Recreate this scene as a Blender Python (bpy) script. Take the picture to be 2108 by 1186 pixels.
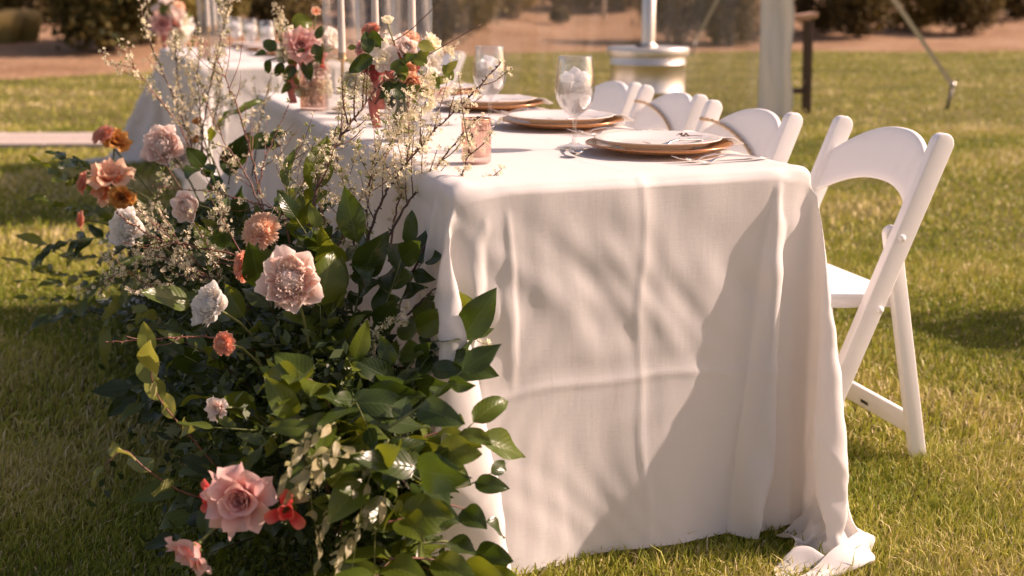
import bpy, math, random
import numpy as np
from mathutils import Vector, Matrix, Quaternion, Euler
R = math.radians
sc = bpy.context.scene
for o in list(bpy.data.objects):
    bpy.data.objects.remove(o)
COL = sc.collection

# ------------------------------------------------------------------ camera
CAM_H, PITCH, FPX = 1.1176, 0.2277, 2600.0          # metres, radians, focal length in 2108-wide pixels
cam_data = bpy.data.cameras.new('camera')
cam_data.sensor_width = 36.0
cam_data.lens = FPX / 2108.0 * 36.0
cam_data.clip_end = 400.0
cam_data.clip_start = 0.05
cam_data.dof.use_dof = True
cam_data.dof.focus_distance = 2.62
cam_data.dof.aperture_fstop = 3.2
cam = bpy.data.objects.new('camera', cam_data)
COL.objects.link(cam)
cam.location = (0, 0, CAM_H)
cam.rotation_euler = (math.pi / 2 - PITCH, 0, 0)
sc.camera = cam

# the long table's own frame: u runs along the table away from us, v across it towards the chairs
YAW = 0.3425
TO = Vector((-0.1079, 2.3257, 0.0))                  # near left corner of the table on the ground
UD = Vector((-math.sin(YAW), math.cos(YAW), 0.0))
VD = Vector((math.cos(YAW), math.sin(YAW), 0.0))
TW, TL, TH = 0.762, 2.44, 0.765

def P(u, v, z=0.0):
    return TO + UD * u + VD * v + Vector((0, 0, z))

# ------------------------------------------------------------------ light
SUN_ELEV = R(35.0)
SUN_AZ_VEC = (VD - UD * 0.16).normalized()           # the sun stands beyond the chairs
sun_dir = Vector((SUN_AZ_VEC.x * math.cos(SUN_ELEV), SUN_AZ_VEC.y * math.cos(SUN_ELEV), math.sin(SUN_ELEV)))
sun_data = bpy.data.lights.new('sun', 'SUN')
sun_data.energy = 3.1
sun_data.angle = R(0.55)
sun_data.color = (1.0, 0.965, 0.945)
sun = bpy.data.objects.new('sun', sun_data)
COL.objects.link(sun)
sun.rotation_euler = sun_dir.to_track_quat('Z', 'Y').to_euler()
sun.location = sun_dir * 30

world = bpy.data.worlds.new('World')
sc.world = world
world.use_nodes = True
wn, wl = world.node_tree.nodes, world.node_tree.links
wn.clear()
sky = wn.new('ShaderNodeTexSky')
sky.sky_type = 'NISHITA'
sky.sun_disc = False
sky.sun_elevation = SUN_ELEV
sky.sun_rotation = math.atan2(SUN_AZ_VEC.x, SUN_AZ_VEC.y)
sky.dust_density = 2.5
bg = wn.new('ShaderNodeBackground')
bg.inputs['Strength'].default_value = 0.076
wo = wn.new('ShaderNodeOutputWorld')
wl.new(sky.outputs[0], bg.inputs[0])
wl.new(bg.outputs[0], wo.inputs[0])

vs = sc.view_settings
vs.view_transform = 'Standard'
vs.look = 'None'
vs.exposure = 1.20
vs.gamma = 1.0
vs.use_curve_mapping = False
vs.use_white_balance = True
vs.white_balance_temperature = 8700
vs.white_balance_tint = 31
sc.cycles.max_bounces = 10
sc.cycles.transmission_bounces = 10
sc.cycles.transparent_max_bounces = 24
sc.cycles.caustics_reflective = False
sc.cycles.caustics_refractive = False
sc.cycles.use_denoising = True

# ------------------------------------------------------------------ materials
MATS = {}
class NT:
    def __init__(s, name):
        s.m = bpy.data.materials.new(name)
        s.m.use_nodes = True
        s.t = s.m.node_tree
        s.t.nodes.clear()
        s.out = s.n('ShaderNodeOutputMaterial')
        MATS[name] = s.m
    def n(s, typ, **kw):
        nd = s.t.nodes.new(typ)
        for k, v in kw.items():
            if isinstance(v, tuple) and len(v) == 2 and v[0] == '=':
                setattr(nd, k, v[1])
            elif k in nd.inputs:
                s.put(nd.inputs[k], v)
            else:
                setattr(nd, k, v)
        return nd
    def put(s, sock, v):
        if isinstance(v, bpy.types.NodeSocket):
            s.t.links.new(v, sock)
        elif isinstance(v, bpy.types.Node):
            s.t.links.new(v.outputs[0], sock)
        else:
            if isinstance(v, (tuple, list)) and len(v) == 3 and sock.type == 'RGBA':
                v = (*v, 1)
            sock.default_value = v
    def set(s, nd, i, v):
        s.put(nd.inputs[i], v)
        return nd
    def noise(s, scale, detail=4, rough=.55, vec=None, dist=0):
        nd = s.n('ShaderNodeTexNoise')
        nd.inputs['Scale'].default_value = scale
        nd.inputs['Detail'].default_value = detail
        nd.inputs['Roughness'].default_value = rough
        nd.inputs['Distortion'].default_value = dist
        if vec is not None:
            s.put(nd.inputs['Vector'], vec)
        return nd
    def ramp(s, fac, stops):
        nd = s.n('ShaderNodeValToRGB')
        e = nd.color_ramp.elements
        while len(e) < len(stops):
            e.new(.5)
        for el, (p, c) in zip(e, stops):
            el.position = p
            el.color = (*c, 1) if len(c) == 3 else c
        s.put(nd.inputs[0], fac)
        return nd.outputs[0]
    def mixc(s, fac, a, b, mode='MIX'):
        nd = s.n('ShaderNodeMix')
        nd.data_type = 'RGBA'
        nd.blend_type = mode
        s.put(nd.inputs[0], fac)
        s.put(nd.inputs[6], a)
        s.put(nd.inputs[7], b)
        return nd.outputs[2]
    def math(s, op, a, b=0.0):
        nd = s.n('ShaderNodeMath')
        nd.operation = op
        s.put(nd.inputs[0], a)
        s.put(nd.inputs[1], b)
        return nd.outputs[0]
    def bump(s, h, strength=.3, dist=.01):
        nd = s.n('ShaderNodeBump')
        nd.inputs['Strength'].default_value = strength
        nd.inputs['Distance'].default_value = dist
        s.put(nd.inputs['Height'], h)
        return nd.outputs[0]
    def pbr(s, col, rough=.5, **kw):
        nd = s.n('ShaderNodeBsdfPrincipled')
        s.put(nd.inputs['Base Color'], col)
        s.put(nd.inputs['Roughness'], rough)
        for k, v in kw.items():
            s.put(nd.inputs[k.replace('_', ' ')], v)
        return nd.outputs[0]
    def mixs(s, fac, a, b):
        nd = s.n('ShaderNodeMixShader')
        s.put(nd.inputs[0], fac)
        s.put(nd.inputs[1], a)
        s.put(nd.inputs[2], b)
        return nd.outputs[0]
    def transl(s, col, normal=None):
        nd = s.n('ShaderNodeBsdfTranslucent')
        s.put(nd.inputs[0], col)
        if normal is not None:
            s.put(nd.inputs['Normal'], normal)
        return nd.outputs[0]
    def tc(s, which):
        return s.n('ShaderNodeTexCoord').outputs[which]
    def attr(s, name, typ='GEOMETRY'):
        nd = s.n('ShaderNodeAttribute')
        nd.attribute_name = name
        nd.attribute_type = typ
        return nd
    def rnd(s):
        return s.n('ShaderNodeObjectInfo').outputs['Random']
    def done(s, shader):
        s.put(s.out.inputs['Surface'], shader)
        return s.m

# ------------------------------------------------------------------ mesh helpers
def mesh_np(name, V, F, mat=None, smooth=True, attrs=None, uv=None):
    """V (n,3); F list of polygons or an (m,k) array."""
    me = bpy.data.meshes.new(name)
    V = np.asarray(V, dtype=np.float32)
    if isinstance(F, np.ndarray):
        k = F.shape[1]
        m = len(F)
        me.vertices.add(len(V))
        me.vertices.foreach_set('co', V.ravel())
        me.loops.add(m * k)
        me.loops.foreach_set('vertex_index', F.ravel().astype(np.int32))
        me.polygons.add(m)
        me.polygons.foreach_set('loop_start', np.arange(0, m * k, k, dtype=np.int32))
        me.update(calc_edges=True)
    else:
        me.from_pydata(V.tolist(), [], F)
    if attrs:
        for k_, a in attrs.items():
            at = me.attributes.new(k_, 'FLOAT', 'POINT')
            at.data.foreach_set('value', np.asarray(a, dtype=np.float32))
    if uv is not None:
        lay = me.uv_layers.new(name='UVMap')
        li = np.zeros(len(me.loops), dtype=np.int32)
        me.loops.foreach_get('vertex_index', li)
        lay.data.foreach_set('uv', np.asarray(uv, dtype=np.float32)[li].ravel())
    if smooth:
        me.polygons.foreach_set('use_smooth', np.ones(len(me.polygons), dtype=bool))
    me.validate()
    me.update()
    if mat is not None:
        me.materials.append(mat)
    return me

class MB:
    """collects pieces of one mesh"""
    def __init__(s):
        s.V = []
        s.F = []
        s.A = []
        s.n = 0
    def add(s, V, F, a=None):
        V = np.asarray(V, dtype=float).reshape(-1, 3)
        s.V.append(V)
        s.F += [tuple(int(i) + s.n for i in f) for f in F]
        s.A.append(np.zeros(len(V)) if a is None else np.asarray(a, dtype=float))
        s.n += len(V)
        return s
    def box(s, lo, hi, bev=0.0):
        x0, y0, z0 = lo
        x1, y1, z1 = hi
        V = [(x0, y0, z0), (x1, y0, z0), (x1, y1, z0), (x0, y1, z0), (x0, y0, z1), (x1, y0, z1), (x1, y1, z1), (x0, y1, z1)]
        F = [(0, 3, 2, 1), (4, 5, 6, 7), (0, 1, 5, 4), (1, 2, 6, 5), (2, 3, 7, 6), (3, 0, 4, 7)]
        return s.add(V, F)
    def tube(s, pts, rad, n=8, caps=True, a=None):
        pts = [Vector(p) for p in pts]
        m = len(pts)
        if not hasattr(rad, '__len__'):
            rad = [rad] * m
        t0 = (pts[1] - pts[0]).normalized()
        ref = Vector((0, 0, 1)) if abs(t0.z) < .9 else Vector((1, 0, 0))
        nx = t0.cross(ref).normalized()
        V = []
        for i, p in enumerate(pts):
            t = (pts[min(i + 1, m - 1)] - pts[max(i - 1, 0)])
            t = t.normalized() if t.length > 1e-9 else t0
            nx = (nx - t * nx.dot(t))
            nx = nx.normalized() if nx.length > 1e-6 else t.orthogonal().normalized()
            ny = t.cross(nx)
            for j in range(n):
                q = 2 * math.pi * j / n
                V.append(p + (nx * math.cos(q) + ny * math.sin(q)) * rad[i])
        F = []
        for i in range(m - 1):
            for j in range(n):
                k = (j + 1) % n
                F.append((i * n + j, i * n + k, (i + 1) * n + k, (i + 1) * n + j))
        if caps:
            F.append(tuple(range(n - 1, -1, -1)))
            F.append(tuple((m - 1) * n + j for j in range(n)))
        return s.add([tuple(v) for v in V], F, None if a is None else np.repeat(a, n))
    def lathe(s, prof, n=32, cx=0, cy=0, closed=False, rib=None):
        """prof: list of (r, z)"""
        V = []
        for (r, z) in prof:
            for j in range(n):
                q = 2 * math.pi * j / n
                rr = r * (1 + (rib(q, z) if rib else 0))
                V.append((cx + rr * math.cos(q), cy + rr * math.sin(q), z))
        F = []
        m = len(prof)
        for i in range(m - 1 if not closed else m):
            i2 = (i + 1) % m
            for j in range(n):
                k = (j + 1) % n
                F.append((i * n + j, i * n + k, i2 * n + k, i2 * n + j))
        return s.add(V, F)
    def disc(s, r, z, n=32, cx=0, cy=0, up=True):
        V = [(cx + r * math.cos(2 * math.pi * j / n), cy + r * math.sin(2 * math.pi * j / n), z) for j in range(n)]
        f = tuple(range(n))
        return s.add(V, [f if up else f[::-1]])
    def prism(s, outline, M, t):
        """outline: list of (a, b); M maps (a, b, c) to xyz, c from 0 to t"""
        n = len(outline)
        V = [tuple(M(a, b, 0)) for a, b in outline] + [tuple(M(a, b, t)) for a, b in outline]
        F = [tuple(range(n - 1, -1, -1)), tuple(range(n, 2 * n))]
        for i in range(n):
            k = (i + 1) % n
            F.append((i, k, n + k, n + i))
        return s.add(V, F)
    def xform(s, M):
        for i, V in enumerate(s.V):
            h = np.c_[V, np.ones(len(V))] @ np.array(M).T
            s.V[i] = h[:, :3]
        return s
    def arrays(s):
        return np.concatenate(s.V), s.F, np.concatenate(s.A)
    def mesh(s, name, mat, smooth=True, attr=None):
        V, F, A = s.arrays()
        return mesh_np(name, V, F, mat, smooth, {attr: A} if attr else None)
    def build(s, name, mat, parent=None, smooth=True, attr=None, bevel=0.0, seg=2, angle=None):
        o = obj(name, s.mesh(name, mat, smooth, attr), parent)
        if bevel > 0:
            b = o.modifiers.new('bevel', 'BEVEL')
            b.width = bevel
            b.segments = seg
            b.limit_method = 'ANGLE'
            b.angle_limit = R(angle or 35)
            b.harden_normals = False
        return o

def obj(name, me, parent=None, loc=None, rot=None):
    o = bpy.data.objects.new(name, me)
    COL.objects.link(o)
    if parent is not None:
        o.parent = parent
    if loc is not None:
        o.location = loc
    if rot is not None:
        o.rotation_euler = rot
    return o

def tag(o, label, cat, group=None):
    o['label'] = label
    o['category'] = cat
    if group:
        o['group'] = group
    return o

def thing(name, label, cat, loc=(0, 0, 0), rot=(0, 0, 0), group=None):
    o = obj(name, None, None, loc, rot)
    o.empty_display_size = .05
    return tag(o, label, cat, group)

def structure(o):
    o['kind'] = 'structure'
    return o

def stuff(o):
    o['kind'] = 'stuff'
    return o

def flat_shade_sharp(me, ang=40):
    me.set_sharp_from_angle(angle=R(ang))

def dup(root, label=None, group=None, loc=None, rot=None):
    r = root.copy()
    COL.objects.link(r)
    if loc is not None:
        r.location = loc
    if rot is not None:
        r.rotation_euler = rot
    if label:
        r['label'] = label
    if group:
        r['group'] = group
    for ch in root.children:
        c = ch.copy()
        COL.objects.link(c)
        c.parent = r
        for g in ch.children:
            d = g.copy()
            COL.objects.link(d)
            d.parent = c
    return r

# a photograph ray, used to survey where things stand
def ray(x, y):
    a, b = (x - 1054) / FPX, -(y - 593) / FPX
    c, s = math.cos(PITCH), math.sin(PITCH)
    return Vector((a, c + b * s, -s + b * c))
CP = Vector((0, 0, CAM_H))
def atz(x, y, z=0.0):
    d = ray(x, y)
    return CP + d * ((z - CAM_H) / d.z)
def atv(x, y, v):
    d = ray(x, y)
    return CP + d * ((v - (CP - TO).dot(VD)) / d.dot(VD))
def atu(x, y, u):
    d = ray(x, y)
    return CP + d * ((u - (CP - TO).dot(UD)) / d.dot(UD))
def atd(x, y, dist):
    return CP + ray(x, y) * dist
TROT = (0, 0, YAW)      # local x = v, local y = u

# ------------------------------------------------------------------ material library
def make_materials():
    # lawn soil and thatch below the blades, mown stripes far off
    t = NT('lawn')
    ob = t.tc('Object')
    mp = t.n('ShaderNodeMapping')
    mp.inputs['Rotation'].default_value = (0, 0, R(4))
    mp.inputs['Scale'].default_value = (.09, .9, 1)
    t.put(mp.inputs[0], ob)
    band = t.noise(1.0, 3, .5, mp.outputs[0])
    spot = t.noise(1.7, 5, .6, ob)
    fine = t.noise(60, 4, .7, ob)
    c1 = t.ramp(band, [(.32, (0.11, .115, .022)), (.5, (.165, .150, .036)), (.68, (.22, .18, .06))])
    c2 = t.mixc(t.math('MULTIPLY', t.ramp(spot, [(.40, (0, 0, 0)), (.65, (1, 1, 1))]), .45), c1, (.32, .25, .11))
    c3 = t.mixc(t.ramp(fine, [(.35, (0, 0, 0)), (.7, (1, 1, 1))]), t.mixc(.60, c2, (.022, .024, .006)), c2)
    t.done(t.pbr(c3, .95, Specular_IOR_Level=.1, Normal=t.bump(fine, .6, .02)))

    # grass blades: green to straw, one value per blade
    t = NT('grass_blade')
    a = t.attr('tint').outputs['Fac']
    col = t.ramp(a, [(0.0, (.085, .135, .014)), (.35, (.25, .30, .032)), (.62, (.46, .42, .085)), (.82, (.66, .53, .24)), (1.0, (.80, .66, .42))])
    t.done(t.mixs(.32, t.pbr(col, .55, Specular_IOR_Level=.25), t.transl(t.mixc(.5, col, (.32, .30, .06)))))

    # mulch and bark on the bank
    t = NT('mulch')
    ob = t.tc('Object')
    n1 = t.noise(.5, 5, .6, ob)
    n2 = t.noise(14, 5, .7, ob)
    c = t.ramp(n1, [(.3, (.29, .165, .095)), (.55, (.43, .265, .165)), (.75, (.50, .335, .225))])
    c = t.mixc(t.ramp(n2, [(.35, (0, 0, 0)), (.65, (1, 1, 1))]), t.mixc(.45, c, (.06, .03, .017)), c)
    t.done(t.pbr(c, .95, Specular_IOR_Level=.1, Normal=t.bump(n2, .8, .06)))

    t = NT('path_stone')
    n = t.noise(30, 5, .6, t.tc('Object'))
    t.done(t.pbr(t.ramp(n, [(.3, (.36, .29, .25)), (.7, (.50, .42, .37))]), .9, Normal=t.bump(n, .2, .01)))

    # table linen: woven polyester, a little sheer
    t = NT('linen')
    uv = t.tc('UV')
    w1 = t.n('ShaderNodeTexWave'); w1.bands_direction = 'X'; w1.inputs['Scale'].default_value = 260; w1.inputs['Distortion'].default_value = .6
    w2 = t.n('ShaderNodeTexWave'); w2.bands_direction = 'Y'; w2.inputs['Scale'].default_value = 260; w2.inputs['Distortion'].default_value = .6
    t.put(w1.inputs[0], uv); t.put(w2.inputs[0], uv)
    mp = t.n('ShaderNodeMapping'); mp.inputs['Scale'].default_value = (18, 3.2, 1); t.put(mp.inputs[0], uv)
    soft = t.noise(1.0, 4, .55, mp.outputs[0])
    mp2 = t.n('ShaderNodeMapping'); mp2.inputs['Scale'].default_value = (5, 40, 1); t.put(mp2.inputs[0], uv)
    slub = t.noise(6, 3, .6, mp2.outputs[0])
    h = t.math('ADD', t.math('MULTIPLY', t.math('ADD', w1.outputs['Fac'], w2.outputs['Fac']), .05), t.math('ADD', t.math('MULTIPLY', soft, 1.0), t.math('MULTIPLY', slub, .18)))
    nr = t.bump(h, .30, .006)
    col = t.mixc(t.math('MULTIPLY', slub, .12), (.80, .775, .755), (.70, .67, .65))
    sh = t.pbr(col, .82, Specular_IOR_Level=.2, Sheen_Weight=.15, Normal=nr)
    t.done(t.mixs(.30, sh, t.transl((.86, .82, .78), nr)))

    t = NT('napkin')
    n = t.noise(40, 3, .6, t.tc('Object'))
    t.done(t.mixs(.12, t.pbr((.80, .77, .74), .85, Sheen_Weight=.2, Normal=t.bump(n, .15, .003)), t.transl((.8, .76, .7))))

    # chair resin
    t = NT('chair_resin')
    ob = t.tc('Object')
    n = t.noise(220, 2, .5, ob)
    d = t.noise(7, 6, .65, ob)
    col = t.mixc(t.ramp(d, [(.52, (0, 0, 0)), (.78, (.5, .5, .5))]), (.78, .765, .75), (.62, .585, .55))
    t.done(t.pbr(col, .42, Specular_IOR_Level=.45, Normal=t.bump(n, .06, .002)))
    t = NT('chair_pad')
    n = t.noise(300, 2, .5, t.tc('Object'))
    t.done(t.pbr((.76, .74, .725), .5, Normal=t.bump(n, .15, .002)))
    t = NT('metal')
    t.done(t.pbr((.45, .44, .43), .35, Metallic=1.0))

    t = NT('steel')
    ob = t.tc('Object')
    mp = t.n('ShaderNodeMapping'); mp.inputs['Scale'].default_value = (1, 1, 40); t.put(mp.inputs[0], ob)
    n = t.noise(14, 3, .6, mp.outputs[0])
    t.done(t.pbr((.62, .57, .52), t.math('ADD', t.math('MULTIPLY', n, .1), .34), Metallic=1.0, Normal=t.bump(t.noise(5, 2, .5, ob), .12, .02)))
    t = NT('steel_rough')
    t.done(t.pbr((.62, .585, .55), .42, Metallic=.85))
    t = NT('cutlery')
    t.done(t.pbr((.66, .61, .57), .13, Metallic=1.0))

    t = NT('porcelain')
    t.done(t.mixs(.22, t.pbr((.84, .80, .765), .16, Specular_IOR_Level=.5, Coat_Weight=.3), t.transl((.90, .76, .62))))
    t = NT('charger_glass')
    n = t.noise(9, 4, .6, t.tc('Object'), 1.5)
    col = t.ramp(n, [(.35, (.66, .38, .20)), (.6, (.78, .52, .32)), (.75, (.82, .62, .45))])
    nr = t.bump(n, .25, .006)
    t.done(t.mixs(.45, t.pbr(col, .10, Metallic=.15, Specular_IOR_Level=.6, Coat_Weight=.4, Normal=nr), t.transl((.92, .66, .44), nr)))
    t = NT('clear_glass')
    lw = t.n('ShaderNodeLayerWeight'); lw.inputs[0].default_value = .28
    tr = t.n('ShaderNodeBsdfTransparent'); tr.inputs[0].default_value = (.97, .97, .965, 1)
    gl = t.n('ShaderNodeBsdfGlossy'); gl.inputs['Roughness'].default_value = .01
    t.done(t.mixs(t.math('ADD', t.math('MULTIPLY', lw.outputs['Facing'], .75), .07), tr.outputs[0], gl.outputs[0]))
    # thin glass walls (hurricane cylinders and vases): nearly clear, brighter towards their edges
    t = NT('thin_glass')
    lw = t.n('ShaderNodeLayerWeight'); lw.inputs[0].default_value = .35
    tr = t.n('ShaderNodeBsdfTransparent'); tr.inputs[0].default_value = (.955, .95, .94, 1)
    gl = t.n('ShaderNodeBsdfGlossy'); gl.inputs['Roughness'].default_value = .03
    t.done(t.mixs(t.math('ADD', t.math('MULTIPLY', lw.outputs['Facing'], .24), .03), tr.outputs[0], gl.outputs[0]))
    t = NT('water')
    g = t.n('ShaderNodeBsdfTransparent'); g.inputs[0].default_value = (.93, .93, .90, 1)
    gl = t.n('ShaderNodeBsdfGlossy'); gl.inputs['Roughness'].default_value = .02
    lw = t.n('ShaderNodeLayerWeight'); lw.inputs[0].default_value = .3
    t.done(t.mixs(t.math('ADD', t.math('MULTIPLY', lw.outputs['Fresnel'], .6), .03), g.outputs[0], gl.outputs[0]))
    t = NT('ice')
    n = t.noise(90, 4, .6, t.tc('Object'))
    g = t.pbr((.93, .93, .94), .12, Transmission_Weight=.55, IOR=1.31, Normal=t.bump(n, .5, .004))
    t.done(t.mixs(.30, g, t.transl((.95, .95, .96))))
    t = NT('frosted_ice')
    n = t.noise(160, 4, .6, t.tc('Object'))
    tr = t.n('ShaderNodeBsdfTransparent'); tr.inputs[0].default_value = (.97, .97, .98, 1)
    body = t.mixs(.5, t.pbr((.94, .93, .93), .08, Normal=t.bump(n, .25, .003)), t.transl((.97, .96, .96)))
    lw = t.n('ShaderNodeLayerWeight'); lw.inputs[0].default_value = .5
    t.done(t.mixs(t.math('ADD', t.math('MULTIPLY', lw.outputs['Facing'], .35), .62), tr.outputs[0], body))
    t = NT('pink_glass')
    lw = t.n('ShaderNodeLayerWeight'); lw.inputs[0].default_value = .45
    tr = t.n('ShaderNodeBsdfTransparent'); tr.inputs[0].default_value = (.985, .895, .86, 1)
    gl = t.n('ShaderNodeBsdfGlossy'); gl.inputs[0].default_value = (1, .80, .72, 1); gl.inputs['Roughness'].default_value = .06
    sh = t.mixs(t.math('ADD', t.math('MULTIPLY', lw.outputs['Facing'], .5), .08), tr.outputs[0], gl.outputs[0])
    t.done(t.mixs(.06, sh, t.pbr((.92, .52, .46), .2)))
    t = NT('copper_rim')
    t.done(t.pbr((.55, .25, .13), .25, Metallic=.8))
    t = NT('wax')
    t.done(t.pbr((.82, .76, .70), .5, Subsurface_Weight=.35, Subsurface_Radius=(.02, .012, .008), Subsurface_Scale=.5))
    t = NT('wick')
    t.done(t.pbr((.05, .04, .03), .9))
    t = NT('brass')
    t.done(t.pbr((.62, .42, .22), .3, Metallic=.9))

    t = NT('ribbon')
    n = t.noise(8, 3, .5, t.tc('Object'))
    col = t.ramp(n, [(.3, (.80, .26, .22)), (.7, (.88, .42, .36))])
    t.done(t.mixs(.45, t.pbr(col, .55, Sheen_Weight=.3), t.transl(t.mixc(.3, col, (.9, .45, .4)))))
    t = NT('twine')
    w = t.n('ShaderNodeTexWave'); w.bands_direction = 'DIAGONAL'; w.inputs['Scale'].default_value = 160
    t.put(w.inputs[0], t.tc('Object'))
    t.done(t.pbr(t.ramp(w.outputs['Fac'], [(.2, (.46, .29, .16)), (.8, (.72, .53, .35))]), .9, Normal=t.bump(w.outputs['Fac'], .6, .002)))

    t = NT('canvas_white')
    ob = t.tc('Object')
    n = t.noise(3.2, 5, .65, ob)
    d = t.noise(.9, 4, .6, ob)
    col = t.mixc(t.ramp(d, [(.50, (0, 0, 0)), (.75, (.75, .75, .75))]), (.82, .79, .745), (.56, .51, .44))
    t.done(t.mixs(.22, t.pbr(col, .6, Normal=t.bump(n, .5, .03)), t.transl((.75, .70, .6))))
    t = NT('vinyl_clear')
    ob = t.tc('Object')
    mp = t.n('ShaderNodeMapping'); mp.inputs['Scale'].default_value = (2.6, 2.6, .25); t.put(mp.inputs[0], ob)
    n = t.noise(1.6, 5, .6, mp.outputs[0], .6)
    nr = t.bump(n, .35, .08)
    tr = t.n('ShaderNodeBsdfTransparent'); tr.inputs[0].default_value = (.93, .92, .90, 1)
    gl = t.n('ShaderNodeBsdfGlossy'); gl.inputs['Roughness'].default_value = .12; t.put(gl.inputs['Normal'], nr)
    df = t.pbr((.62, .55, .48), .8)
    sh = t.mixs(.08, tr.outputs[0], gl.outputs[0])
    t.done(t.mixs(t.ramp(n, [(.40, (.07, .07, .07)), (.75, (.20, .20, .20))]), sh, df))
    t = NT('webbing')
    n = t.noise(40, 3, .6, t.tc('Object'))
    t.done(t.pbr(t.ramp(n, [(.3, (.52, .42, .25)), (.7, (.66, .56, .38))]), .8))
    t = NT('black_iron')
    t.done(t.pbr((.018, .016, .015), .5))
    t = NT('dark_wood')
    ob = t.tc('Object')
    mp = t.n('ShaderNodeMapping'); mp.inputs['Scale'].default_value = (14, 14, 1.6); t.put(mp.inputs[0], ob)
    n = t.noise(2.5, 5, .6, mp.outputs[0], .8)
    t.done(t.pbr(t.ramp(n, [(.3, (.035, .018, .010)), (.7, (.085, .042, .022))]), .5, Normal=t.bump(n, .2, .01)))
    t = NT('seat_wood')
    ob = t.tc('Object')
    n = t.noise(6, 5, .6, ob, .8)
    t.done(t.pbr(t.ramp(n, [(.3, (.32, .16, .09)), (.7, (.48, .28, .17))]), .45))
    t = NT('table_laminate')
    t.done(t.pbr((.6, .58, .55), .5))

    # foliage
    def leaf(name, top, under, tl, rough=.30, tr=.30, var=.5):
        t = NT(name)
        uv = t.n('ShaderNodeSeparateXYZ'); t.put(uv.inputs[0], t.tc('UV'))
        x, y = uv.outputs[0], uv.outputs[1]
        ax = t.math('ABSOLUTE', t.math('SUBTRACT', x, .5))
        vein = t.math('SINE', t.math('MULTIPLY', t.math('SUBTRACT', y, t.math('MULTIPLY', ax, .55)), 58.0))
        rib = t.ramp(ax, [(0.0, (1, 1, 1)), (.045, (0, 0, 0))])
        veinm = t.ramp(vein, [(.86, (0, 0, 0)), (1.0, (1, 1, 1))])
        r = t.rnd()
        nz = t.noise(26, 4, .6, t.tc('Object'))
        c = t.mixc(t.math('MULTIPLY', r, var), top, tuple(a * b for a, b in zip(top, (1.9, 1.45, 1.2))))
        c = t.mixc(t.math('MULTIPLY', nz, .35), c, tuple(a * .55 for a in top))
        c = t.mixc(t.math('MULTIPLY', t.math('MAXIMUM', rib, t.math('MULTIPLY', veinm, .35)), .55), c, under)
        bf = t.n('ShaderNodeNewGeometry').outputs['Backfacing']
        c2 = t.mixc(bf, c, under)
        nr = t.bump(t.math('ADD', t.math('MULTIPLY', rib, -.6), t.math('MULTIPLY', vein, .12)), .35, .002)
        s1 = t.pbr(c2, t.math('ADD', t.math('MULTIPLY', bf, .25), rough), Specular_IOR_Level=.42, Normal=nr)
        return t.done(t.mixs(tr, s1, t.transl(t.mixc(t.math('MULTIPLY', veinm, .3), tl, top))))
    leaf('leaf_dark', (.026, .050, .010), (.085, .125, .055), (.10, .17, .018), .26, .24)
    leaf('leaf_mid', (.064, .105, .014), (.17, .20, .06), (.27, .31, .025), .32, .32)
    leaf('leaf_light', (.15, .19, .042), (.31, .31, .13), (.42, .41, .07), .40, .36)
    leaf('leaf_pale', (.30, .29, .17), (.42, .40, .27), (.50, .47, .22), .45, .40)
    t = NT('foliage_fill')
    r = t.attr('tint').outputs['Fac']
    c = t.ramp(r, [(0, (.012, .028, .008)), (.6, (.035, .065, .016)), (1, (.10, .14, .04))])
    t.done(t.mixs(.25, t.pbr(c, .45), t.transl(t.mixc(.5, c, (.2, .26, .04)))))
    t = NT('stem_green')
    n = t.noise(30, 3, .5, t.tc('Object'))
    t.done(t.pbr(t.ramp(n, [(.3, (.09, .12, .03)), (.7, (.20, .20, .07))]), .5))
    t = NT('stem_brown')
    n = t.noise(60, 3, .5, t.tc('Object'))
    t.done(t.pbr(t.ramp(n, [(.3, (.055, .028, .018)), (.7, (.14, .065, .04))]), .6))
    t = NT('stem_red')
    n = t.noise(60, 3, .5, t.tc('Object'))
    t.done(t.pbr(t.ramp(n, [(.3, (.13, .045, .030)), (.7, (.26, .11, .07))]), .55))
    t = NT('blossom')
    a = t.attr('tint').outputs['Fac']
    c = t.ramp(a, [(0, (.44, .38, .12)), (.16, (.62, .52, .25)), (.32, (.80, .70, .46)), (1, (.91, .82, .63))])
    t.done(t.mixs(.34, t.pbr(c, .6), t.transl(t.mixc(.3, c, (.85, .78, .6)))))
    t = NT('bud_leaf')
    a = t.attr('tint').outputs['Fac']
    c = t.ramp(a, [(0, (.11, .15, .03)), (1, (.34, .36, .12))])
    t.done(t.mixs(.4, t.pbr(c, .5), t.transl(t.mixc(.4, c, (.45, .45, .1)))))

    # petals: base to edge along the petal
    def petal(name, base, mid, edge, tr=.42):
        t = NT(name)
        a = t.attr('tint').outputs['Fac']
        n = t.noise(45, 4, .6, t.tc('Object'))
        f = t.math('ADD', a, t.math('MULTIPLY', t.math('SUBTRACT', n, .5), .35))
        c = t.ramp(f, [(0, base), (.5, mid), (.95, edge)])
        nr = t.bump(n, .12, .002)
        sh = t.pbr(c, .55, Specular_IOR_Level=.25, Sheen_Weight=.15, Normal=nr)
        return t.done(t.mixs(tr, sh, t.transl(t.mixc(.25, c, mid), nr)))
    petal('petal_blush', (.92, .46, .38), (.95, .70, .61), (.97, .86, .79))
    petal('petal_white', (.90, .80, .66), (.94, .88, .80), (.96, .93, .88))
    petal('petal_cream', (.74, .70, .36), (.88, .82, .60), (.92, .87, .73))
    petal('petal_coral', (.82, .13, .06), (.92, .32, .19), (.95, .50, .35))
    petal('petal_peach', (.86, .28, .13), (.92, .47, .28), (.95, .66, .47))
    petal('petal_mauve', (.78, .28, .26), (.88, .48, .44), (.92, .63, .57))
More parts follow.
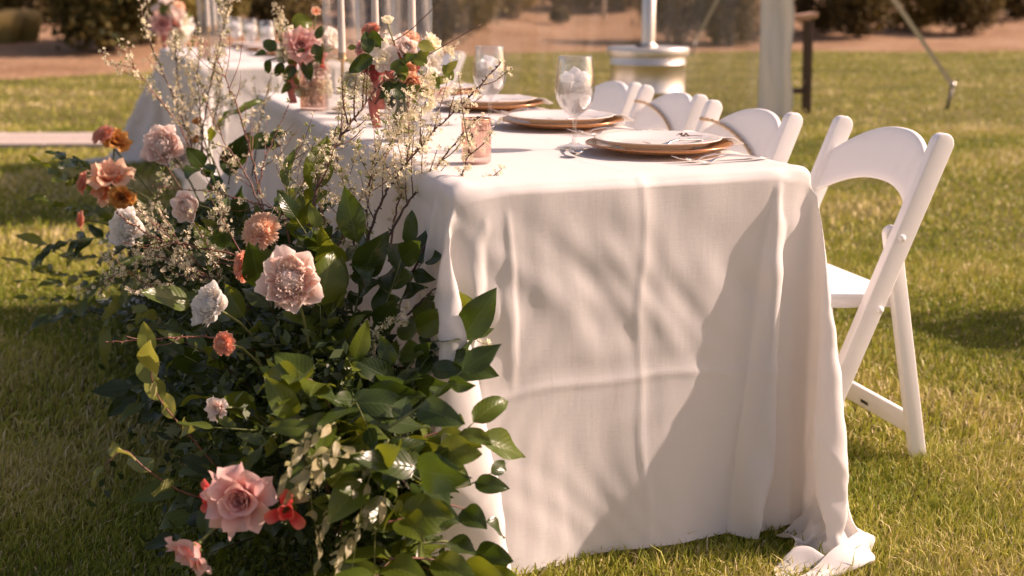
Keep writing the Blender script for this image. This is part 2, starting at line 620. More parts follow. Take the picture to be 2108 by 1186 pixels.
    petal('petal_rust', (.34, .08, .015), (.66, .23, .045), (.78, .42, .13))
    petal('petal_red', (.92, .36, .20), (.84, .07, .07), (.90, .26, .18))
    petal('petal_crimson', (.38, .03, .04), (.64, .07, .11), (.74, .20, .19))
    petal('petal_palepink', (.90, .56, .47), (.93, .76, .68), (.95, .86, .80))
    t = NT('shrub_leaf')
    a = t.attr('tint').outputs['Fac']
    oi = t.n('ShaderNodeObjectInfo')
    c = t.mixc(a, oi.outputs['Color'], t.mixc(.6, oi.outputs['Color'], (.30, .22, .07)))
    t.done(t.mixs(.3, t.pbr(c, .7, Specular_IOR_Level=.2), t.transl(c)))
    t = NT('bark')
    n = t.noise(18, 4, .6, t.tc('Object'))
    t.done(t.pbr(t.ramp(n, [(.3, (.045, .030, .022)), (.7, (.11, .075, .055))]), .9, Normal=t.bump(n, .5, .02)))
    t = NT('bark_pale')
    n = t.noise(9, 4, .6, t.tc('Object'))
    t.done(t.pbr(t.ramp(n, [(.3, (.50, .43, .36)), (.7, (.70, .63, .55))]), .85))
    t = NT('dry_grass')
    a = t.attr('tint').outputs['Fac']
    c = t.ramp(a, [(0, (.20, .17, .05)), (.5, (.42, .32, .12)), (1, (.62, .46, .24))])
    t.done(t.mixs(.35, t.pbr(c, .7), t.transl(c)))
make_materials()
M = MATS

# ------------------------------------------------------------------ ground
def edge_y(x):
    """where the lawn meets the mulched bank"""
    x = np.asarray(x, dtype=float)
    return np.interp(x, [-40, -14, -7, -4.5, -2, 1, 5, 12, 40], [13.5, 15.2, 17.4, 20.5, 24.3, 25.6, 26.0, 26.2, 28]) + .25 * np.sin(x * 1.3) + .12 * np.sin(x * 3.1 + 1)

def bank_z(x, y):
    t = np.maximum(np.asarray(y, dtype=float) - edge_y(x), 0)
    return .03 + .075 * t * (t / (t + 1.5)) + .05 * np.sin(x * .9 + y * .5) * np.minimum(t, 1) * .6

def ground_hit(px, py):
    """march a photograph ray to the lawn or the bank"""
    d = ray(px, py)
    s = 4.0
    while s < 160:
        q = CP + d * s
        h = float(bank_z(q.x, q.y)) if q.y > float(edge_y(q.x)) else 0.0
        if q.z <= h:
            return Vector((q.x, q.y, h))
        s += .03
    q = CP + d * 60
    return Vector((q.x, q.y, float(bank_z(q.x, q.y))))

def grid_mesh(name, xs, ys, zf, mat):
    X, Y = np.meshgrid(xs, ys)
    Z = zf(X, Y)
    ny, nx = X.shape
    idx = np.arange(nx * ny).reshape(ny, nx)
    F = np.stack([idx[:-1, :-1], idx[:-1, 1:], idx[1:, 1:], idx[1:, :-1]], -1).reshape(-1, 4)
    return mesh_np(name, np.stack([X, Y, Z], -1).reshape(-1, 3), F, mat)

lawn = structure(obj('lawn', grid_mesh('lawn', np.linspace(-150, 150, 61), np.linspace(-40, 260, 61), lambda X, Y: X * 0, M['lawn'])))

def build_bank():
    xs = np.linspace(-60, 60, 161)
    ts = np.concatenate([np.linspace(0, 8, 40), np.linspace(8.5, 90, 60)])
    X, T = np.meshgrid(xs, ts)
    Y = edge_y(X) + T
    Z = bank_z(X, Y)
    rs = np.random.default_rng(2)
    Z = Z + rs.normal(0, .012, Z.shape) * (T > .2)
    Z[0] = .004
    ny, nx = X.shape
    idx = np.arange(nx * ny).reshape(ny, nx)
    F = np.stack([idx[:-1, :-1], idx[:-1, 1:], idx[1:, 1:], idx[1:, :-1]], -1).reshape(-1, 4)
    structure(obj('mulch_bank', mesh_np('mulch_bank', np.stack([X, Y, Z], -1).reshape(-1, 3), F, M['mulch'])))
build_bank()

# the strip of paving on the lawn at the far left: flags with joints
path = structure(obj('paved_path', None, None, (0, 0, 0)))
flag_mb = MB().box((0, 0, 0), (.58, .40, .035))
flag_me = flag_mb.mesh('paving_flag', M['path_stone'], smooth=False)
for i in range(12):
    for j in range(2):
        obj('paving_flag', flag_me, path, (-9.4 + i * .592, 9.42 + j * .412, .002 + .002 * ((i * 7 + j * 3) % 3)))

# ------------------------------------------------------------------ grass blades
def build_grass():
    rs = np.random.default_rng(11)
    parts = []
    for (d0, d1, n, wmul, hmul) in ((1.55, 3.0, 125000, 1.0, 1.0), (3.0, 5.5, 120000, 1.5, 1.0), (5.5, 11.0, 90000, 2.6, 1.0), (11.0, 27.0, 60000, 5.0, 1.0)):
        d = np.sqrt(rs.uniform(d0 ** 2, d1 ** 2, n))
        x = rs.uniform(-1, 1, n) * (d * .44 + .35)
        y = d
        keep = y < edge_y(x) + .05
        rel = np.stack([x - TO.x, y - TO.y], 1)
        u = rel @ np.array([UD.x, UD.y])
        v = rel @ np.array([VD.x, VD.y])
        keep &= ~((u > .06) & (u < 2.38) & (v > .06) & (v < .70))
        keep &= ~((x < -2.4) & (y > 9.40) & (y < 10.26))
        x, y, d = x[keep], y[keep], d[keep]
        parts.append((x, y, d, wmul, hmul))
    Vs, Fs, As = [], [], []
    off = 0
    for x, y, d, wmul, hmul in parts:
        n = len(x)
        pat = (np.sin(x * 2.1 + 1.3 * np.sin(y * 1.7)) + np.sin(y * 3.3 + x * 1.1 + 2 * np.sin(x * .9)) + np.sin(x * 5.3 - y * 4.1) * .7 + np.sin(x * 11 + y * 9.7) * .5)
        band = np.sin(y * 1.15 + .25 * x + .6 * np.sin(x * .35))
        tint = .44 + .135 * pat + .08 * band + rs.normal(0, .15, n)
        dry = rs.random(n) < (.29 + .09 * pat.clip(-1.5, 2))
        tint = np.where(dry, rs.uniform(.66, 1.0, n), tint).clip(0, 1)
        h = rs.uniform(.016, .042, n) * hmul * np.where(dry, .75, 1) * (1 + .20 * pat).clip(.4, 2)
        tall = rs.random(n) < .03
        h = np.where(tall, h * 1.6, h)
        w = rs.uniform(.0011, .0021, n) * wmul
        ang = rs.uniform(0, 2 * math.pi, n)
        lean = rs.uniform(.15, 1.0, n) * np.where(dry, 1.3, 1)
        la = rs.normal(.7, 1.3, n)
        sx, sy = np.cos(ang) * w, np.sin(ang) * w
        lx, ly = np.cos(la) * lean * h, np.sin(la) * lean * h
        z0 = np.zeros(n) - .002
        V = np.stack([
            np.stack([x - sx, y - sy, z0], 1), np.stack([x + sx, y + sy, z0], 1),
            np.stack([x + lx * .35 + sx * .85, y + ly * .35 + sy * .85, h * .60], 1), np.stack([x + lx * .35 - sx * .85, y + ly * .35 - sy * .85, h * .60], 1),
            np.stack([x + lx, y + ly, h * (1 - .25 * lean.clip(0, 1))], 1)], 1)
        b = off + np.arange(n)[:, None] * 5
        Fs.append(np.concatenate([b + np.array([[0, 1, 2]]), b + np.array([[0, 2, 3]]), b + np.array([[3, 2, 4]])]))
        Vs.append(V.reshape(-1, 3))
        As.append(np.repeat(tint, 5))
        off += n * 5
    o = obj('grass', mesh_np('grass', np.concatenate(Vs), np.concatenate(Fs), M['grass_blade'], True, {'tint': np.concatenate(As)}))
    stuff(o)
    o['label'] = 'short sunlit lawn grass with dry straw patches'
build_grass()

# ------------------------------------------------------------------ shrubs and trees beyond the lawn
def leaf_cloud(rs, n, centre, rad, size, shell=.55, clumps=14):
    """small leaf faces gathered in clumps inside an ellipsoid"""
    cc = rs.normal(0, 1, (clumps, 3))
    cc /= np.linalg.norm(cc, axis=1)[:, None]
    cc *= rs.uniform(.35, .95, clumps)[:, None]
    ci = rs.integers(0, clumps, n)
    p = cc[ci] + rs.normal(0, .20, (n, 3))
    q = rs.normal(0, 1, (n, 3))
    q = q / np.linalg.norm(q, axis=1)[:, None] * rs.uniform(shell, 1.0, n)[:, None]
    sel = rs.random(n) < .35
    p[sel] = q[sel]
    p = np.asarray(centre) + p * np.asarray(rad)
    a = rs.normal(0, 1, (n, 3)); a /= np.linalg.norm(a, axis=1)[:, None]
    b = rs.normal(0, 1, (n, 3)); b -= a * (a * b).sum(1)[:, None]; b /= np.linalg.norm(b, axis=1)[:, None]
    s = rs.uniform(.6, 1.4, n)[:, None] * size
    V = np.stack([p - a * s, p - b * s * .45, p + a * s, p + b * s * .45], 1).reshape(-1, 3)
    F = np.arange(n * 4).reshape(n, 4)
    t = np.repeat(rs.random(n), 4)
    return V, F, t

def shrub(name, label, px, py, wpx, hpx, colour, seed, n=2600, stems=9, lift=.02, group='shrubs on the bank', leaf=.055, cat='shrub', trunk=None, off=(0, 0)):
    rs = np.random.default_rng(seed)
    g = ground_hit(px, py)
    k = (g - CP).length / FPX
    w, h = wpx * k / 2, hpx * k
    t = thing(name, label, cat, g, (0, 0, rs.uniform(0, 6)), group)
    V, F, a = leaf_cloud(rs, int(n * 1.7), (off[0], off[1], h * (.5 + lift)), (w * 1.12, w * 1.12, h * (.54 - lift * .2)), leaf * 1.15)
    V[:, 2] = np.maximum(V[:, 2], .05)
    fo = obj('foliage', mesh_np('foliage', V, F, M['shrub_leaf'], False, {'tint': a}), t)
    fo.color = (*colour, 1)
    mb = MB()
    for i in range(stems):
        q = rs.uniform(0, 6.28)
        e = rs.uniform(.4, .95)
        top = Vector((math.cos(q) * w * e, math.sin(q) * w * e, h * rs.uniform(.55, .95)))
        mid = Vector((top.x * .3, top.y * .3, h * .4))
        r0 = (trunk or .02) * rs.uniform(.6, 1.1)
        mb.tube([(math.cos(q) * .06, math.sin(q) * .06, -.05), mid, top], [r0, r0 * .6, r0 * .15], 5)
    mb.build('stem', M['bark'], t)
    return t

GREY = (.045, .042, .020)
shrub('juniper_tree', 'dark green evergreen tree on the bank left of the far table', 226, 108, 200, 190, (.030, .042, .016), 1, 6500, 8, .16, None, .06, 'tree', .07)
shrub('golden_shrub', 'yellow green feathery shrub right behind the dark evergreen', 310, 92, 150, 190, (.19, .155, .035), 2, 4500, 7, .10, None, .06)
shrub('dark_shrub', 'dark brown twiggy shrub between the dry grass and the evergreen', 110, 48, 75, 95, (.055, .035, .022), 3, 2200)
shrub('olive_shrub', 'olive green shrub behind the clump of dry grass', 30, 40, 120, 90, (.07, .075, .026), 4, 2200)
shrub('dark_shrub', 'dark shrub standing behind the wine glasses of the far table', 590, 62, 170, 130, (.040, .036, .022), 5, 3200)
shrub('brown_shrub', 'brown shrub just right of the candle cylinders', 905, 96, 90, 150, (.065, .040, .020), 6, 2600)
shrub('brown_shrub', 'olive brown shrub at the foot of the left pale trunk', 962, 62, 130, 110, (.13, .095, .030), 7, 2800)
shrub('low_shrub', 'small round dark shrub alone on the orange bank', 1152, 50, 34, 30, (.045, .036, .022), 8, 900, 5)
shrub('golden_shrub', 'golden brown shrub between the two pale trunks', 1030, 34, 150, 80, (.19, .13, .035), 9, 2600)
shrub('brown_shrub', 'wide brown twiggy shrub behind the patio heater pole', 1395, 88, 140, 160, (.075, .045, .026), 10, 3200)
shrub('brown_shrub', 'brown shrub seen through the clear wall left of the white canvas', 1500, 92, 120, 130, (.080, .052, .032), 11, 2800)
shrub('dark_shrub', 'dark shrub directly behind the wooden stool', 1690, 66, 110, 120, (.050, .030, .018), 12, 2600)
shrub('dark_shrub', 'dark round shrub between the stool and the tent strap', 1765, 78, 110, 120, (.050, .034, .016), 13, 2800)
shrub('golden_shrub', 'olive gold shrub behind the top of the tent strap', 1880, 62, 150, 120, (.16, .115, .028), 14, 3000)
shrub('dark_shrub', 'large dark shrub right of the tent strap', 1995, 72, 110, 130, (.055, .040, .020), 15, 3000)
shrub('dark_shrub', 'dark shrub in the top right corner', 2095, 42, 100, 90, (.045, .034, .020), 16, 2600)
shrub('brown_shrub', 'reddish brown shrub high on the bank above the lone round shrub', 1200, 18, 190, 60, (.12, .065, .030), 17, 2400)
shrub('golden_shrub', 'pale gold shrub on the bank left of the heater pole', 1280, 22, 120, 60, (.17, .105, .045), 18, 2200)
shrub('dark_shrub', 'dark shrub above the wide glass cylinders', 780, 50, 200, 110, (.10, .070, .034), 19, 3000)
shrub('olive_shrub', 'olive shrub between the far table flowers and the tall candles', 450, 70, 120, 130, (.12, .10, .03), 20, 2600)

def pale_trunk(px, py, wpx, label, seed):
    rs = random.Random(seed)
    g = ground_hit(px, py)
    k = (g - CP).length / FPX
    t = thing('pale_tree', label, 'tree', g, (0, 0, 0), 'pale trees on the bank')
    r = wpx * k / 2
    pts = [(0, 0, -.1), (.03 * rs.uniform(-1, 1), 0, 1.2), (.1 * rs.uniform(-1, 1), .1, 3.0), (.2 * rs.uniform(-1, 1), 0, 5.2)]
    MB().tube(pts, [r * 1.15, r, r * .8, r * .3], 10).build('trunk', M['bark_pale'], t)
    mb = MB()
    for i in range(9):
        z = 2.2 + i * .33
        q = rs.uniform(0, 6.28)
        L = rs.uniform(.7, 1.3)
        mb.tube([(0, 0, z), (math.cos(q) * L * .5, math.sin(q) * L * .5, z + .35), (math.cos(q) * L, math.sin(q) * L, z + .9)], [r * .35, r * .22, r * .05], 5)
    mb.build('branch', M['bark_pale'], t)
    V, F, a = leaf_cloud(np.random.default_rng(seed), 1500, (0, 0, 4.4), (1.3, 1.3, 1.6), .05)
    c = obj('crown', mesh_np('crown', V, F, M['shrub_leaf'], False, {'tint': a}), t)
    c.color = (.12, .11, .03, 1)
pale_trunk(981, 50, 11, 'left of the two pale slender trunks above the wine glass', 31)
pale_trunk(1066, 38, 13, 'right of the two pale slender trunks above the wine glass', 32)
pale_trunk(1243, 40, 7, 'thin pale trunk just left of the patio heater pole', 33)

def dry_clump(px, py, wpx, hpx, label, seed):
    rs = np.random.default_rng(seed)
    g = ground_hit(px, py)
    k = (g - CP).length / FPX
    w, h = wpx * k / 2, hpx * k
    t = thing('ornamental_grass', label, 'ornamental grass', g, (0, 0, 0), 'clumps of dry ornamental grass')
    n = 1500
    q = rs.uniform(0, 6.28, n); rr = np.sqrt(rs.random(n)) * w
    bx, by = np.cos(q) * rr, np.sin(q) * rr
    hh = h * rs.uniform(.65, 1.05, n)
    lx, ly = bx * .25 + rs.normal(0, .05, n), by * .25 + rs.normal(0, .05, n)
    wd = .012
    V = np.stack([np.stack([bx - wd, by, bx * 0], 1), np.stack([bx + wd, by, bx * 0], 1), np.stack([bx + lx * .4 + wd, by + ly * .4, hh * .6], 1), np.stack([bx + lx * .4 - wd, by + ly * .4, hh * .6], 1), np.stack([bx + lx, by + ly, hh], 1)], 1)
    b = np.arange(n)[:, None] * 5
    F = np.concatenate([b + np.array([[0, 1, 2]]), b + np.array([[0, 2, 3]]), b + np.array([[3, 2, 4]])])
    stuff(obj('blades', mesh_np('blades', V.reshape(-1, 3), F, M['dry_grass'], False, {'tint': np.tile([0, 0, .5, .5, 1], n) * .7 + np.repeat(rs.random(n), 5) * .3}), t))
dry_clump(50, 84, 50, 58, 'dry straw coloured grass clump nearer the evergreen tree', 41)
dry_clump(8, 88, 48, 56, 'dry straw coloured grass clump cut by the left picture edge', 42)

# ------------------------------------------------------------------ how the linen settled
# steps (0.4 mm) between neighbouring threads of a 2.29 x 3.96 m cloth dropped over the table:
# every row across the near end, then every fourth row and third thread of the rest
DRAPE_NEAR = [
    [[-1077,54,53,53,52,47,37,28,23,17,8,-5,-19,-28,-32,-35,-35,-41,-40,-10,27,29,13,21,17,-14,-41,-43,-13,25,48,55,59,63,62,61,59,56,51,51,56,58,58,60,62,64,63,64,64,63,64,62,56,46,33,28,31,25,1,-7,8,29,35,29,31,45,41,22,21,14,-11,-21,-23,-38,-43,-25,-6,0,-2,2,2,-18,-36,-40,-48,-47,-28,-14,-5,-10,-28], [-3975,28,23,6,4,25,47,57,59,61,62,62,59,57,54,46,36,28,27,32,24,-5,-27,-14,25,47,44,40,22,-14,-34,-30,-16,-3,7,18,20,4,-23,-29,-6,19,26,18,7,1,-1,1,2,3,-1,-8,-24,-40,-53,-57,-47,-11,34,55,27,-14,-14,25,42,26,8,-4,-15,-13,-20,-38,-32,-8,-16,-41,-51,-54,-52,-38,-26,-19,-17,-18,-12,-17,-43,-59,-57,-42,-30], [30,7,9,5,-10,-16,-6,-1,0,0,0,1,1,0,2,11,11,-6,-13,-4,6,6,-1,-3,0,-2,-4,-2,0,0,0,-1,1,0,0,0,-1,0,1,0,1,-1,-1,-1,0,0,0,0,0,0,0,0,1,4,5,7,7,6,6,5,1,-5,-11,-13,-8,0,12,14,-4,-14,-9,-3,1,3,7,19,29,27,7,-24,-36,-21,-5,-2,0,1,-2,-1,9,8,-10]],
    [[9,-16,-14,-12,-5,-1,7,12,-1,-8,-7,-13,-5,2,3,0,4,10,17,17,-15,-10,-4,15,14,-5,-8,-6,-3,12,5,4,2,0,0,-2,0,3,-2,-2,3,-1,0,0,1,0,0,0,0,0,0,1,3,2,-2,-4,-3,8,2,-3,0,-2,9,9,2,-10,0,17,13,8,0,-3,-16,1,14,4,6,-2,-10,-31,-18,18,15,-4,2,21,13,0,-6,-1,-2], [46,-44,-20,18,24,4,-6,-13,-4,-2,-6,-14,-7,-1,0,-6,1,16,15,12,11,-15,-5,3,-3,-7,-8,-4,14,-7,4,14,5,-1,-7,0,3,1,-10,-7,4,5,2,0,-1,0,0,0,-1,-1,2,2,4,1,-1,-2,-8,-16,8,6,13,-14,9,10,1,9,11,-12,-11,11,-16,-7,11,-12,-16,-2,6,1,12,23,6,-19,-10,12,5,-19,-13,-2,-4,-2,32], [19,9,-27,-19,11,33,19,12,-2,-10,-15,-16,-1,8,-3,-13,4,16,4,1,4,13,-4,-1,10,5,0,-1,5,1,-2,-1,0,2,2,-1,0,1,0,1,-1,0,0,1,0,0,-1,0,0,0,0,0,0,-1,1,0,0,-1,-1,2,1,-2,-4,-8,-8,-7,-25,-13,4,-5,3,13,17,-2,-26,-13,-6,-10,14,24,11,5,3,9,-2,-19,-17,-2,-2,5,29]],
    [[-25,-12,1,-2,-2,1,4,2,-4,-5,-5,-6,-3,0,3,4,0,3,10,0,-7,6,19,-2,0,18,4,-5,-5,4,5,0,-2,-2,-1,1,1,0,1,0,0,1,-1,1,0,0,0,0,0,0,0,0,1,1,-1,-1,1,4,16,-1,-10,-3,-10,4,9,10,4,10,9,5,3,-12,-1,11,4,-7,-5,-2,-11,1,-13,-11,14,9,15,13,5,0,-4,-5,2], [30,-12,3,9,5,-5,-8,-9,-13,-9,-7,-2,-2,-3,2,7,2,-2,5,1,-2,8,8,-4,2,7,-4,-15,-3,7,10,-4,-5,7,6,1,-3,-6,-2,1,2,1,-1,-1,0,0,1,-1,-1,0,0,1,4,2,0,0,-1,-4,-4,-4,1,9,24,2,-9,-13,3,9,5,-16,-10,12,1,-17,-11,5,1,1,2,5,26,7,-1,-7,-27,-15,1,1,2,11,25], [13,-25,-3,17,21,15,6,-7,-18,-20,-8,10,-2,-4,4,6,-14,-7,5,20,12,-5,14,8,6,7,6,4,0,0,-1,2,-1,0,1,1,0,0,0,0,1,0,0,-1,0,0,1,0,0,0,0,0,-1,0,0,0,0,-2,-4,2,3,-4,-7,0,-5,-2,-3,-15,-5,-4,7,11,-7,-20,-2,3,-16,-13,-2,11,11,7,14,6,-2,-11,-9,-6,0,11,4]],
    [[-50,6,5,2,-2,1,1,1,13,-1,-18,-9,-3,-1,0,3,2,4,-2,-2,12,7,0,6,9,13,4,-2,-1,3,2,-3,-2,-1,0,0,1,0,-1,2,1,-1,1,0,0,0,0,0,0,0,0,0,1,2,-2,-1,2,4,14,0,-10,0,-13,-4,7,13,9,4,7,-1,1,0,14,4,-8,-13,-15,1,3,6,7,0,-1,15,10,4,1,0,-1,-5,0], [9,16,14,-4,-5,7,-5,-23,-26,-11,-2,5,2,0,0,7,8,2,5,2,-2,18,-4,-7,-8,-3,2,-6,1,11,3,-8,-5,7,8,1,-4,-4,-2,2,2,1,-1,-1,-1,0,0,0,0,-1,0,3,2,3,-1,0,2,-2,-9,-3,-2,21,17,3,-3,-12,-19,4,16,-13,-2,8,-17,-14,-6,0,4,10,1,2,8,4,10,-16,-18,0,3,1,6,22,15], [-3,-17,16,25,13,-6,-14,-27,-15,5,7,10,7,-10,-3,6,6,-4,6,12,8,-7,5,19,11,9,3,0,0,-1,1,0,0,0,-1,0,2,1,0,0,-1,0,0,1,-1,0,0,0,0,0,0,0,1,-1,0,0,-1,0,-3,0,-2,-2,-4,-1,0,-3,3,-6,-9,7,3,-9,-23,-2,11,1,5,7,-21,-34,-13,8,21,14,6,-3,-6,-5,3,9,-13]],
    [[-52,12,5,1,-1,0,-2,-3,1,0,3,2,-2,-1,-2,-1,3,8,-5,-8,6,7,3,0,3,8,11,3,1,3,1,0,-3,0,0,0,-3,0,0,1,0,1,0,0,0,0,1,-1,0,0,0,0,1,2,1,-2,1,4,8,-4,-12,-7,5,6,6,2,2,1,3,0,0,14,9,-9,-11,3,-6,-7,17,15,6,-1,-13,5,10,7,3,2,-2,-3,0], [9,29,13,-2,-2,-3,-20,-27,-8,0,-8,-2,2,2,1,0,0,2,2,10,11,10,-9,-8,-9,-4,2,0,1,8,5,0,-7,-9,3,2,5,0,0,3,2,-1,0,-2,1,-1,0,-1,0,0,1,0,3,3,2,0,1,-2,-12,-9,1,30,11,-3,-12,-14,-13,12,5,-3,-2,-11,-8,2,8,-2,-2,-3,4,19,-10,-11,-9,-3,2,3,2,5,12,25,8], [-17,7,10,6,1,-13,-20,-7,15,22,8,-4,1,-2,-5,-3,14,20,10,-10,-4,10,7,2,3,5,6,1,0,0,0,-1,1,-1,-1,2,0,0,0,0,0,1,0,-1,1,0,0,0,0,0,0,-1,0,0,-1,1,0,-1,-1,-5,-6,1,4,1,3,-3,-1,2,-3,2,-2,-15,-8,12,9,-12,-5,3,-10,-16,-10,-9,-9,8,12,10,-1,-8,7,-2,-6]],
    [[-43,6,-1,1,3,-1,-5,-1,2,14,31,24,5,-2,-3,-8,-15,-18,-6,-3,-1,-1,8,1,-3,1,8,6,2,1,1,2,-3,-1,0,-3,0,0,0,1,0,0,0,1,0,0,0,0,0,0,0,1,0,1,3,-3,3,4,1,-1,1,-14,6,9,4,-1,1,1,-4,1,1,8,-1,-5,6,12,-2,3,13,-2,-11,-4,-7,-6,12,16,10,3,-2,-3,0], [32,18,0,-2,2,-15,-23,-3,8,1,1,0,-1,2,-3,-8,-13,-8,-4,0,11,13,8,-9,-18,-8,4,5,1,4,5,7,-5,-8,-1,5,2,-1,1,1,2,1,-2,0,-1,0,-1,0,0,0,0,1,3,3,2,0,2,0,-16,-3,12,22,-1,-11,-10,-8,1,3,-3,4,2,-11,-5,4,7,4,8,1,2,-10,-20,0,-9,4,1,-2,2,6,18,21,3], [-15,13,9,2,-11,-22,-14,12,29,11,6,-1,-1,3,6,6,8,8,7,-1,-5,5,1,-3,-5,1,8,5,1,0,0,0,0,0,0,0,1,0,0,0,0,-1,0,1,-1,0,0,0,0,0,0,1,-1,0,0,-1,0,0,-2,-5,-5,1,5,4,1,0,-2,1,-1,0,-7,-11,9,7,-10,-12,-6,-2,-13,1,16,-10,-31,-24,6,26,15,-1,6,-9,5]],
    [[-38,1,-1,0,0,-5,1,9,13,17,12,21,18,3,-6,-3,-6,-12,-13,-14,-16,-10,4,3,10,13,2,0,-1,-1,1,1,-2,0,-2,-1,-1,0,1,2,0,-1,1,0,0,0,0,0,0,0,0,0,0,3,2,-1,3,2,3,5,1,-10,4,2,1,0,1,3,-5,-1,1,-1,-2,15,15,1,2,5,-12,-7,-13,-19,18,20,9,-1,7,6,-3,0,0], [50,1,-3,0,-13,-23,0,25,8,-7,0,-5,-3,-3,-5,-3,-3,-7,-15,-7,3,8,6,3,-5,-19,-5,9,4,3,4,7,-2,-6,0,3,0,-1,0,3,2,0,-1,-2,-1,1,0,0,-1,0,0,1,2,4,2,1,3,0,-8,2,5,4,-4,-6,-8,-3,8,0,0,-4,-6,-7,0,9,5,-3,3,6,2,-28,-11,15,4,6,1,-8,-4,5,24,11,3], [-7,11,9,-4,-23,-17,4,16,17,11,6,-2,-2,6,10,9,0,3,9,3,-2,-1,0,-3,-3,-2,2,9,3,0,1,0,1,-1,0,0,0,0,0,0,0,0,0,0,1,0,0,0,0,0,-1,0,1,-1,-1,1,-2,-1,1,-4,0,2,1,1,1,-1,-1,-2,0,-1,-7,1,3,-12,-16,-3,-12,-9,0,10,17,8,-15,-38,-17,7,24,18,7,-4,1]],
    [[-37,-3,-2,0,-3,2,7,6,5,14,11,8,18,16,1,-4,1,-1,-8,-18,-22,-14,2,6,0,9,18,6,-8,-7,-1,1,-1,-3,0,-2,1,0,0,1,0,1,0,0,1,-1,0,0,0,1,-1,0,1,1,2,1,4,2,-1,4,0,-2,2,3,0,-1,0,0,-6,-10,0,4,8,12,11,-2,-3,-9,-24,-10,11,13,21,17,6,-3,-1,4,0,0,0], [50,-4,-6,-8,-19,-2,24,19,2,-8,-8,-4,-5,-7,-6,-4,2,-1,-7,-13,-7,6,14,7,-10,-15,4,6,-5,9,2,0,-2,-5,0,2,-1,-1,1,2,2,0,-1,-1,-1,-1,0,0,0,0,0,0,2,4,3,1,5,1,-6,1,1,-1,-3,-5,-5,5,10,-3,-7,-12,-5,-2,7,5,-7,-7,-7,1,3,-9,-9,6,15,12,8,-2,-4,4,19,7,-2], [-1,14,8,-21,-25,-1,17,13,-2,8,13,3,2,7,9,3,0,0,3,7,2,-2,-1,0,0,-1,-1,4,3,1,0,1,0,1,0,0,0,-1,1,0,0,0,0,0,-1,0,0,0,0,0,1,0,-1,0,0,-1,-2,0,1,-1,1,0,1,-1,0,-1,-1,0,1,0,-2,-1,-12,-19,-8,2,3,-14,11,10,-13,0,-4,-17,-16,-8,15,24,0,-1,2]],
    [[-40,-2,-2,-1,3,6,5,0,1,5,15,8,3,19,15,2,0,1,0,-9,-19,-18,-2,3,-5,-1,21,12,-7,-10,-2,0,0,-1,-1,-1,-1,1,0,1,0,0,1,0,0,0,0,0,0,0,0,0,0,1,5,1,-3,-1,2,4,2,2,2,1,0,2,0,-6,-5,-11,-2,10,9,-8,-15,-7,10,-6,-10,-9,20,28,-1,10,22,10,-5,3,-1,0,2], [41,-6,-8,-13,0,22,16,0,0,1,-7,-16,-8,-6,-6,-3,0,4,2,-8,-11,1,23,8,-11,-18,-5,5,-6,9,4,1,0,-5,-1,2,-1,-1,0,3,2,-1,-1,-1,-1,0,0,0,0,0,-1,2,1,3,3,0,-3,-1,4,2,1,-1,-4,-6,-3,8,5,-5,-10,-6,-1,1,2,-1,4,2,-13,-10,-5,11,6,-12,-3,-2,20,17,5,7,12,0,-8], [12,11,-14,-30,-5,16,14,8,-3,-3,4,12,8,12,7,2,0,-2,-1,3,6,2,-3,0,1,2,0,-1,2,2,1,0,0,0,0,0,0,1,-1,0,0,0,0,0,1,0,0,0,0,0,0,-1,0,0,0,-1,1,-1,0,-1,0,0,0,0,0,-1,0,1,-1,0,-2,-6,-10,0,3,-4,1,-13,-8,3,-8,-3,-8,4,-6,-4,4,8,-12,-3,11]],
    [[-44,-1,2,3,6,6,1,1,2,0,-3,1,7,8,25,18,1,1,0,0,-10,-20,-15,-3,-4,-2,17,17,-2,-9,-2,0,2,-3,-1,-2,1,-1,1,1,0,0,0,1,0,0,0,1,-1,0,0,0,0,2,3,2,-3,-2,2,1,0,7,4,0,1,-1,1,-5,-3,0,3,-3,-14,-13,-17,-4,-2,-5,12,26,24,11,2,-1,6,11,3,1,3,-1,5], [28,-6,-1,0,17,16,1,0,0,-2,-12,-33,-19,2,7,2,0,1,0,2,-6,-5,17,11,-4,-13,-17,3,0,8,5,2,1,-5,-1,1,0,-1,1,3,1,0,-2,-1,0,-1,1,-1,0,-1,1,0,1,4,4,0,-4,-1,4,2,-1,0,-4,-4,0,6,-1,-7,-11,-4,2,5,4,1,5,3,-2,-7,-12,-5,4,9,7,-10,-3,12,13,16,7,-4,-9], [25,-12,-30,-7,13,14,3,-6,-9,-3,7,21,21,10,5,2,0,-1,-1,-1,3,4,1,-1,0,0,1,1,1,2,0,0,0,1,0,-1,0,0,1,0,-1,0,1,0,-1,0,0,0,0,0,0,1,0,-1,-1,1,0,0,0,0,-1,0,-1,0,-1,1,-1,0,0,-2,-2,-6,-1,3,1,-7,-10,1,-9,-11,0,3,2,3,-7,-11,-18,8,0,-4,14]],
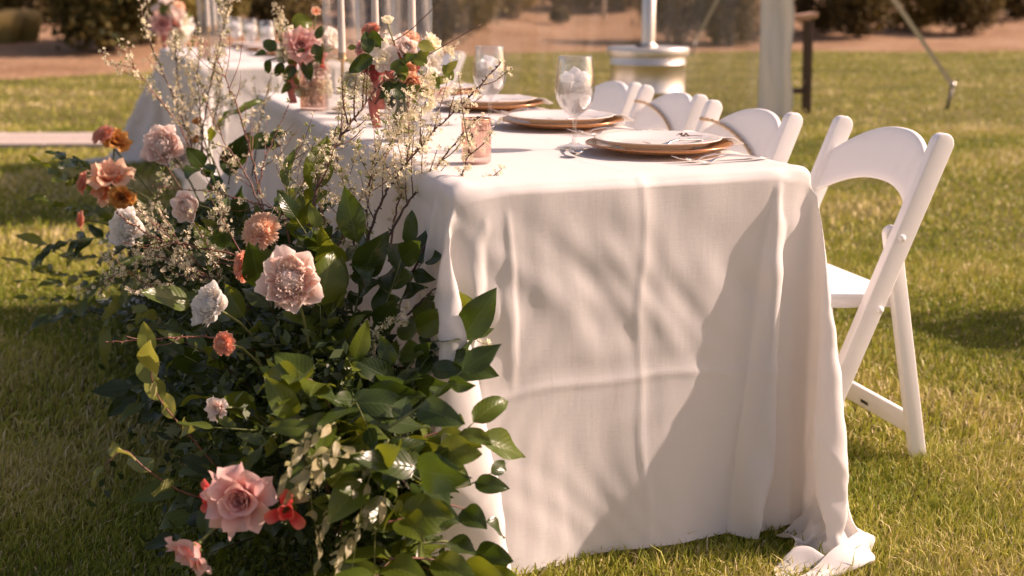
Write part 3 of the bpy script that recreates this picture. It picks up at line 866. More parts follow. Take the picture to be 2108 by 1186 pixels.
    [[-43,2,5,6,4,-1,1,1,-3,-4,-4,2,7,3,14,26,14,0,-4,-2,0,-10,-22,-5,-1,-3,7,18,4,-9,-3,2,2,-4,-2,0,0,0,1,0,0,1,0,0,0,0,0,0,0,0,0,0,0,1,4,4,-4,-2,0,1,1,7,5,1,-1,1,0,-8,-2,3,-3,-15,-13,-11,-1,-1,-8,1,20,30,10,6,7,-4,-5,-7,9,8,4,12,4], [27,-3,4,14,13,2,-1,-4,0,-9,-12,-13,-24,-13,4,8,4,-3,-6,-4,2,1,11,17,4,-8,-21,-5,4,6,3,5,4,-5,-2,1,-1,-1,1,2,2,0,-1,-2,-1,1,-1,0,0,0,0,0,1,3,4,2,-4,0,3,0,0,-1,-5,-3,3,1,-2,-9,-9,-1,2,8,5,2,-5,1,3,1,1,-3,-2,14,10,7,0,-2,9,4,-4,-3,-6], [13,-30,-9,20,11,-4,-7,-1,7,11,14,11,9,6,1,2,0,2,0,-1,0,2,2,1,-1,-1,2,0,1,2,1,0,-1,0,1,0,0,0,-1,0,1,0,-1,0,1,0,0,0,0,0,0,-1,0,1,-1,-1,1,0,0,0,0,-2,0,0,0,-1,1,0,-1,-3,-3,-2,1,0,1,-2,-8,-2,0,-5,-8,-20,-3,0,8,3,-17,-6,2,4,5]],
    [[-33,-1,4,5,1,0,-2,-7,-3,-5,-5,5,11,12,4,14,20,7,0,-1,1,-4,-22,-13,4,-3,-2,18,8,-9,-3,-1,2,-3,0,-1,-1,0,1,2,0,-1,1,0,0,1,-1,0,0,0,0,0,1,0,4,5,-3,-3,0,0,2,8,3,0,0,0,-5,-2,-6,-5,-9,-10,-6,-5,4,3,4,17,25,14,3,-13,-13,5,-3,-5,11,6,1,7,7], [34,8,6,8,1,-1,-2,-10,-10,-13,-11,2,-4,-22,-11,3,11,4,-3,-4,1,1,3,18,13,-4,-21,-13,5,3,4,4,5,-2,-3,1,-1,-1,1,3,1,-1,-2,-1,0,0,0,1,-1,0,0,0,0,3,5,2,-2,-2,2,1,0,-2,-6,-5,3,4,-4,-10,-8,1,7,8,2,-3,-7,-5,0,6,4,-2,0,14,14,9,10,5,4,-4,-8,-10,1], [-15,-4,11,12,5,-4,-1,14,10,7,4,2,4,6,3,1,1,0,0,0,-1,1,3,0,-1,1,-1,1,2,2,-1,1,0,1,-1,0,0,0,1,-1,0,0,1,0,-1,0,0,0,0,0,0,1,0,-1,0,-1,0,1,0,-1,0,0,-1,0,-1,1,0,0,-1,-1,-3,-1,-1,1,1,1,-2,-5,-5,-4,-7,-12,0,5,-13,-17,-1,-10,-2,15,-1]],
    [[-2,-21,-4,1,2,0,-2,-6,-4,-1,-4,-5,2,10,13,8,16,18,8,-2,-4,-2,-11,-20,1,3,-7,12,15,-10,-6,1,2,-2,0,-2,1,0,1,0,0,1,0,0,0,0,0,0,0,0,0,0,0,0,3,5,-1,-2,-1,0,3,8,2,0,0,0,-6,-4,-7,-10,-10,-3,-8,3,4,9,18,25,16,0,-14,-20,5,0,-14,6,8,6,6,10,3], [38,13,5,0,-1,0,-4,-10,-14,-6,-8,-5,-3,-9,-16,-7,4,11,8,-4,-8,0,1,15,19,4,-15,-21,4,3,7,-1,3,-1,-1,-1,0,-1,2,2,1,-1,-1,-2,0,0,0,0,0,-1,1,0,1,1,5,2,0,-3,3,1,0,-4,-6,-2,3,4,-9,-10,-5,3,9,3,-2,-5,-5,-3,2,10,7,4,11,3,6,13,9,7,1,-6,-20,-19,11], [-24,21,14,-1,1,2,6,11,10,2,0,-1,0,4,6,4,1,0,0,0,0,0,2,2,-1,-2,2,0,0,2,2,0,0,0,1,0,0,0,-1,1,-1,1,-1,0,1,0,0,0,0,0,0,-1,0,1,-1,-1,1,0,0,0,0,-2,0,0,0,0,0,-1,0,-2,-3,-1,1,1,1,0,-3,-7,-5,-5,-1,1,-10,-16,-15,-5,9,-10,6,10,-17]],
    [[34,-32,-24,-4,-1,-1,-1,1,-5,-1,1,-5,-6,0,7,11,16,19,15,5,-3,-1,-7,-22,-7,5,-3,2,22,-5,-9,-2,0,0,-1,0,-1,1,1,0,0,0,1,0,0,0,0,0,0,0,0,0,0,1,1,5,-1,-2,0,0,4,7,2,1,0,-1,-6,-6,-10,-11,-5,-8,1,4,9,17,23,15,0,-12,-22,-6,3,0,6,9,-1,-2,15,9,2], [34,12,8,2,-2,-3,-3,-2,-11,-5,0,-6,-9,-7,-12,-15,-7,5,13,6,-6,-6,0,5,21,11,-6,-20,-5,-2,10,2,2,-1,-3,1,-1,-1,1,3,1,-1,-2,0,-1,0,1,-1,-1,1,0,0,0,2,3,3,0,0,1,1,0,-5,-5,0,4,-2,-10,-9,-1,6,7,-1,-4,-5,-4,-3,4,5,5,19,27,10,0,5,-2,3,-5,-13,-24,-6,11], [-11,4,9,6,-1,4,13,5,8,4,1,0,0,1,3,5,3,2,0,0,0,0,0,3,0,0,-1,0,0,3,1,1,1,0,-1,0,0,0,0,0,1,-1,1,0,-1,0,0,0,0,0,0,1,0,-1,0,-1,0,1,-1,1,-1,-1,0,0,0,0,0,0,-2,-2,-2,0,1,0,1,-2,-5,-3,-1,-6,-6,-8,-10,-6,-2,-2,-7,-9,0,-1,-6]],
    [[54,-19,-32,-23,-7,-4,-4,2,1,-4,0,-1,-4,-5,0,7,14,18,20,13,2,-8,-6,-12,-14,4,3,-5,16,5,-10,-2,1,-2,0,0,0,0,0,1,0,1,0,1,-1,0,0,0,0,0,0,0,0,0,2,3,1,-2,-1,1,6,6,2,-1,0,-2,-6,-9,-12,-8,-4,-5,4,9,17,23,16,2,-8,-22,-9,15,7,-2,-1,-5,-12,-8,19,14,10], [30,5,12,6,-6,-7,-8,2,5,-6,-3,-1,-7,-8,-8,-12,-14,-6,8,14,2,-11,-7,2,20,19,1,-18,-15,-1,10,4,2,-1,-2,0,-1,0,1,3,0,-1,-2,-1,0,0,0,0,0,0,0,0,0,1,4,4,0,-2,2,0,0,-5,-5,1,3,-4,-10,-7,2,9,1,-3,-5,-6,-3,4,7,7,18,25,14,0,-2,-1,0,-7,-7,-3,-4,-3,-10], [-1,-4,-7,0,10,20,17,2,-1,3,1,1,1,0,2,3,5,3,1,0,0,1,1,0,1,-1,0,2,-1,2,2,0,0,0,1,0,0,0,0,0,-1,1,-1,0,1,0,0,0,0,0,0,0,-1,0,0,0,0,0,0,-1,0,-1,0,0,0,0,-1,-1,-1,-3,0,1,1,0,-2,-4,-4,-3,-5,-5,-5,-4,-2,-2,1,5,-3,-5,-23,-21,3]],
    [[57,-3,-19,-36,-27,-10,-3,-1,1,-2,-1,5,2,-5,-3,0,7,15,22,19,10,-2,-7,-11,-17,-2,4,-4,9,13,-9,-3,0,-1,0,-1,1,-1,2,1,0,0,0,0,0,0,0,0,1,-1,1,-1,0,0,2,3,2,-2,-1,-1,7,6,1,0,0,-6,-5,-11,-11,-5,-8,5,8,16,22,16,6,-7,-17,-12,5,12,1,-3,-9,-15,-9,10,12,7,16], [29,0,5,8,-8,-19,-9,4,11,-2,-1,7,2,-8,-10,-6,-12,-13,-2,10,11,-1,-11,-5,11,22,10,-10,-22,-1,6,4,3,0,-2,0,-1,-1,3,1,1,-1,-2,-1,0,0,0,0,1,-1,0,0,0,1,3,3,1,0,1,0,-1,-6,-3,3,2,-8,-11,-4,7,4,-2,-4,-6,-3,2,9,12,19,22,13,2,-2,-3,-6,-13,-16,-3,17,11,-6,-18], [1,4,-10,0,21,21,7,-1,-2,-1,0,2,0,0,0,1,5,4,4,0,0,0,1,2,1,-1,-1,0,2,0,3,1,0,0,-1,1,-1,0,0,0,1,-1,1,0,0,-1,0,0,0,0,0,0,1,0,-1,0,0,0,0,0,-2,0,0,0,0,0,0,-2,-2,-1,0,0,1,-1,-4,-5,-3,-6,-6,-4,-3,-2,0,3,8,6,-3,-1,-19,-35,-12]],
    [[56,1,-3,-19,-32,-25,-15,-7,-2,-2,-2,2,4,2,-3,-1,1,9,16,23,19,7,-4,-9,-19,-11,5,0,3,17,-8,-5,0,1,-1,0,0,0,1,0,0,0,1,0,0,0,1,-1,0,0,0,0,0,0,1,3,1,0,-2,1,7,6,0,1,-1,-7,-8,-12,-9,-7,1,7,16,21,17,7,-6,-18,-11,4,9,3,-1,-8,-17,-7,8,6,1,5,10], [29,-1,-1,3,12,-5,-13,-10,-5,-3,-3,6,8,2,-6,-5,-6,-12,-12,-1,12,8,-5,-8,1,20,15,-2,-19,-8,1,6,4,1,-1,-1,-1,-1,2,3,0,-2,-1,-1,0,0,0,1,-1,0,1,-1,0,1,3,4,1,-1,2,0,-2,-7,-3,4,0,-10,-9,1,6,1,-4,-6,-4,1,9,15,21,21,11,1,-2,-3,-6,-19,-20,-5,18,22,9,-5,-18], [1,-1,3,9,10,9,7,3,0,-3,-1,1,1,2,1,1,1,4,5,3,0,0,1,1,1,1,-1,0,1,-1,3,1,0,0,1,-1,1,0,0,0,-1,0,0,0,0,1,0,0,0,0,0,0,0,-1,1,-1,-1,1,0,-1,0,0,-1,0,0,-1,0,-2,-2,0,0,1,-1,-3,-5,-5,-7,-5,-4,-2,-1,0,3,9,9,-3,-8,-16,-11,-14,-22]],
    [[55,-2,0,-2,-12,-25,-25,-20,-9,-2,-2,-4,-1,2,0,1,0,2,10,19,23,16,4,-6,-17,-17,2,6,-7,13,1,-4,-1,0,0,0,0,0,1,0,0,1,0,0,0,0,0,0,0,0,0,0,0,0,1,3,2,-2,0,2,7,4,1,-1,-1,-9,-11,-11,-5,-5,7,14,20,19,7,-5,-21,-12,-4,7,12,6,-5,-8,-1,5,-8,-14,-5,4,11], [30,-2,-8,-2,11,7,2,-10,-14,1,-2,-5,0,4,2,-2,-3,-8,-14,-10,2,12,6,-8,-6,12,22,5,-15,-17,0,11,3,-1,-2,0,-1,0,2,2,-1,-1,-2,0,0,0,0,0,0,1,-1,0,0,0,3,4,1,0,1,1,-3,-7,-1,4,-4,-12,-6,5,4,-3,-6,-5,0,10,18,21,21,10,1,-2,-5,-8,-19,-25,-4,22,20,4,3,6,-1], [1,-4,16,9,-3,2,5,7,5,2,-1,-2,1,1,1,2,0,3,3,6,3,-1,0,1,2,1,-1,-1,2,0,2,0,1,1,0,0,-1,0,0,0,0,1,0,0,0,0,-1,0,0,0,0,0,0,1,-1,0,0,0,-1,1,-1,-1,0,0,0,0,-2,-2,-1,0,1,0,-4,-5,-5,-7,-6,-3,-1,0,-1,3,9,10,-2,-18,-23,-26,-7,12,4]],
    [[47,3,-3,7,-1,-6,-11,-21,-23,-14,-5,-6,-8,-2,-1,-2,0,0,3,11,21,24,14,-1,-12,-21,-6,6,-3,4,8,-3,-1,0,0,0,0,0,1,0,1,0,0,0,1,-1,0,0,0,0,0,0,0,0,1,2,2,0,0,2,7,3,0,-1,-5,-7,-13,-9,-8,6,13,21,19,8,-6,-21,-10,-4,5,11,10,0,-5,-1,5,-8,-17,-4,-4,1,2], [37,-12,-11,-5,-13,-2,19,17,4,0,1,-5,-6,-2,-1,-5,-5,-4,-8,-14,-8,5,11,0,-8,4,20,12,-8,-21,-3,10,4,-1,0,-1,-1,0,2,1,1,-2,-1,-1,0,0,0,0,0,0,0,0,0,1,2,3,3,0,1,-1,-3,-6,1,3,-8,-11,-3,7,-1,-5,-6,-1,10,19,23,20,8,1,-1,-6,-11,-18,-25,0,26,23,11,0,1,3,1], [-1,9,6,-1,2,1,2,5,7,6,2,0,1,0,1,0,2,1,2,4,5,3,-1,1,2,0,0,0,0,2,0,2,1,-1,0,0,1,-1,1,-1,1,-1,0,0,0,0,1,0,0,0,0,0,0,-1,1,-1,0,0,0,-1,-1,0,0,0,0,-1,-2,-1,-1,1,0,-3,-5,-7,-7,-5,-3,0,0,0,3,6,8,-3,-19,-15,-7,-6,-6,8,7]],
    [[23,13,-1,3,6,5,-2,0,-8,-17,-17,-9,-10,-12,-9,-8,-3,-1,0,5,13,24,22,10,-6,-19,-15,4,2,-1,11,-4,-2,0,1,0,0,1,0,1,-1,1,0,0,0,0,0,0,0,0,0,0,0,1,-1,3,2,0,-1,4,7,2,0,0,-8,-10,-12,-7,-1,12,20,20,9,-8,-19,-10,-2,7,10,9,3,0,-4,0,-3,-9,-8,-5,-4,-2,-2], [48,-15,-7,-14,-25,-4,3,11,22,17,9,2,-3,-4,-7,-10,-8,-4,-5,-9,-13,-6,7,9,-4,-6,15,19,-1,-20,-9,8,6,1,-2,0,-1,0,3,1,-1,-2,-1,0,0,0,0,0,0,0,0,0,0,0,2,5,1,1,1,0,-6,-7,4,1,-11,-10,3,3,-3,-7,-1,10,21,23,18,8,1,-2,-8,-13,-19,-17,4,26,21,10,1,0,2,0,0], [-1,16,-11,-1,6,4,2,1,1,6,7,4,0,2,1,2,2,0,2,3,4,4,3,-1,1,3,0,-1,0,2,1,1,0,1,0,0,-1,1,-1,1,-1,1,0,0,0,0,0,-1,0,0,0,0,0,1,-1,0,0,0,0,-1,-1,0,0,0,0,-2,-2,-1,1,0,-3,-5,-7,-7,-6,-2,0,-1,2,3,4,4,-3,-16,-10,-3,-1,-1,-5,-1,11]],
    [[-4,27,-2,-14,15,13,10,8,3,-3,-12,-14,-11,-14,-13,-15,-14,-5,-1,0,6,15,25,21,4,-14,-21,-2,8,-4,11,-4,-3,2,0,0,0,0,2,-1,1,0,0,0,0,0,0,0,0,0,0,0,0,0,1,1,3,0,1,3,7,1,0,-1,-10,-13,-9,-7,11,20,21,10,-10,-17,-10,0,8,10,8,3,-1,-5,-4,-5,-6,-1,-2,-10,-2,0,-4], [57,-15,1,-2,-3,-2,-9,-17,-8,11,14,14,6,1,-1,-10,-11,-10,-5,-6,-10,-13,-4,10,4,-6,7,20,7,-15,-16,2,9,3,-1,-1,-1,1,2,1,-1,-2,-1,0,0,0,0,0,1,-1,0,0,0,0,2,4,3,0,1,-1,-7,-4,4,-3,-13,-5,5,-2,-6,-3,10,23,24,18,7,0,-4,-9,-16,-19,-12,9,28,20,5,1,-2,2,2,1,-2], [-1,5,3,-3,1,1,0,1,3,2,6,6,3,2,3,3,3,3,1,1,3,5,4,2,0,1,2,-1,0,1,0,2,1,0,0,0,1,-1,1,-1,1,-1,0,0,0,0,0,1,0,0,0,0,0,-1,0,0,0,0,-1,0,-1,-1,1,0,-1,-1,-2,0,0,-2,-5,-9,-7,-5,-2,-1,1,2,3,5,2,-5,-15,-9,-2,-1,-3,-2,1,0,12]],
    [[-7,23,12,-4,-9,0,9,10,9,8,3,-4,-6,-9,-16,-15,-18,-19,-10,-3,0,7,19,25,18,-4,-21,-12,5,-1,6,1,-1,1,0,1,0,1,0,0,1,0,1,-1,0,0,0,0,0,0,0,1,-1,0,0,2,3,0,0,5,7,0,-1,-3,-12,-12,-9,5,20,21,12,-12,-15,-9,2,9,10,7,2,-2,-8,-11,-7,-4,-3,-2,2,-2,2,-3,-9], [61,-12,-5,3,9,0,-6,-10,-15,-14,-2,9,15,5,9,3,-8,-10,-13,-8,-8,-11,-11,-1,9,-1,-1,18,14,-6,-19,-3,8,4,-1,-1,0,0,2,1,-1,-2,-1,0,0,0,0,0,0,1,-1,0,0,0,1,4,3,1,2,-2,-8,-2,4,-8,-12,0,3,-6,-4,10,24,24,17,6,-1,-5,-11,-18,-16,0,17,21,15,3,0,-1,0,1,1,-1,-7], [0,-20,14,11,4,1,-3,-1,1,0,2,3,5,3,4,3,4,5,4,2,2,3,5,4,1,1,2,0,-1,1,1,2,0,0,1,0,-1,1,-1,1,-1,1,0,0,0,0,0,0,0,-1,0,0,0,1,0,-1,-1,1,-1,-1,0,0,0,0,-1,-3,0,0,-2,-6,-8,-8,-5,-2,1,1,1,4,3,-2,-7,-10,-6,-1,1,0,-2,-1,0,-4,8]],
    [[6,13,17,0,-16,-11,-10,-5,6,12,14,13,6,2,-5,-8,-12,-22,-23,-15,-7,0,8,22,26,10,-14,-19,-1,2,1,7,-2,2,1,0,0,1,0,1,-1,1,0,0,0,0,0,0,0,1,-1,0,0,0,0,2,3,0,2,5,4,1,-1,-8,-12,-10,-4,18,23,13,-13,-14,-6,5,10,9,5,0,-5,-11,-13,-9,-2,-2,0,-1,3,8,2,-11,-4], [62,-9,-15,0,15,5,-3,1,-2,-7,-7,-7,-5,3,5,8,3,-1,-7,-14,-12,-10,-13,-10,2,7,-4,11,19,1,-17,-8,7,5,0,-1,-2,2,2,-1,-1,-1,-1,0,0,0,0,0,1,-1,0,0,0,0,1,4,4,1,0,-1,-9,1,2,-13,-9,3,-3,-4,10,25,25,15,5,-3,-7,-13,-13,-7,9,16,14,7,1,-1,1,-1,0,1,-2,-2,-11], [0,-3,16,6,-5,-2,3,1,-3,0,-3,0,1,4,3,3,2,4,6,5,3,3,4,5,3,1,1,2,-1,0,2,1,1,1,0,-1,1,-1,1,-1,1,-1,0,0,0,0,0,0,0,1,0,0,0,-1,0,1,-1,-1,1,-1,-1,0,0,-1,-1,-1,-1,-1,-6,-9,-9,-3,-2,0,1,2,3,0,-4,-8,-6,-3,-1,1,0,0,0,0,2,-8,-7]],
    [[14,5,15,6,-5,-8,-11,-14,-13,-7,2,8,10,13,15,7,1,-7,-18,-24,-20,-11,-2,11,24,23,0,-21,-7,6,-2,7,-4,4,0,1,1,-1,1,0,1,0,0,0,0,0,0,1,-1,0,0,0,0,0,1,0,3,2,0,7,3,1,-1,-12,-13,-9,14,25,13,-13,-12,-3,6,10,8,3,-4,-10,-14,-13,-6,-2,-1,-1,2,5,9,9,-2,-10,4], [62,-3,-9,-6,3,6,2,2,-1,-2,-2,0,-2,0,-5,-3,1,3,2,-4,-12,-14,-14,-16,-9,4,2,5,20,8,-12,-14,6,7,-2,-2,0,1,2,0,-2,-2,0,0,0,0,0,1,-1,1,0,-1,0,0,0,4,4,2,1,-5,-9,5,-3,-14,-3,0,-3,9,25,25,14,4,-5,-10,-12,-10,3,14,14,7,1,0,-1,0,0,2,0,-1,-7,-6,-9], [0,0,4,4,2,2,1,2,3,0,0,-2,0,-1,0,1,2,3,3,5,6,5,4,4,6,3,2,0,1,0,1,0,2,-1,1,1,-1,1,-1,0,0,1,0,0,0,0,0,0,0,0,-1,0,0,1,0,-1,0,0,-1,-1,0,0,0,-1,-2,-1,-1,-6,-10,-8,-4,-2,1,2,1,1,-2,-6,-6,-3,-1,-1,0,0,0,1,0,3,2,-14,-16]],
    [[16,2,13,13,5,-4,-4,-8,-13,-15,-13,-11,-4,2,8,12,12,14,5,-8,-21,-23,-16,-4,13,27,17,-13,-14,3,-2,3,1,5,0,0,0,1,1,0,0,0,0,0,0,0,0,0,0,0,0,0,1,-1,0,1,3,2,2,7,2,-1,-3,-15,-9,3,24,14,-11,-9,-1,8,9,5,-3,-10,-14,-14,-9,-5,1,1,2,5,6,11,11,1,-3,4,-1], [61,0,-9,-11,-4,4,3,4,4,3,1,-3,-1,1,0,0,1,-3,-2,1,-1,-11,-15,-16,-19,-8,4,1,17,16,-6,-13,1,9,-4,-3,-2,2,3,-1,-2,-1,-1,0,0,0,0,0,1,0,-1,0,0,0,1,2,6,1,0,-4,-6,4,-10,-12,-1,0,9,26,24,13,1,-7,-10,-8,0,10,8,5,1,-2,1,1,1,2,2,0,-2,-3,-4,-5,-8], [0,0,0,9,5,-1,0,0,1,2,2,2,0,0,-1,0,0,-1,1,2,5,6,6,5,6,6,2,2,0,0,2,1,0,1,0,1,0,-1,0,1,-1,0,0,0,0,0,0,0,0,0,1,0,0,-1,0,0,0,0,-1,-1,0,0,0,-2,-1,-1,-7,-11,-7,-5,0,1,1,0,-1,-4,-6,-3,-2,0,0,0,0,1,0,0,2,-3,-9,-3,-10]],
    [[15,1,9,16,10,2,0,-2,-5,-7,-11,-13,-13,-13,-8,-3,3,10,13,12,4,-11,-22,-19,-7,16,25,6,-18,-2,1,0,5,3,-1,2,1,0,0,0,1,0,0,0,0,0,0,0,0,0,1,-1,0,0,0,1,3,2,2,7,1,-1,-6,-15,-4,22,15,-8,-7,1,8,6,-1,-10,-14,-13,-11,-4,-1,3,2,6,8,10,10,8,6,5,-1,-2,-16], [62,-1,-4,-13,-11,-3,0,3,6,5,6,3,3,0,-2,-1,2,1,-1,-1,-1,-1,-6,-15,-20,-22,-8,1,11,19,2,-12,-4,9,-2,-3,-1,2,2,-1,-2,-2,0,0,0,0,0,0,0,0,0,0,0,0,0,3,5,3,1,-6,-3,-1,-13,-8,1,10,25,25,11,-1,-7,-8,0,6,5,2,0,-2,0,2,3,1,3,0,-3,-6,-6,-7,-1,4,5], [0,3,0,5,5,1,0,-1,0,1,0,1,2,1,1,0,1,0,-1,1,0,3,5,7,7,8,6,3,1,0,0,2,1,-1,2,-1,0,1,0,-1,1,0,0,0,0,0,0,0,0,0,0,-1,0,1,0,-1,0,-1,-1,0,0,0,-1,-1,-3,-6,-11,-8,-5,1,0,0,-1,-3,-4,-4,-1,-1,0,0,0,1,1,0,1,2,2,1,-5,-7,-18]],
    [[16,-2,2,12,13,8,1,2,1,0,-2,-5,-9,-10,-13,-12,-10,-7,-1,4,11,8,0,-15,-17,-8,17,20,-8,-10,2,1,6,0,1,1,2,1,-1,1,0,0,0,0,0,0,0,0,0,0,0,0,0,0,0,0,4,1,1,9,2,-2,-14,-7,13,15,-2,-5,1,5,0,-9,-14,-12,-9,-5,1,3,7,7,9,8,9,8,7,3,2,0,-3,-9,-22], [61,0,-1,-6,-12,-8,0,0,-3,0,1,6,5,6,4,3,0,-1,1,0,1,0,-2,-4,-13,-22,-24,-9,3,19,10,-8,-10,9,-2,-1,-2,2,2,-1,-2,-2,0,0,0,0,0,0,1,0,-1,0,0,0,0,2,8,0,3,-8,-2,-4,-14,-2,12,25,24,8,0,-6,-2,4,2,0,-2,-2,0,4,4,3,0,-1,-5,-7,-7,-7,-5,0,4,5,20], [0,6,1,1,2,2,0,1,0,-1,1,0,0,2,1,1,1,1,1,-1,0,1,1,5,6,8,10,7,2,0,1,2,0,0,1,1,0,-1,0,0,0,0,0,1,0,0,-1,0,0,0,0,1,0,0,-1,1,-2,1,-1,-1,0,0,-1,-3,-7,-12,-8,-4,0,0,-2,-2,-4,-2,-2,0,0,0,0,0,1,1,1,2,2,2,0,0,-2,-7,-23]],
    [[16,-2,-3,1,7,9,10,6,5,3,1,1,0,-3,-5,-7,-10,-11,-11,-8,-6,1,6,4,-8,-16,-5,15,9,-11,4,1,3,-1,-1,4,1,0,1,-1,0,1,0,0,0,0,0,0,0,0,0,0,0,1,-1,1,2,4,-3,8,3,-2,-13,4,12,1,-3,0,-1,-7,-12,-11,-8,-3,2,6,8,9,8,9,7,7,5,3,-1,-1,-4,-6,-8,-9,-7], [62,0,0,-1,-4,-6,-7,-7,-4,-3,-2,-1,1,3,6,5,6,5,3,1,0,1,1,-1,-3,-10,-24,-26,-13,18,16,-3,-19,10,-1,0,-1,2,2,-2,-3,-1,0,0,0,0,0,0,0,0,0,0,0,0,0,2,8,1,9,-15,-3,-6,-13,13,28,23,6,0,-2,1,0,-2,-4,-1,2,4,4,2,-1,-2,-5,-8,-8,-4,-1,4,6,6,7,4,7], [0,6,3,0,2,0,1,0,1,0,-1,1,0,-1,1,1,0,1,1,2,1,0,0,0,4,5,10,12,8,2,-2,2,2,0,1,0,0,1,-1,1,0,0,0,-1,0,0,1,0,0,0,0,0,-1,0,1,-1,0,0,-4,2,1,-1,-3,-8,-12,-10,-3,-1,-1,-3,-2,-3,0,-2,0,1,0,1,1,1,1,2,1,1,1,-1,-2,-4,-3,-4,-10]],
    [[17,-4,-5,-3,-2,2,3,5,6,6,7,6,6,4,3,1,-2,-4,-5,-8,-9,-9,-7,-3,-2,-4,-11,-1,13,-9,-3,6,-2,0,3,4,0,1,-1,1,0,0,-1,1,0,0,0,0,1,-1,0,1,-1,0,1,-1,2,6,3,3,1,-5,-10,10,0,-5,-5,-6,-7,-7,-5,0,5,7,9,9,9,7,5,4,2,1,-1,-3,-4,-6,-8,-7,-5,-1,5], [61,0,1,0,0,-1,-2,-2,-3,-2,-3,-5,-5,-4,-4,0,2,5,4,6,3,4,2,2,0,-1,-7,-24,-31,-4,14,14,-14,-2,1,-4,0,4,-1,1,-4,0,0,0,0,0,0,0,0,0,0,0,0,0,0,-1,7,4,-1,-10,3,-13,3,34,23,7,1,-2,-3,-3,-3,0,3,3,2,0,-3,-4,-4,-4,-5,-1,2,4,5,6,5,4,2,0,1], [1,7,3,1,-1,0,1,0,0,0,0,0,0,1,-1,0,1,0,0,1,1,1,1,1,0,3,5,11,16,6,0,-2,5,1,1,0,0,-1,0,0,0,0,1,0,0,0,-1,0,0,0,0,0,1,0,-1,1,-2,0,-1,1,-1,-1,-6,-17,-12,-3,-2,-1,-2,-2,-1,0,-1,2,0,0,2,1,1,1,1,0,0,-2,-2,-3,-3,-1,-2,-2,-5]],
    [[14,-10,-7,-2,0,1,1,2,1,3,3,4,4,6,7,6,6,5,2,1,-2,-3,-6,-6,-6,-5,-6,-10,-14,7,-10,-3,6,5,4,2,0,-1,0,0,1,-1,1,0,0,0,0,0,0,0,0,0,1,-1,0,0,0,8,8,0,0,-8,-1,-9,-5,-4,-5,-4,-1,2,7,10,9,9,7,4,3,2,0,-2,-2,-5,-7,-7,-7,-6,-4,-2,-1,3,5], [59,0,-3,4,1,0,1,0,0,-1,-1,-1,-1,-3,-3,-4,-4,-5,-2,-1,3,3,5,3,5,2,1,-4,-17,-48,18,-8,17,-13,11,-22,0,-1,-1,0,0,-1,0,0,0,0,0,0,0,0,1,0,1,1,1,3,2,13,-14,3,5,-17,52,15,4,-1,-2,-4,-3,2,2,0,-1,-2,-3,-4,-4,-3,-1,1,4,6,6,4,2,1,1,0,0,1,-4], [1,9,1,0,1,0,0,0,0,0,1,-1,0,0,0,0,0,0,0,0,0,0,2,1,0,1,1,3,13,25,3,3,-4,4,-2,2,0,0,0,0,0,0,-1,0,0,0,1,0,0,0,0,0,0,0,0,0,1,-1,-1,1,-2,-3,-28,-11,-2,-2,-1,-1,-1,1,0,1,2,0,2,0,1,0,0,-1,-1,-2,-2,-2,-2,-2,-1,-1,0,-1,-3]],
    [[-8,-21,-10,3,6,5,3,4,4,2,3,2,3,2,2,3,4,5,5,5,6,5,3,0,0,-4,-7,-9,5,-10,-34,1,10,4,3,2,1,1,0,0,0,1,0,0,-1,1,0,0,0,0,0,0,0,0,0,1,2,4,5,16,-4,-33,-3,0,0,0,2,6,8,8,7,5,4,0,0,-2,-4,-5,-5,-7,-7,-6,-5,-4,-3,-2,-2,-2,-1,1,4], [43,-4,0,6,6,2,2,1,2,1,0,1,0,0,0,0,-2,-1,-1,-2,-2,-3,-2,0,1,3,4,4,-3,-4,-51,5,2,1,7,7,0,1,2,1,1,1,0,0,0,0,0,0,0,0,-1,-1,-1,-2,-2,-4,-3,15,-17,-9,-1,51,2,2,-2,-2,-1,0,0,-2,-3,-4,-3,-2,0,2,3,3,3,2,1,0,0,0,-1,-2,-1,-2,-2,-3,-7], [2,11,1,-2,-1,0,0,1,-1,1,-1,1,0,0,0,1,-1,0,1,-1,0,0,0,0,1,0,1,1,-1,8,48,8,-3,-8,-2,-5,0,-2,0,-1,0,0,0,0,0,0,0,0,0,0,0,0,1,1,2,1,3,-4,8,8,-9,-47,-5,-1,0,0,0,0,1,0,2,1,-1,1,-1,0,-2,-1,-2,-1,-2,-2,-2,-1,-1,0,0,0,-1,0,-1]],
    [[-41,-11,2,-1,-1,0,2,2,2,3,3,4,3,5,4,3,4,3,4,4,3,3,4,3,3,3,2,1,-9,-12,-2,0,-7,9,2,1,0,0,2,0,0,0,0,-1,1,0,0,0,0,0,0,0,0,1,0,1,-1,1,3,2,2,1,-7,4,3,4,4,3,1,0,-2,-4,-6,-5,-7,-6,-6,-5,-5,-3,-4,-2,-2,-2,-1,-1,0,-1,0,-1,5], [20,0,12,-1,-3,1,1,3,2,3,4,2,3,3,2,1,3,0,1,1,0,0,0,0,0,0,0,0,1,1,1,-9,9,0,2,-1,-2,1,-1,0,-1,0,0,0,0,0,0,0,0,0,0,1,-1,1,1,1,1,1,-2,-8,0,6,-1,-1,-3,-5,-4,-3,-1,-1,2,2,3,1,-1,-1,-2,-2,-3,-5,-3,-3,-3,-3,-2,-1,-1,-6,-7,-6,1], [1,3,3,1,1,1,-1,0,1,0,1,0,0,0,1,-1,1,1,-1,0,1,0,-1,1,0,0,0,1,2,2,6,12,-10,-1,-5,1,0,1,1,0,1,0,0,0,0,0,0,0,0,0,0,0,-2,-2,-2,-3,-4,1,11,6,4,-13,-3,1,-1,0,0,0,0,0,-1,-1,-1,-2,-2,-1,-2,-2,-1,-1,-2,0,0,-1,0,-1,0,0,1,-1,1]],
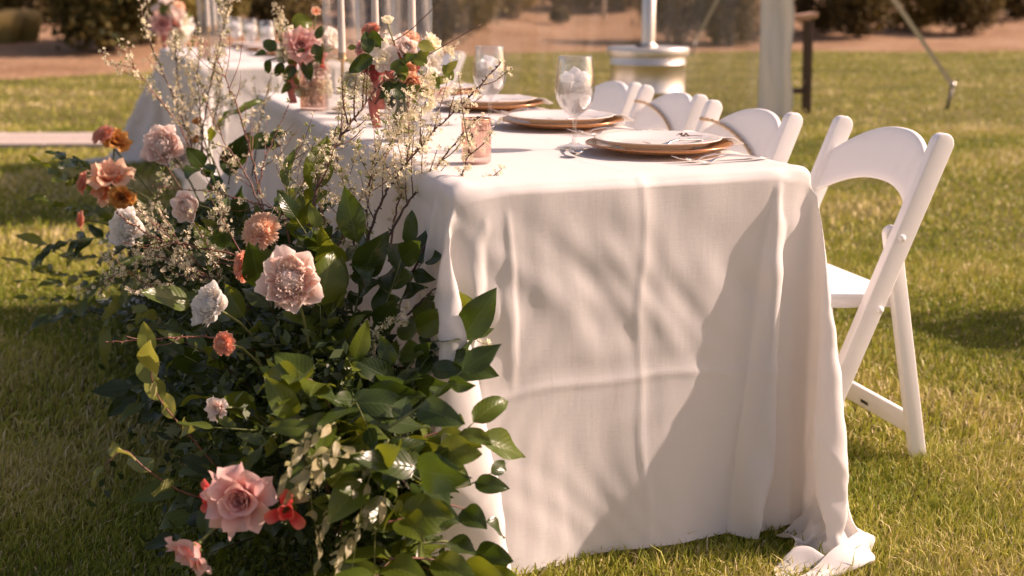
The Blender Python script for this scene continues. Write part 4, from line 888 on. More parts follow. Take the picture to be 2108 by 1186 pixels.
    [[-59,4,2,-3,-1,-2,-1,0,0,1,0,1,1,1,1,3,2,3,3,3,4,4,5,5,5,5,5,5,2,0,4,4,5,-10,-2,0,0,0,-1,0,0,0,0,1,0,0,0,0,0,1,0,-1,0,0,0,0,0,-1,-3,-17,12,11,13,0,-3,-6,-4,-5,-6,-6,-5,-5,-4,-3,-3,-2,-1,-2,-1,0,0,-1,0,0,0,-1,-1,1,1,1,-1], [10,14,4,-10,-5,-3,0,0,1,1,1,2,3,2,3,3,3,4,3,3,3,4,2,3,2,2,2,2,2,-1,12,2,-1,-3,-3,-2,-1,0,0,-1,0,0,1,0,0,0,0,0,0,-1,0,0,1,0,0,0,1,0,4,9,2,-17,-10,-1,-2,-1,-1,-2,-3,-3,-5,-4,-6,-5,-5,-6,-4,-4,-5,-2,-2,-2,-1,-1,1,2,2,-4,-7,-3,2], [5,3,2,0,-2,-1,1,0,0,0,0,0,1,0,0,1,-1,0,1,1,0,1,0,0,0,1,0,0,0,0,-2,-11,-1,-3,-1,-2,-2,0,-1,0,-1,0,0,0,0,0,0,0,0,0,0,0,1,1,1,2,5,1,1,0,-1,13,3,0,-1,-1,-2,-1,-2,-2,-2,-2,-1,-1,-1,-1,-1,0,-1,0,0,0,-1,1,-1,1,1,0,1,0,0]],
    [[-59,2,3,7,4,-6,-3,-3,-1,-1,0,-1,1,0,1,0,2,0,2,1,2,2,2,3,2,3,4,2,7,22,6,-3,1,-1,0,-1,0,0,0,0,0,0,0,0,0,0,0,0,0,0,0,0,0,0,0,-1,0,0,2,6,-10,6,-23,-3,-1,-2,-3,-2,-1,-1,-1,-1,0,-1,0,-1,-1,0,-1,-1,0,-1,0,-1,-1,0,0,1,0,1,3], [17,5,5,8,4,-5,-5,-2,-3,-2,-2,-1,-3,-1,0,0,0,1,1,2,2,2,3,3,4,4,4,4,7,9,5,8,-10,0,0,-1,1,-1,0,1,0,0,-1,0,0,0,0,0,0,1,0,0,-1,0,0,1,0,0,0,5,-5,-4,-5,-10,-7,-7,-7,-6,-6,-7,-4,-4,-2,-3,-2,-1,-1,0,0,0,0,0,1,0,0,1,-1,-2,0,-2,7], [10,2,1,0,-1,-2,-1,0,-1,0,0,0,0,0,-1,0,1,0,0,0,0,0,1,-1,1,0,1,1,0,-5,-7,-2,0,4,-1,0,0,0,-1,0,0,0,0,0,0,0,0,0,0,0,0,0,0,0,1,0,-3,3,-3,0,10,5,-5,-3,-1,-1,-1,-1,0,-1,0,-1,0,-1,0,0,0,0,0,0,0,0,0,0,0,0,0,2,-1,1,0]],
    [[-41,-7,-2,4,6,3,1,2,1,1,2,2,1,3,2,3,2,3,3,3,2,3,3,2,3,5,4,9,2,-22,0,0,-3,0,0,0,0,0,0,0,0,0,0,0,0,0,0,0,0,0,0,0,0,0,0,0,0,0,-1,-4,3,-2,4,-4,-3,-2,-2,-2,-1,-2,-1,-1,-2,-1,-2,-1,-1,-2,-1,-1,-2,-1,-1,-1,-1,-1,0,0,0,2,8], [32,-3,-1,7,10,3,0,-1,0,-1,-1,-2,0,-1,0,2,0,1,0,1,1,0,1,2,1,2,1,0,2,6,1,3,-1,-1,0,0,-1,1,0,-1,0,0,0,1,0,0,0,0,0,-1,0,0,1,0,0,-1,0,0,1,-1,2,-2,0,-2,-3,-2,-3,-2,-2,-1,-2,-1,-2,-1,-1,-1,-1,-2,-1,-2,-2,-2,-4,-3,-4,-6,-5,4,7,5,1], [9,3,0,1,-1,-1,0,-1,0,0,-1,0,-1,-1,1,-1,0,-1,0,-1,0,-1,0,0,0,-1,-2,-2,0,6,-1,-2,-3,-1,0,2,0,0,0,0,0,0,0,0,0,0,0,0,0,0,0,0,0,0,-1,1,0,-2,0,0,2,1,1,0,-1,0,0,-1,0,0,0,0,0,0,0,0,0,0,0,0,0,-1,1,-1,1,-1,-1,-2,0,0,3]],
    [[-2,-4,-4,-5,-3,9,9,6,6,6,5,6,6,3,2,0,1,1,-1,1,0,-1,-2,-3,-3,-5,-5,-10,-10,-4,3,1,-2,0,0,0,-1,0,0,0,0,0,0,0,0,0,0,0,0,0,0,0,0,0,0,0,0,0,0,0,-1,0,0,1,-1,0,-1,0,0,0,-1,-1,0,0,0,0,-1,0,0,-1,0,0,0,0,0,0,0,-1,-1,1,-2], [42,8,-2,-1,-2,4,3,0,-1,-2,-2,-3,-4,-4,0,0,2,-1,1,0,0,2,2,3,4,3,4,4,2,0,2,0,0,0,-1,1,0,-1,0,0,1,0,0,-1,0,0,0,0,0,1,0,0,-1,0,0,1,0,0,0,1,-1,-1,1,0,-1,0,0,0,0,0,-1,0,0,-1,0,0,-1,0,-1,0,-1,0,-1,0,-2,-1,-2,2,2,1,-5], [0,0,2,1,2,3,-1,0,-1,-2,-1,-2,-2,-2,-1,1,-1,1,-1,1,-1,1,-1,1,0,1,2,2,1,0,-2,-1,-1,0,1,-1,1,-1,1,0,0,0,0,0,0,0,0,0,0,0,0,0,0,0,0,-1,1,-1,0,1,0,1,0,0,0,0,0,0,0,0,-1,1,-1,1,0,-1,1,-1,1,-1,0,1,-1,1,-1,0,0,-1,0,0,0]],
    [[37,7,1,0,0,3,2,1,2,1,1,0,-1,0,-1,-1,-3,-2,-2,-5,-4,-6,-7,-7,-7,-5,-5,-4,5,-1,3,-1,0,-1,0,0,1,0,0,0,0,-1,0,0,0,0,0,0,0,0,0,0,0,0,0,0,0,0,-1,0,1,0,0,0,1,0,1,1,0,0,1,1,1,0,0,1,1,0,0,1,0,0,-1,1,0,0,-1,-1,0,-1,-7], [35,-1,-5,-5,-5,0,1,2,0,-1,0,3,3,5,2,2,1,3,3,3,4,3,3,2,1,1,1,2,1,-1,1,1,-1,0,0,-1,1,0,0,0,-1,0,0,1,0,0,0,0,0,-1,0,0,1,0,0,0,-1,1,0,0,0,-1,0,0,1,0,-1,0,0,0,1,-1,0,0,0,-1,1,-1,1,-1,1,-1,0,0,0,-1,1,0,0,0,1], [-7,-1,-1,0,1,0,0,0,0,-1,0,0,2,1,1,0,1,-1,1,1,1,0,2,0,1,0,1,0,0,0,-2,0,-1,0,0,1,-1,1,0,0,0,0,0,0,0,0,0,0,0,0,0,0,0,0,0,0,0,0,-1,1,0,1,0,0,0,0,0,0,0,0,0,0,0,-1,1,0,0,0,-1,1,0,-1,1,-1,0,1,-1,1,-1,1,-2]],
    [[57,3,1,-1,0,1,-1,0,-2,-1,-3,-3,-4,-4,-4,-3,-3,-4,-5,-3,-4,-2,-2,0,-1,-3,-2,-2,-4,-1,1,0,-1,1,0,-1,0,0,0,0,0,0,0,0,0,0,0,0,0,0,-1,1,0,0,0,0,0,-1,1,0,-1,2,-1,2,1,2,1,1,0,1,0,1,0,0,1,-1,0,1,0,0,0,1,0,-1,1,0,0,-1,-1,-3,-7], [24,-7,-3,-3,-2,1,2,1,4,5,6,6,6,4,3,2,3,3,2,2,1,1,1,0,0,0,1,0,0,1,0,0,0,0,0,0,-1,0,0,1,0,0,0,-1,0,0,0,0,0,1,0,0,0,-1,0,0,1,0,0,0,0,-1,0,0,0,0,0,0,-1,0,0,0,0,0,0,0,-1,1,-1,1,-1,0,1,-1,1,0,0,0,0,0,1], [-10,-1,0,0,0,-1,1,0,1,1,2,1,1,2,0,0,1,1,0,0,1,0,0,1,-1,1,-1,1,1,-1,0,0,-2,0,1,-1,1,0,0,0,0,0,0,0,0,0,0,0,0,0,0,0,0,0,0,0,-1,1,0,1,-1,1,-1,1,0,-1,1,0,-1,1,0,-1,1,0,0,0,-1,1,0,-1,1,0,-1,1,0,-1,1,-1,1,-1,0]],
    [[52,6,-1,0,-1,-3,-2,-3,-3,-5,-4,-5,-4,-5,-3,-3,-3,-3,-2,-3,-1,-2,0,0,0,0,-1,0,-1,-1,2,0,0,-1,0,1,-1,0,0,0,0,1,0,-1,0,0,0,0,0,0,0,0,0,0,0,0,-1,1,0,-1,0,1,0,-2,1,0,1,0,1,0,1,-1,1,0,0,1,0,0,1,-1,1,0,0,1,-1,1,0,1,-1,-3,-4], [29,-8,0,2,3,3,3,4,4,6,4,2,3,3,1,2,0,1,0,1,0,1,-1,0,0,0,0,0,0,0,1,0,0,0,0,0,0,0,0,-1,0,0,0,1,0,0,0,0,0,-1,0,0,0,1,0,0,0,0,0,0,-1,1,0,0,-1,0,0,0,0,0,-1,1,-1,1,-1,1,0,0,0,-1,1,0,-1,1,-1,0,0,0,0,2,-1], [-7,-3,0,1,0,1,1,1,0,2,0,2,0,1,0,1,-1,1,1,-1,0,1,-1,0,1,-1,1,0,0,0,-1,0,0,0,-1,1,0,0,0,0,0,0,0,0,0,0,0,0,0,0,0,0,0,0,0,0,0,0,0,0,-1,1,1,-1,1,0,-1,1,0,-1,1,0,-1,1,-1,0,1,-1,0,1,-1,0,1,-1,0,1,-1,1,-1,0,0]],
    [[35,8,1,-3,-3,-3,-4,-4,-4,-4,-4,-4,-3,-2,-2,-2,-2,-1,-1,1,-1,1,0,0,1,0,0,0,0,0,1,-1,0,1,-1,0,1,0,-1,0,0,0,0,0,0,0,0,0,0,0,0,0,0,0,0,0,0,0,0,0,0,0,-1,1,-2,-1,0,-1,-1,0,0,0,-1,0,0,0,0,0,-1,1,0,-1,1,0,0,0,1,0,1,0,2], [44,-2,1,2,3,3,2,2,2,2,1,2,0,1,0,0,0,0,0,0,0,0,0,0,0,1,-1,0,1,0,0,0,0,0,0,0,0,0,0,0,0,0,0,-1,0,0,0,0,0,1,0,0,0,0,0,-1,0,0,0,1,0,0,-1,0,1,-1,1,-1,1,-1,0,0,0,-1,1,-1,1,-1,0,1,-1,0,1,-1,0,1,-1,1,0,-1,-1], [0,-4,-1,0,1,1,0,1,1,1,0,0,0,0,1,-1,1,0,-1,1,0,-1,1,0,-1,1,0,-1,0,1,-1,0,0,-1,1,0,0,0,0,0,0,0,0,0,0,0,0,0,0,0,0,0,0,0,0,0,0,0,0,1,-1,0,0,1,-1,0,1,-1,0,1,-1,0,1,-1,0,1,-1,0,1,-1,0,1,-1,0,1,-1,0,0,0,0,0]],
    [[22,3,1,-2,-3,-3,-3,-3,-4,-3,-3,-1,-1,-2,0,-1,1,-1,1,0,0,0,1,1,-1,1,0,1,-1,-1,1,1,-1,0,1,-1,0,0,1,-1,0,0,0,1,-1,0,0,0,0,0,0,0,0,0,0,-1,1,0,0,0,0,0,0,-1,0,-1,-1,-1,0,-1,-1,0,0,-1,-1,0,-1,-1,1,-1,-1,1,-1,0,0,0,-1,0,0,1,5], [54,2,1,1,1,1,1,1,1,0,0,0,0,0,0,0,1,-1,1,-1,1,-1,1,-1,1,-1,1,0,-1,0,0,1,0,0,0,-1,0,0,0,0,0,0,1,0,0,0,0,0,0,-1,0,0,0,0,0,1,0,0,0,-1,1,-1,1,0,-1,1,-1,0,0,0,0,0,0,0,-1,1,-1,0,0,-1,1,0,-1,0,1,-1,0,-1,1,0,0], [1,-1,-1,0,0,1,0,0,0,0,0,0,1,-1,0,1,-1,0,1,-1,0,1,-1,0,1,0,-1,1,0,-1,0,1,-1,0,0,0,0,0,0,0,0,0,0,0,0,0,0,0,0,0,0,0,0,0,0,0,1,-1,0,0,0,1,0,-1,0,0,0,0,0,0,0,0,0,0,0,0,0,0,0,0,0,0,0,0,0,0,0,0,0,0,-1]],
    [[21,0,-3,-2,-3,-3,-2,-2,0,-1,0,-1,-1,0,-1,1,-1,0,0,-1,1,-1,0,-1,1,-1,0,0,0,0,1,-1,1,-1,0,1,-1,0,0,1,-1,0,0,0,1,-1,0,0,0,0,0,0,0,0,0,0,0,0,-1,1,-1,1,0,0,0,0,-1,0,-1,0,-1,-1,-1,0,0,-1,1,0,-1,0,0,-1,0,-1,0,-1,1,-1,-1,1,3], [56,3,1,2,0,0,1,1,-1,0,0,0,1,-1,1,-1,0,1,-1,1,-1,1,-1,1,-1,1,-1,0,0,1,0,-1,1,0,-1,1,0,0,0,0,0,0,-1,0,0,0,0,0,0,1,0,0,0,0,0,0,0,0,0,0,0,0,-1,0,1,-1,0,1,-1,0,1,-1,0,0,0,0,0,0,0,0,-1,1,0,0,-1,0,0,0,0,0,0], [-2,0,1,1,0,0,0,0,1,-1,1,-1,0,1,-1,0,1,0,-1,1,0,-1,1,0,-1,0,1,-1,0,1,-1,0,0,0,0,0,0,0,0,0,0,0,0,0,0,0,0,0,0,0,0,0,0,0,0,0,0,0,0,0,0,0,0,0,0,1,-1,0,1,-1,0,1,-1,0,1,-1,0,1,-1,0,1,-1,0,1,-1,0,1,-1,0,0,0]],
    [[22,-12,0,-2,-1,-1,-1,-1,0,0,0,1,0,0,0,-1,0,-1,-1,0,-1,0,0,0,-1,0,0,0,0,0,0,1,-1,1,-1,0,1,-1,0,0,1,-1,0,0,0,0,0,0,0,0,0,0,0,0,-1,1,0,0,0,0,0,0,0,1,-1,0,0,0,0,0,0,0,0,0,0,0,-1,0,0,0,0,0,0,0,0,0,-1,0,0,-1,-1], [57,4,2,-1,1,1,-1,0,0,0,1,-1,0,0,0,1,-1,0,0,0,1,-1,1,-1,1,-1,1,0,0,-1,1,0,0,-1,1,0,0,0,0,0,0,0,0,0,0,0,0,0,0,0,0,0,-1,0,0,0,0,1,0,0,-1,1,0,0,-1,0,1,-1,1,0,-1,0,0,1,0,-1,0,0,0,1,0,-1,0,0,0,0,1,0,-1,0,1], [-3,3,0,0,0,0,1,-1,0,1,-1,1,0,-1,1,0,-1,0,1,-1,0,1,-1,0,1,-1,0,1,0,-1,1,-1,0,0,0,0,0,0,0,0,0,0,0,0,0,0,0,0,0,0,0,0,0,0,0,0,-1,1,0,0,0,0,0,0,1,-1,0,1,-1,0,0,0,0,0,0,0,0,0,0,0,0,0,0,0,0,0,0,0,1,-1,0]],
    [[19,-21,-3,4,1,0,1,0,0,0,0,-1,1,0,0,-1,0,1,0,0,0,0,-1,0,0,0,0,0,0,0,0,0,0,0,1,-1,0,1,-1,0,0,1,-1,0,0,1,-1,0,0,0,0,0,0,0,0,0,0,-1,1,0,0,1,-1,-1,1,0,0,0,0,0,0,0,0,0,0,0,0,0,0,0,0,0,1,0,0,0,1,0,1,0,-4], [58,3,1,1,0,0,1,-1,1,-1,0,1,-1,1,-1,0,1,-1,1,-1,0,1,-1,1,-1,1,-1,0,1,0,-1,1,-1,1,0,0,0,-1,0,0,0,0,0,0,0,0,0,0,0,0,0,0,1,0,0,0,0,-1,0,1,0,-1,0,0,1,0,-1,1,-1,0,1,0,0,-1,0,0,1,0,0,-1,0,0,0,1,0,0,-1,0,0,0,0], [-1,2,0,-1,1,-1,0,1,-1,0,1,-1,0,1,-1,0,1,-1,0,1,-1,0,1,-1,0,1,0,-1,0,0,0,0,0,0,0,0,0,0,0,0,0,0,0,0,0,0,0,0,0,0,0,0,0,0,0,0,0,-1,1,1,-1,0,0,0,0,0,0,0,0,0,1,-1,0,1,-1,0,1,-1,0,1,-1,0,1,-1,0,1,-1,0,0,0,0]],
    [[9,-12,-3,0,1,2,-1,2,0,1,0,1,-1,0,0,1,0,0,0,0,0,0,0,0,0,0,0,0,0,0,1,-1,1,-1,0,0,0,0,1,-1,0,0,0,0,0,0,0,0,0,0,0,0,0,0,0,0,0,0,0,-1,1,0,0,1,-1,0,0,0,0,0,0,0,0,1,0,0,0,1,0,0,1,0,-1,1,0,1,-1,1,-1,-1,-2], [61,2,0,1,-1,0,0,1,-1,1,-1,0,1,-1,1,-1,0,1,-1,1,0,-1,1,-1,1,-1,1,0,-1,1,0,0,0,0,0,-1,0,1,0,0,0,0,0,0,0,0,0,0,0,0,0,0,0,0,0,0,0,0,0,-1,0,1,0,0,-1,0,1,-1,1,0,-1,0,0,1,0,0,-1,0,0,0,1,0,0,-1,0,0,0,0,0,1,-1], [0,0,1,0,-1,1,-1,0,1,-1,0,1,-1,0,1,-1,0,1,-1,0,1,-1,0,1,0,-1,0,1,-1,1,-1,0,0,0,0,0,0,0,0,0,0,0,0,0,0,0,0,0,0,0,0,0,0,0,0,0,0,0,0,0,0,0,0,1,-1,0,1,-1,0,1,-1,0,0,0,0,0,0,0,0,0,0,0,0,0,0,0,0,0,0,0,0]],
    [[3,-5,-5,-1,1,0,2,0,0,0,2,-1,1,1,0,0,0,0,0,1,0,0,0,0,1,0,0,0,0,0,0,0,0,0,0,1,-1,0,0,0,0,0,1,-1,0,0,1,-1,0,0,0,0,0,0,0,0,0,0,0,0,0,0,0,0,0,0,0,0,0,0,0,0,1,-1,0,1,0,0,0,1,0,0,0,0,0,-1,0,-1,0,-1,1], [63,0,0,0,1,-1,0,0,0,0,1,-1,0,1,-1,1,-1,0,1,-1,0,1,-1,1,-1,1,-1,0,1,-1,1,-1,1,0,-1,1,0,0,0,0,0,0,0,0,0,0,0,0,-1,0,0,0,0,0,0,0,0,1,0,0,0,-1,1,-1,1,0,-1,1,-1,0,0,1,0,-1,0,0,0,1,0,0,-1,0,0,0,0,1,0,0,0,-1,1], [0,0,0,0,1,-1,1,0,-1,1,-1,0,1,-1,0,1,-1,0,1,-1,0,1,0,-1,0,1,-1,0,1,-1,0,0,0,0,0,0,0,0,0,0,0,0,0,0,0,0,0,0,0,0,0,0,0,0,0,0,0,0,0,0,0,0,0,0,0,0,0,0,0,0,0,0,1,-1,0,0,0,0,0,0,0,0,0,0,0,0,0,1,-1,0,0]],
    [[1,-1,-4,-3,-1,1,-1,0,1,1,-1,2,0,0,1,0,1,1,1,-1,1,0,1,0,-1,1,0,0,0,0,0,1,-1,1,-1,0,1,-1,0,1,-1,0,0,0,0,0,0,0,0,0,0,0,0,0,0,0,0,0,0,0,0,0,0,-1,1,0,0,0,0,0,0,0,0,0,0,-1,1,-1,1,-1,0,0,1,-1,0,0,0,0,-1,1,1], [64,-1,1,-1,-1,1,0,0,1,-1,0,1,-1,0,1,-1,1,-1,0,1,-1,0,1,-1,1,-1,1,0,-1,1,-1,1,0,-1,1,0,0,0,-1,0,0,0,0,0,0,0,0,0,1,0,0,0,0,0,0,0,0,-1,0,1,0,0,-1,1,-1,1,0,-1,0,1,0,-1,0,0,1,0,0,-1,0,0,0,1,0,0,0,-1,0,0,0,0,0], [0,0,0,1,-1,1,-1,0,1,-1,1,0,-1,1,-1,0,1,-1,0,1,0,-1,0,1,-1,0,1,-1,0,0,0,0,0,0,0,0,0,0,0,0,0,0,0,0,0,0,0,0,0,0,0,0,0,0,0,0,0,0,0,0,0,0,1,-1,0,1,-1,0,1,-1,0,0,0,0,0,1,-1,0,1,-1,0,1,-1,0,1,-1,0,0,0,0,0]],
    [[1,1,-2,-2,-2,-2,0,0,0,0,1,0,0,1,0,1,1,0,0,1,0,1,-1,1,0,0,0,0,0,0,0,0,0,0,1,-1,0,0,0,0,1,-1,0,1,-1,0,0,0,0,0,1,-1,0,0,0,0,0,0,0,0,-1,1,0,0,0,0,0,0,0,0,0,0,-1,0,1,0,-1,0,-1,0,-1,1,-1,0,0,0,0,0,1,0,2], [63,1,-1,0,1,-1,0,0,0,0,0,0,0,0,0,1,-1,1,0,-1,1,-1,0,1,-1,1,-1,1,0,-1,1,0,-1,1,0,0,-1,0,1,0,0,0,0,0,0,0,0,0,0,0,0,0,0,0,0,0,0,0,0,-1,0,1,0,-1,1,-1,0,1,0,-1,0,1,0,0,-1,0,0,0,1,0,0,-1,0,0,0,0,0,1,0,0,0], [0,0,1,-1,1,-1,1,-1,0,1,-1,0,1,-1,1,0,-1,1,0,-1,0,1,-1,0,1,-1,0,1,-1,1,-1,0,0,0,0,0,0,0,0,0,0,0,0,0,0,0,0,0,0,0,0,0,0,0,0,0,0,0,0,0,0,0,0,0,0,0,0,0,0,0,0,1,-1,0,0,0,0,0,0,0,0,0,0,0,0,0,0,0,0,1,-1]],
    [[2,0,1,0,-1,-1,0,-1,0,-1,0,0,0,0,1,0,0,0,0,0,0,0,0,0,0,0,0,0,0,0,0,0,0,0,0,0,0,1,-1,0,0,0,0,0,0,0,0,1,-1,0,0,0,0,0,0,0,0,0,0,0,0,0,0,0,0,0,0,0,0,0,0,0,0,0,-1,0,0,0,0,0,0,-1,0,0,0,0,0,0,0,1,1], [64,-1,0,0,0,1,0,-1,0,1,-1,0,1,0,-1,0,1,-1,0,1,-1,1,0,-1,1,-1,1,-1,1,0,0,-1,1,0,-1,0,1,0,0,0,0,0,0,0,0,-1,0,0,0,0,0,0,0,0,0,0,0,1,0,0,0,-1,0,1,-1,1,0,-1,0,1,0,-1,0,0,0,1,0,0,-1,0,0,0,0,1,0,0,0,-1,0,0,0], [0,0,0,0,0,1,-1,1,-1,0,1,-1,0,1,-1,0,0,0,0,0,0,0,1,-1,0,1,-1,0,1,-1,1,-1,0,0,0,0,0,0,0,0,0,0,0,0,0,0,0,0,0,0,0,0,0,0,0,0,0,0,0,0,0,1,-1,0,0,0,0,0,0,0,0,0,0,0,1,-1,0,1,-1,0,1,-1,0,1,-1,0,1,-1,0,0,0]],
    [[1,2,2,0,1,0,-1,0,0,0,-1,-1,1,-1,-1,0,-1,0,0,0,0,-1,1,-1,0,0,0,0,0,0,1,-1,1,-1,0,1,-1,0,0,0,0,0,0,0,1,-1,0,0,0,0,0,0,0,0,0,0,0,0,0,0,0,0,0,0,0,0,0,0,0,0,0,0,0,0,0,0,0,0,0,0,0,0,0,0,0,0,0,0,0,0,1], [63,1,0,-1,0,0,0,0,0,0,1,-1,0,0,1,-1,0,1,-1,0,1,-1,0,1,-1,1,-1,1,-1,1,-1,1,0,-1,1,0,0,0,0,-1,0,0,0,0,0,1,0,0,0,0,0,0,0,0,0,0,0,-1,0,0,1,0,0,-1,1,-1,0,1,0,-1,0,0,1,0,0,-1,0,0,0,1,0,0,0,-1,0,0,0,0,1,0,0], [0,0,0,0,0,0,0,0,1,-1,0,1,-1,0,0,0,1,-1,0,1,-1,0,0,0,0,0,0,0,0,0,0,0,0,0,0,0,0,0,0,0,0,0,0,0,0,0,0,0,0,0,0,0,0,0,0,0,0,0,0,0,0,0,0,0,1,-1,0,0,0,0,0,0,0,0,0,0,0,0,0,0,0,0,0,0,0,0,0,0,0,0,0]],
    [[1,0,2,2,0,0,0,1,-1,0,-1,0,-1,0,-1,0,0,-1,0,-1,0,0,0,0,1,-1,0,0,0,0,0,1,-1,0,0,0,0,0,1,-1,0,1,-1,0,0,0,0,0,0,0,0,0,0,0,0,0,0,0,0,0,0,0,0,0,0,0,0,0,0,0,0,0,0,0,0,0,0,1,0,0,0,1,0,0,0,0,0,1,0,0,-1], [64,-1,0,1,-1,0,0,1,-1,0,0,1,0,-1,0,1,0,-1,1,0,-1,1,0,-1,1,-1,1,-1,1,-1,1,0,-1,1,0,0,0,-1,0,1,0,0,0,0,0,0,0,0,0,0,0,0,0,0,0,0,0,0,0,0,-1,1,0,0,-1,1,0,-1,0,1,0,0,-1,0,0,1,0,0,0,-1,0,0,0,0,0,1,0,0,-1,0,0], [0,0,0,1,-1,0,0,0,0,0,0,0,0,0,1,-1,0,1,-1,0,1,-1,0,1,-1,0,1,-1,0,0,0,0,0,0,0,0,0,0,0,0,0,0,0,0,0,0,0,0,0,0,0,0,0,0,0,0,0,0,0,0,0,0,0,0,0,0,0,1,-1,0,0,0,0,0,0,0,0,0,0,0,0,0,0,0,0,0,0,0,1,-1,0]],
    [[1,0,0,0,1,0,1,-1,0,0,1,-1,0,-1,1,-1,-1,1,-1,1,-1,0,0,0,0,0,0,0,0,-1,1,0,0,1,-1,0,0,0,0,0,0,0,0,0,0,0,0,0,0,0,0,1,-1,0,1,-1,0,1,-1,0,0,0,0,0,0,0,0,0,0,0,0,0,0,0,0,0,1,-1,0,0,1,-1,1,0,1,0,0,0,0,0,-1], [63,0,0,0,1,0,-1,0,1,0,-1,0,0,1,-1,0,0,1,-1,0,1,-1,0,1,-1,1,-1,1,-1,1,0,-1,1,0,0,-1,0,1,0,0,0,0,0,0,0,0,0,-1,0,0,0,0,0,0,0,0,1,0,0,0,0,-1,0,1,0,-1,0,1,0,-1,0,0,1,0,0,-1,0,0,0,0,0,1,0,0,0,-1,0,0,0,0,1], [0,1,-1,0,0,0,1,-1,0,1,-1,0,1,-1,0,1,-1,0,1,-1,0,1,-1,0,1,-1,0,1,-1,0,0,0,0,0,0,0,0,0,0,0,0,0,0,0,0,0,0,0,0,0,0,0,0,0,0,0,0,0,0,0,0,0,0,0,0,0,0,0,0,0,1,-1,0,1,-1,0,0,0,0,0,0,0,0,0,0,1,-1,0,0,0,0]],
    [[0,0,-1,1,0,0,0,0,0,0,0,0,0,0,0,0,1,-1,0,0,0,1,-1,0,0,0,0,0,0,0,0,0,0,0,0,0,1,-1,0,1,-1,0,1,-1,0,1,-1,0,1,-1,0,0,0,0,0,0,0,0,0,0,0,0,0,1,-1,0,0,0,0,0,0,0,0,0,0,0,-1,1,0,0,-1,0,0,0,-1,1,0,-1,0,1,0], [64,0,0,-1,0,0,1,0,-1,0,1,0,-1,0,1,0,-1,0,1,0,-1,1,0,-1,1,-1,1,0,0,0,-1,1,0,0,-1,1,0,0,0,0,-1,0,0,0,0,0,0,1,0,0,0,0,0,0,0,0,-1,0,0,0,1,0,0,-1,0,1,0,-1,0,1,0,0,-1,0,0,0,1,0,0,0,0,-1,0,0,0,0,1,0,0,0,-1], [0,0,1,-1,1,-1,0,1,-1,0,0,0,0,0,0,0,0,0,0,1,-1,0,1,-1,0,1,-1,0,1,0,-1,0,0,0,0,0,0,0,0,0,0,0,0,0,0,0,0,0,0,0,0,0,0,0,0,0,0,0,0,0,0,0,0,0,0,0,0,0,0,0,0,0,0,0,0,0,1,-1,0,1,-1,0,1,-1,0,0,0,0,0,0,0]],
]
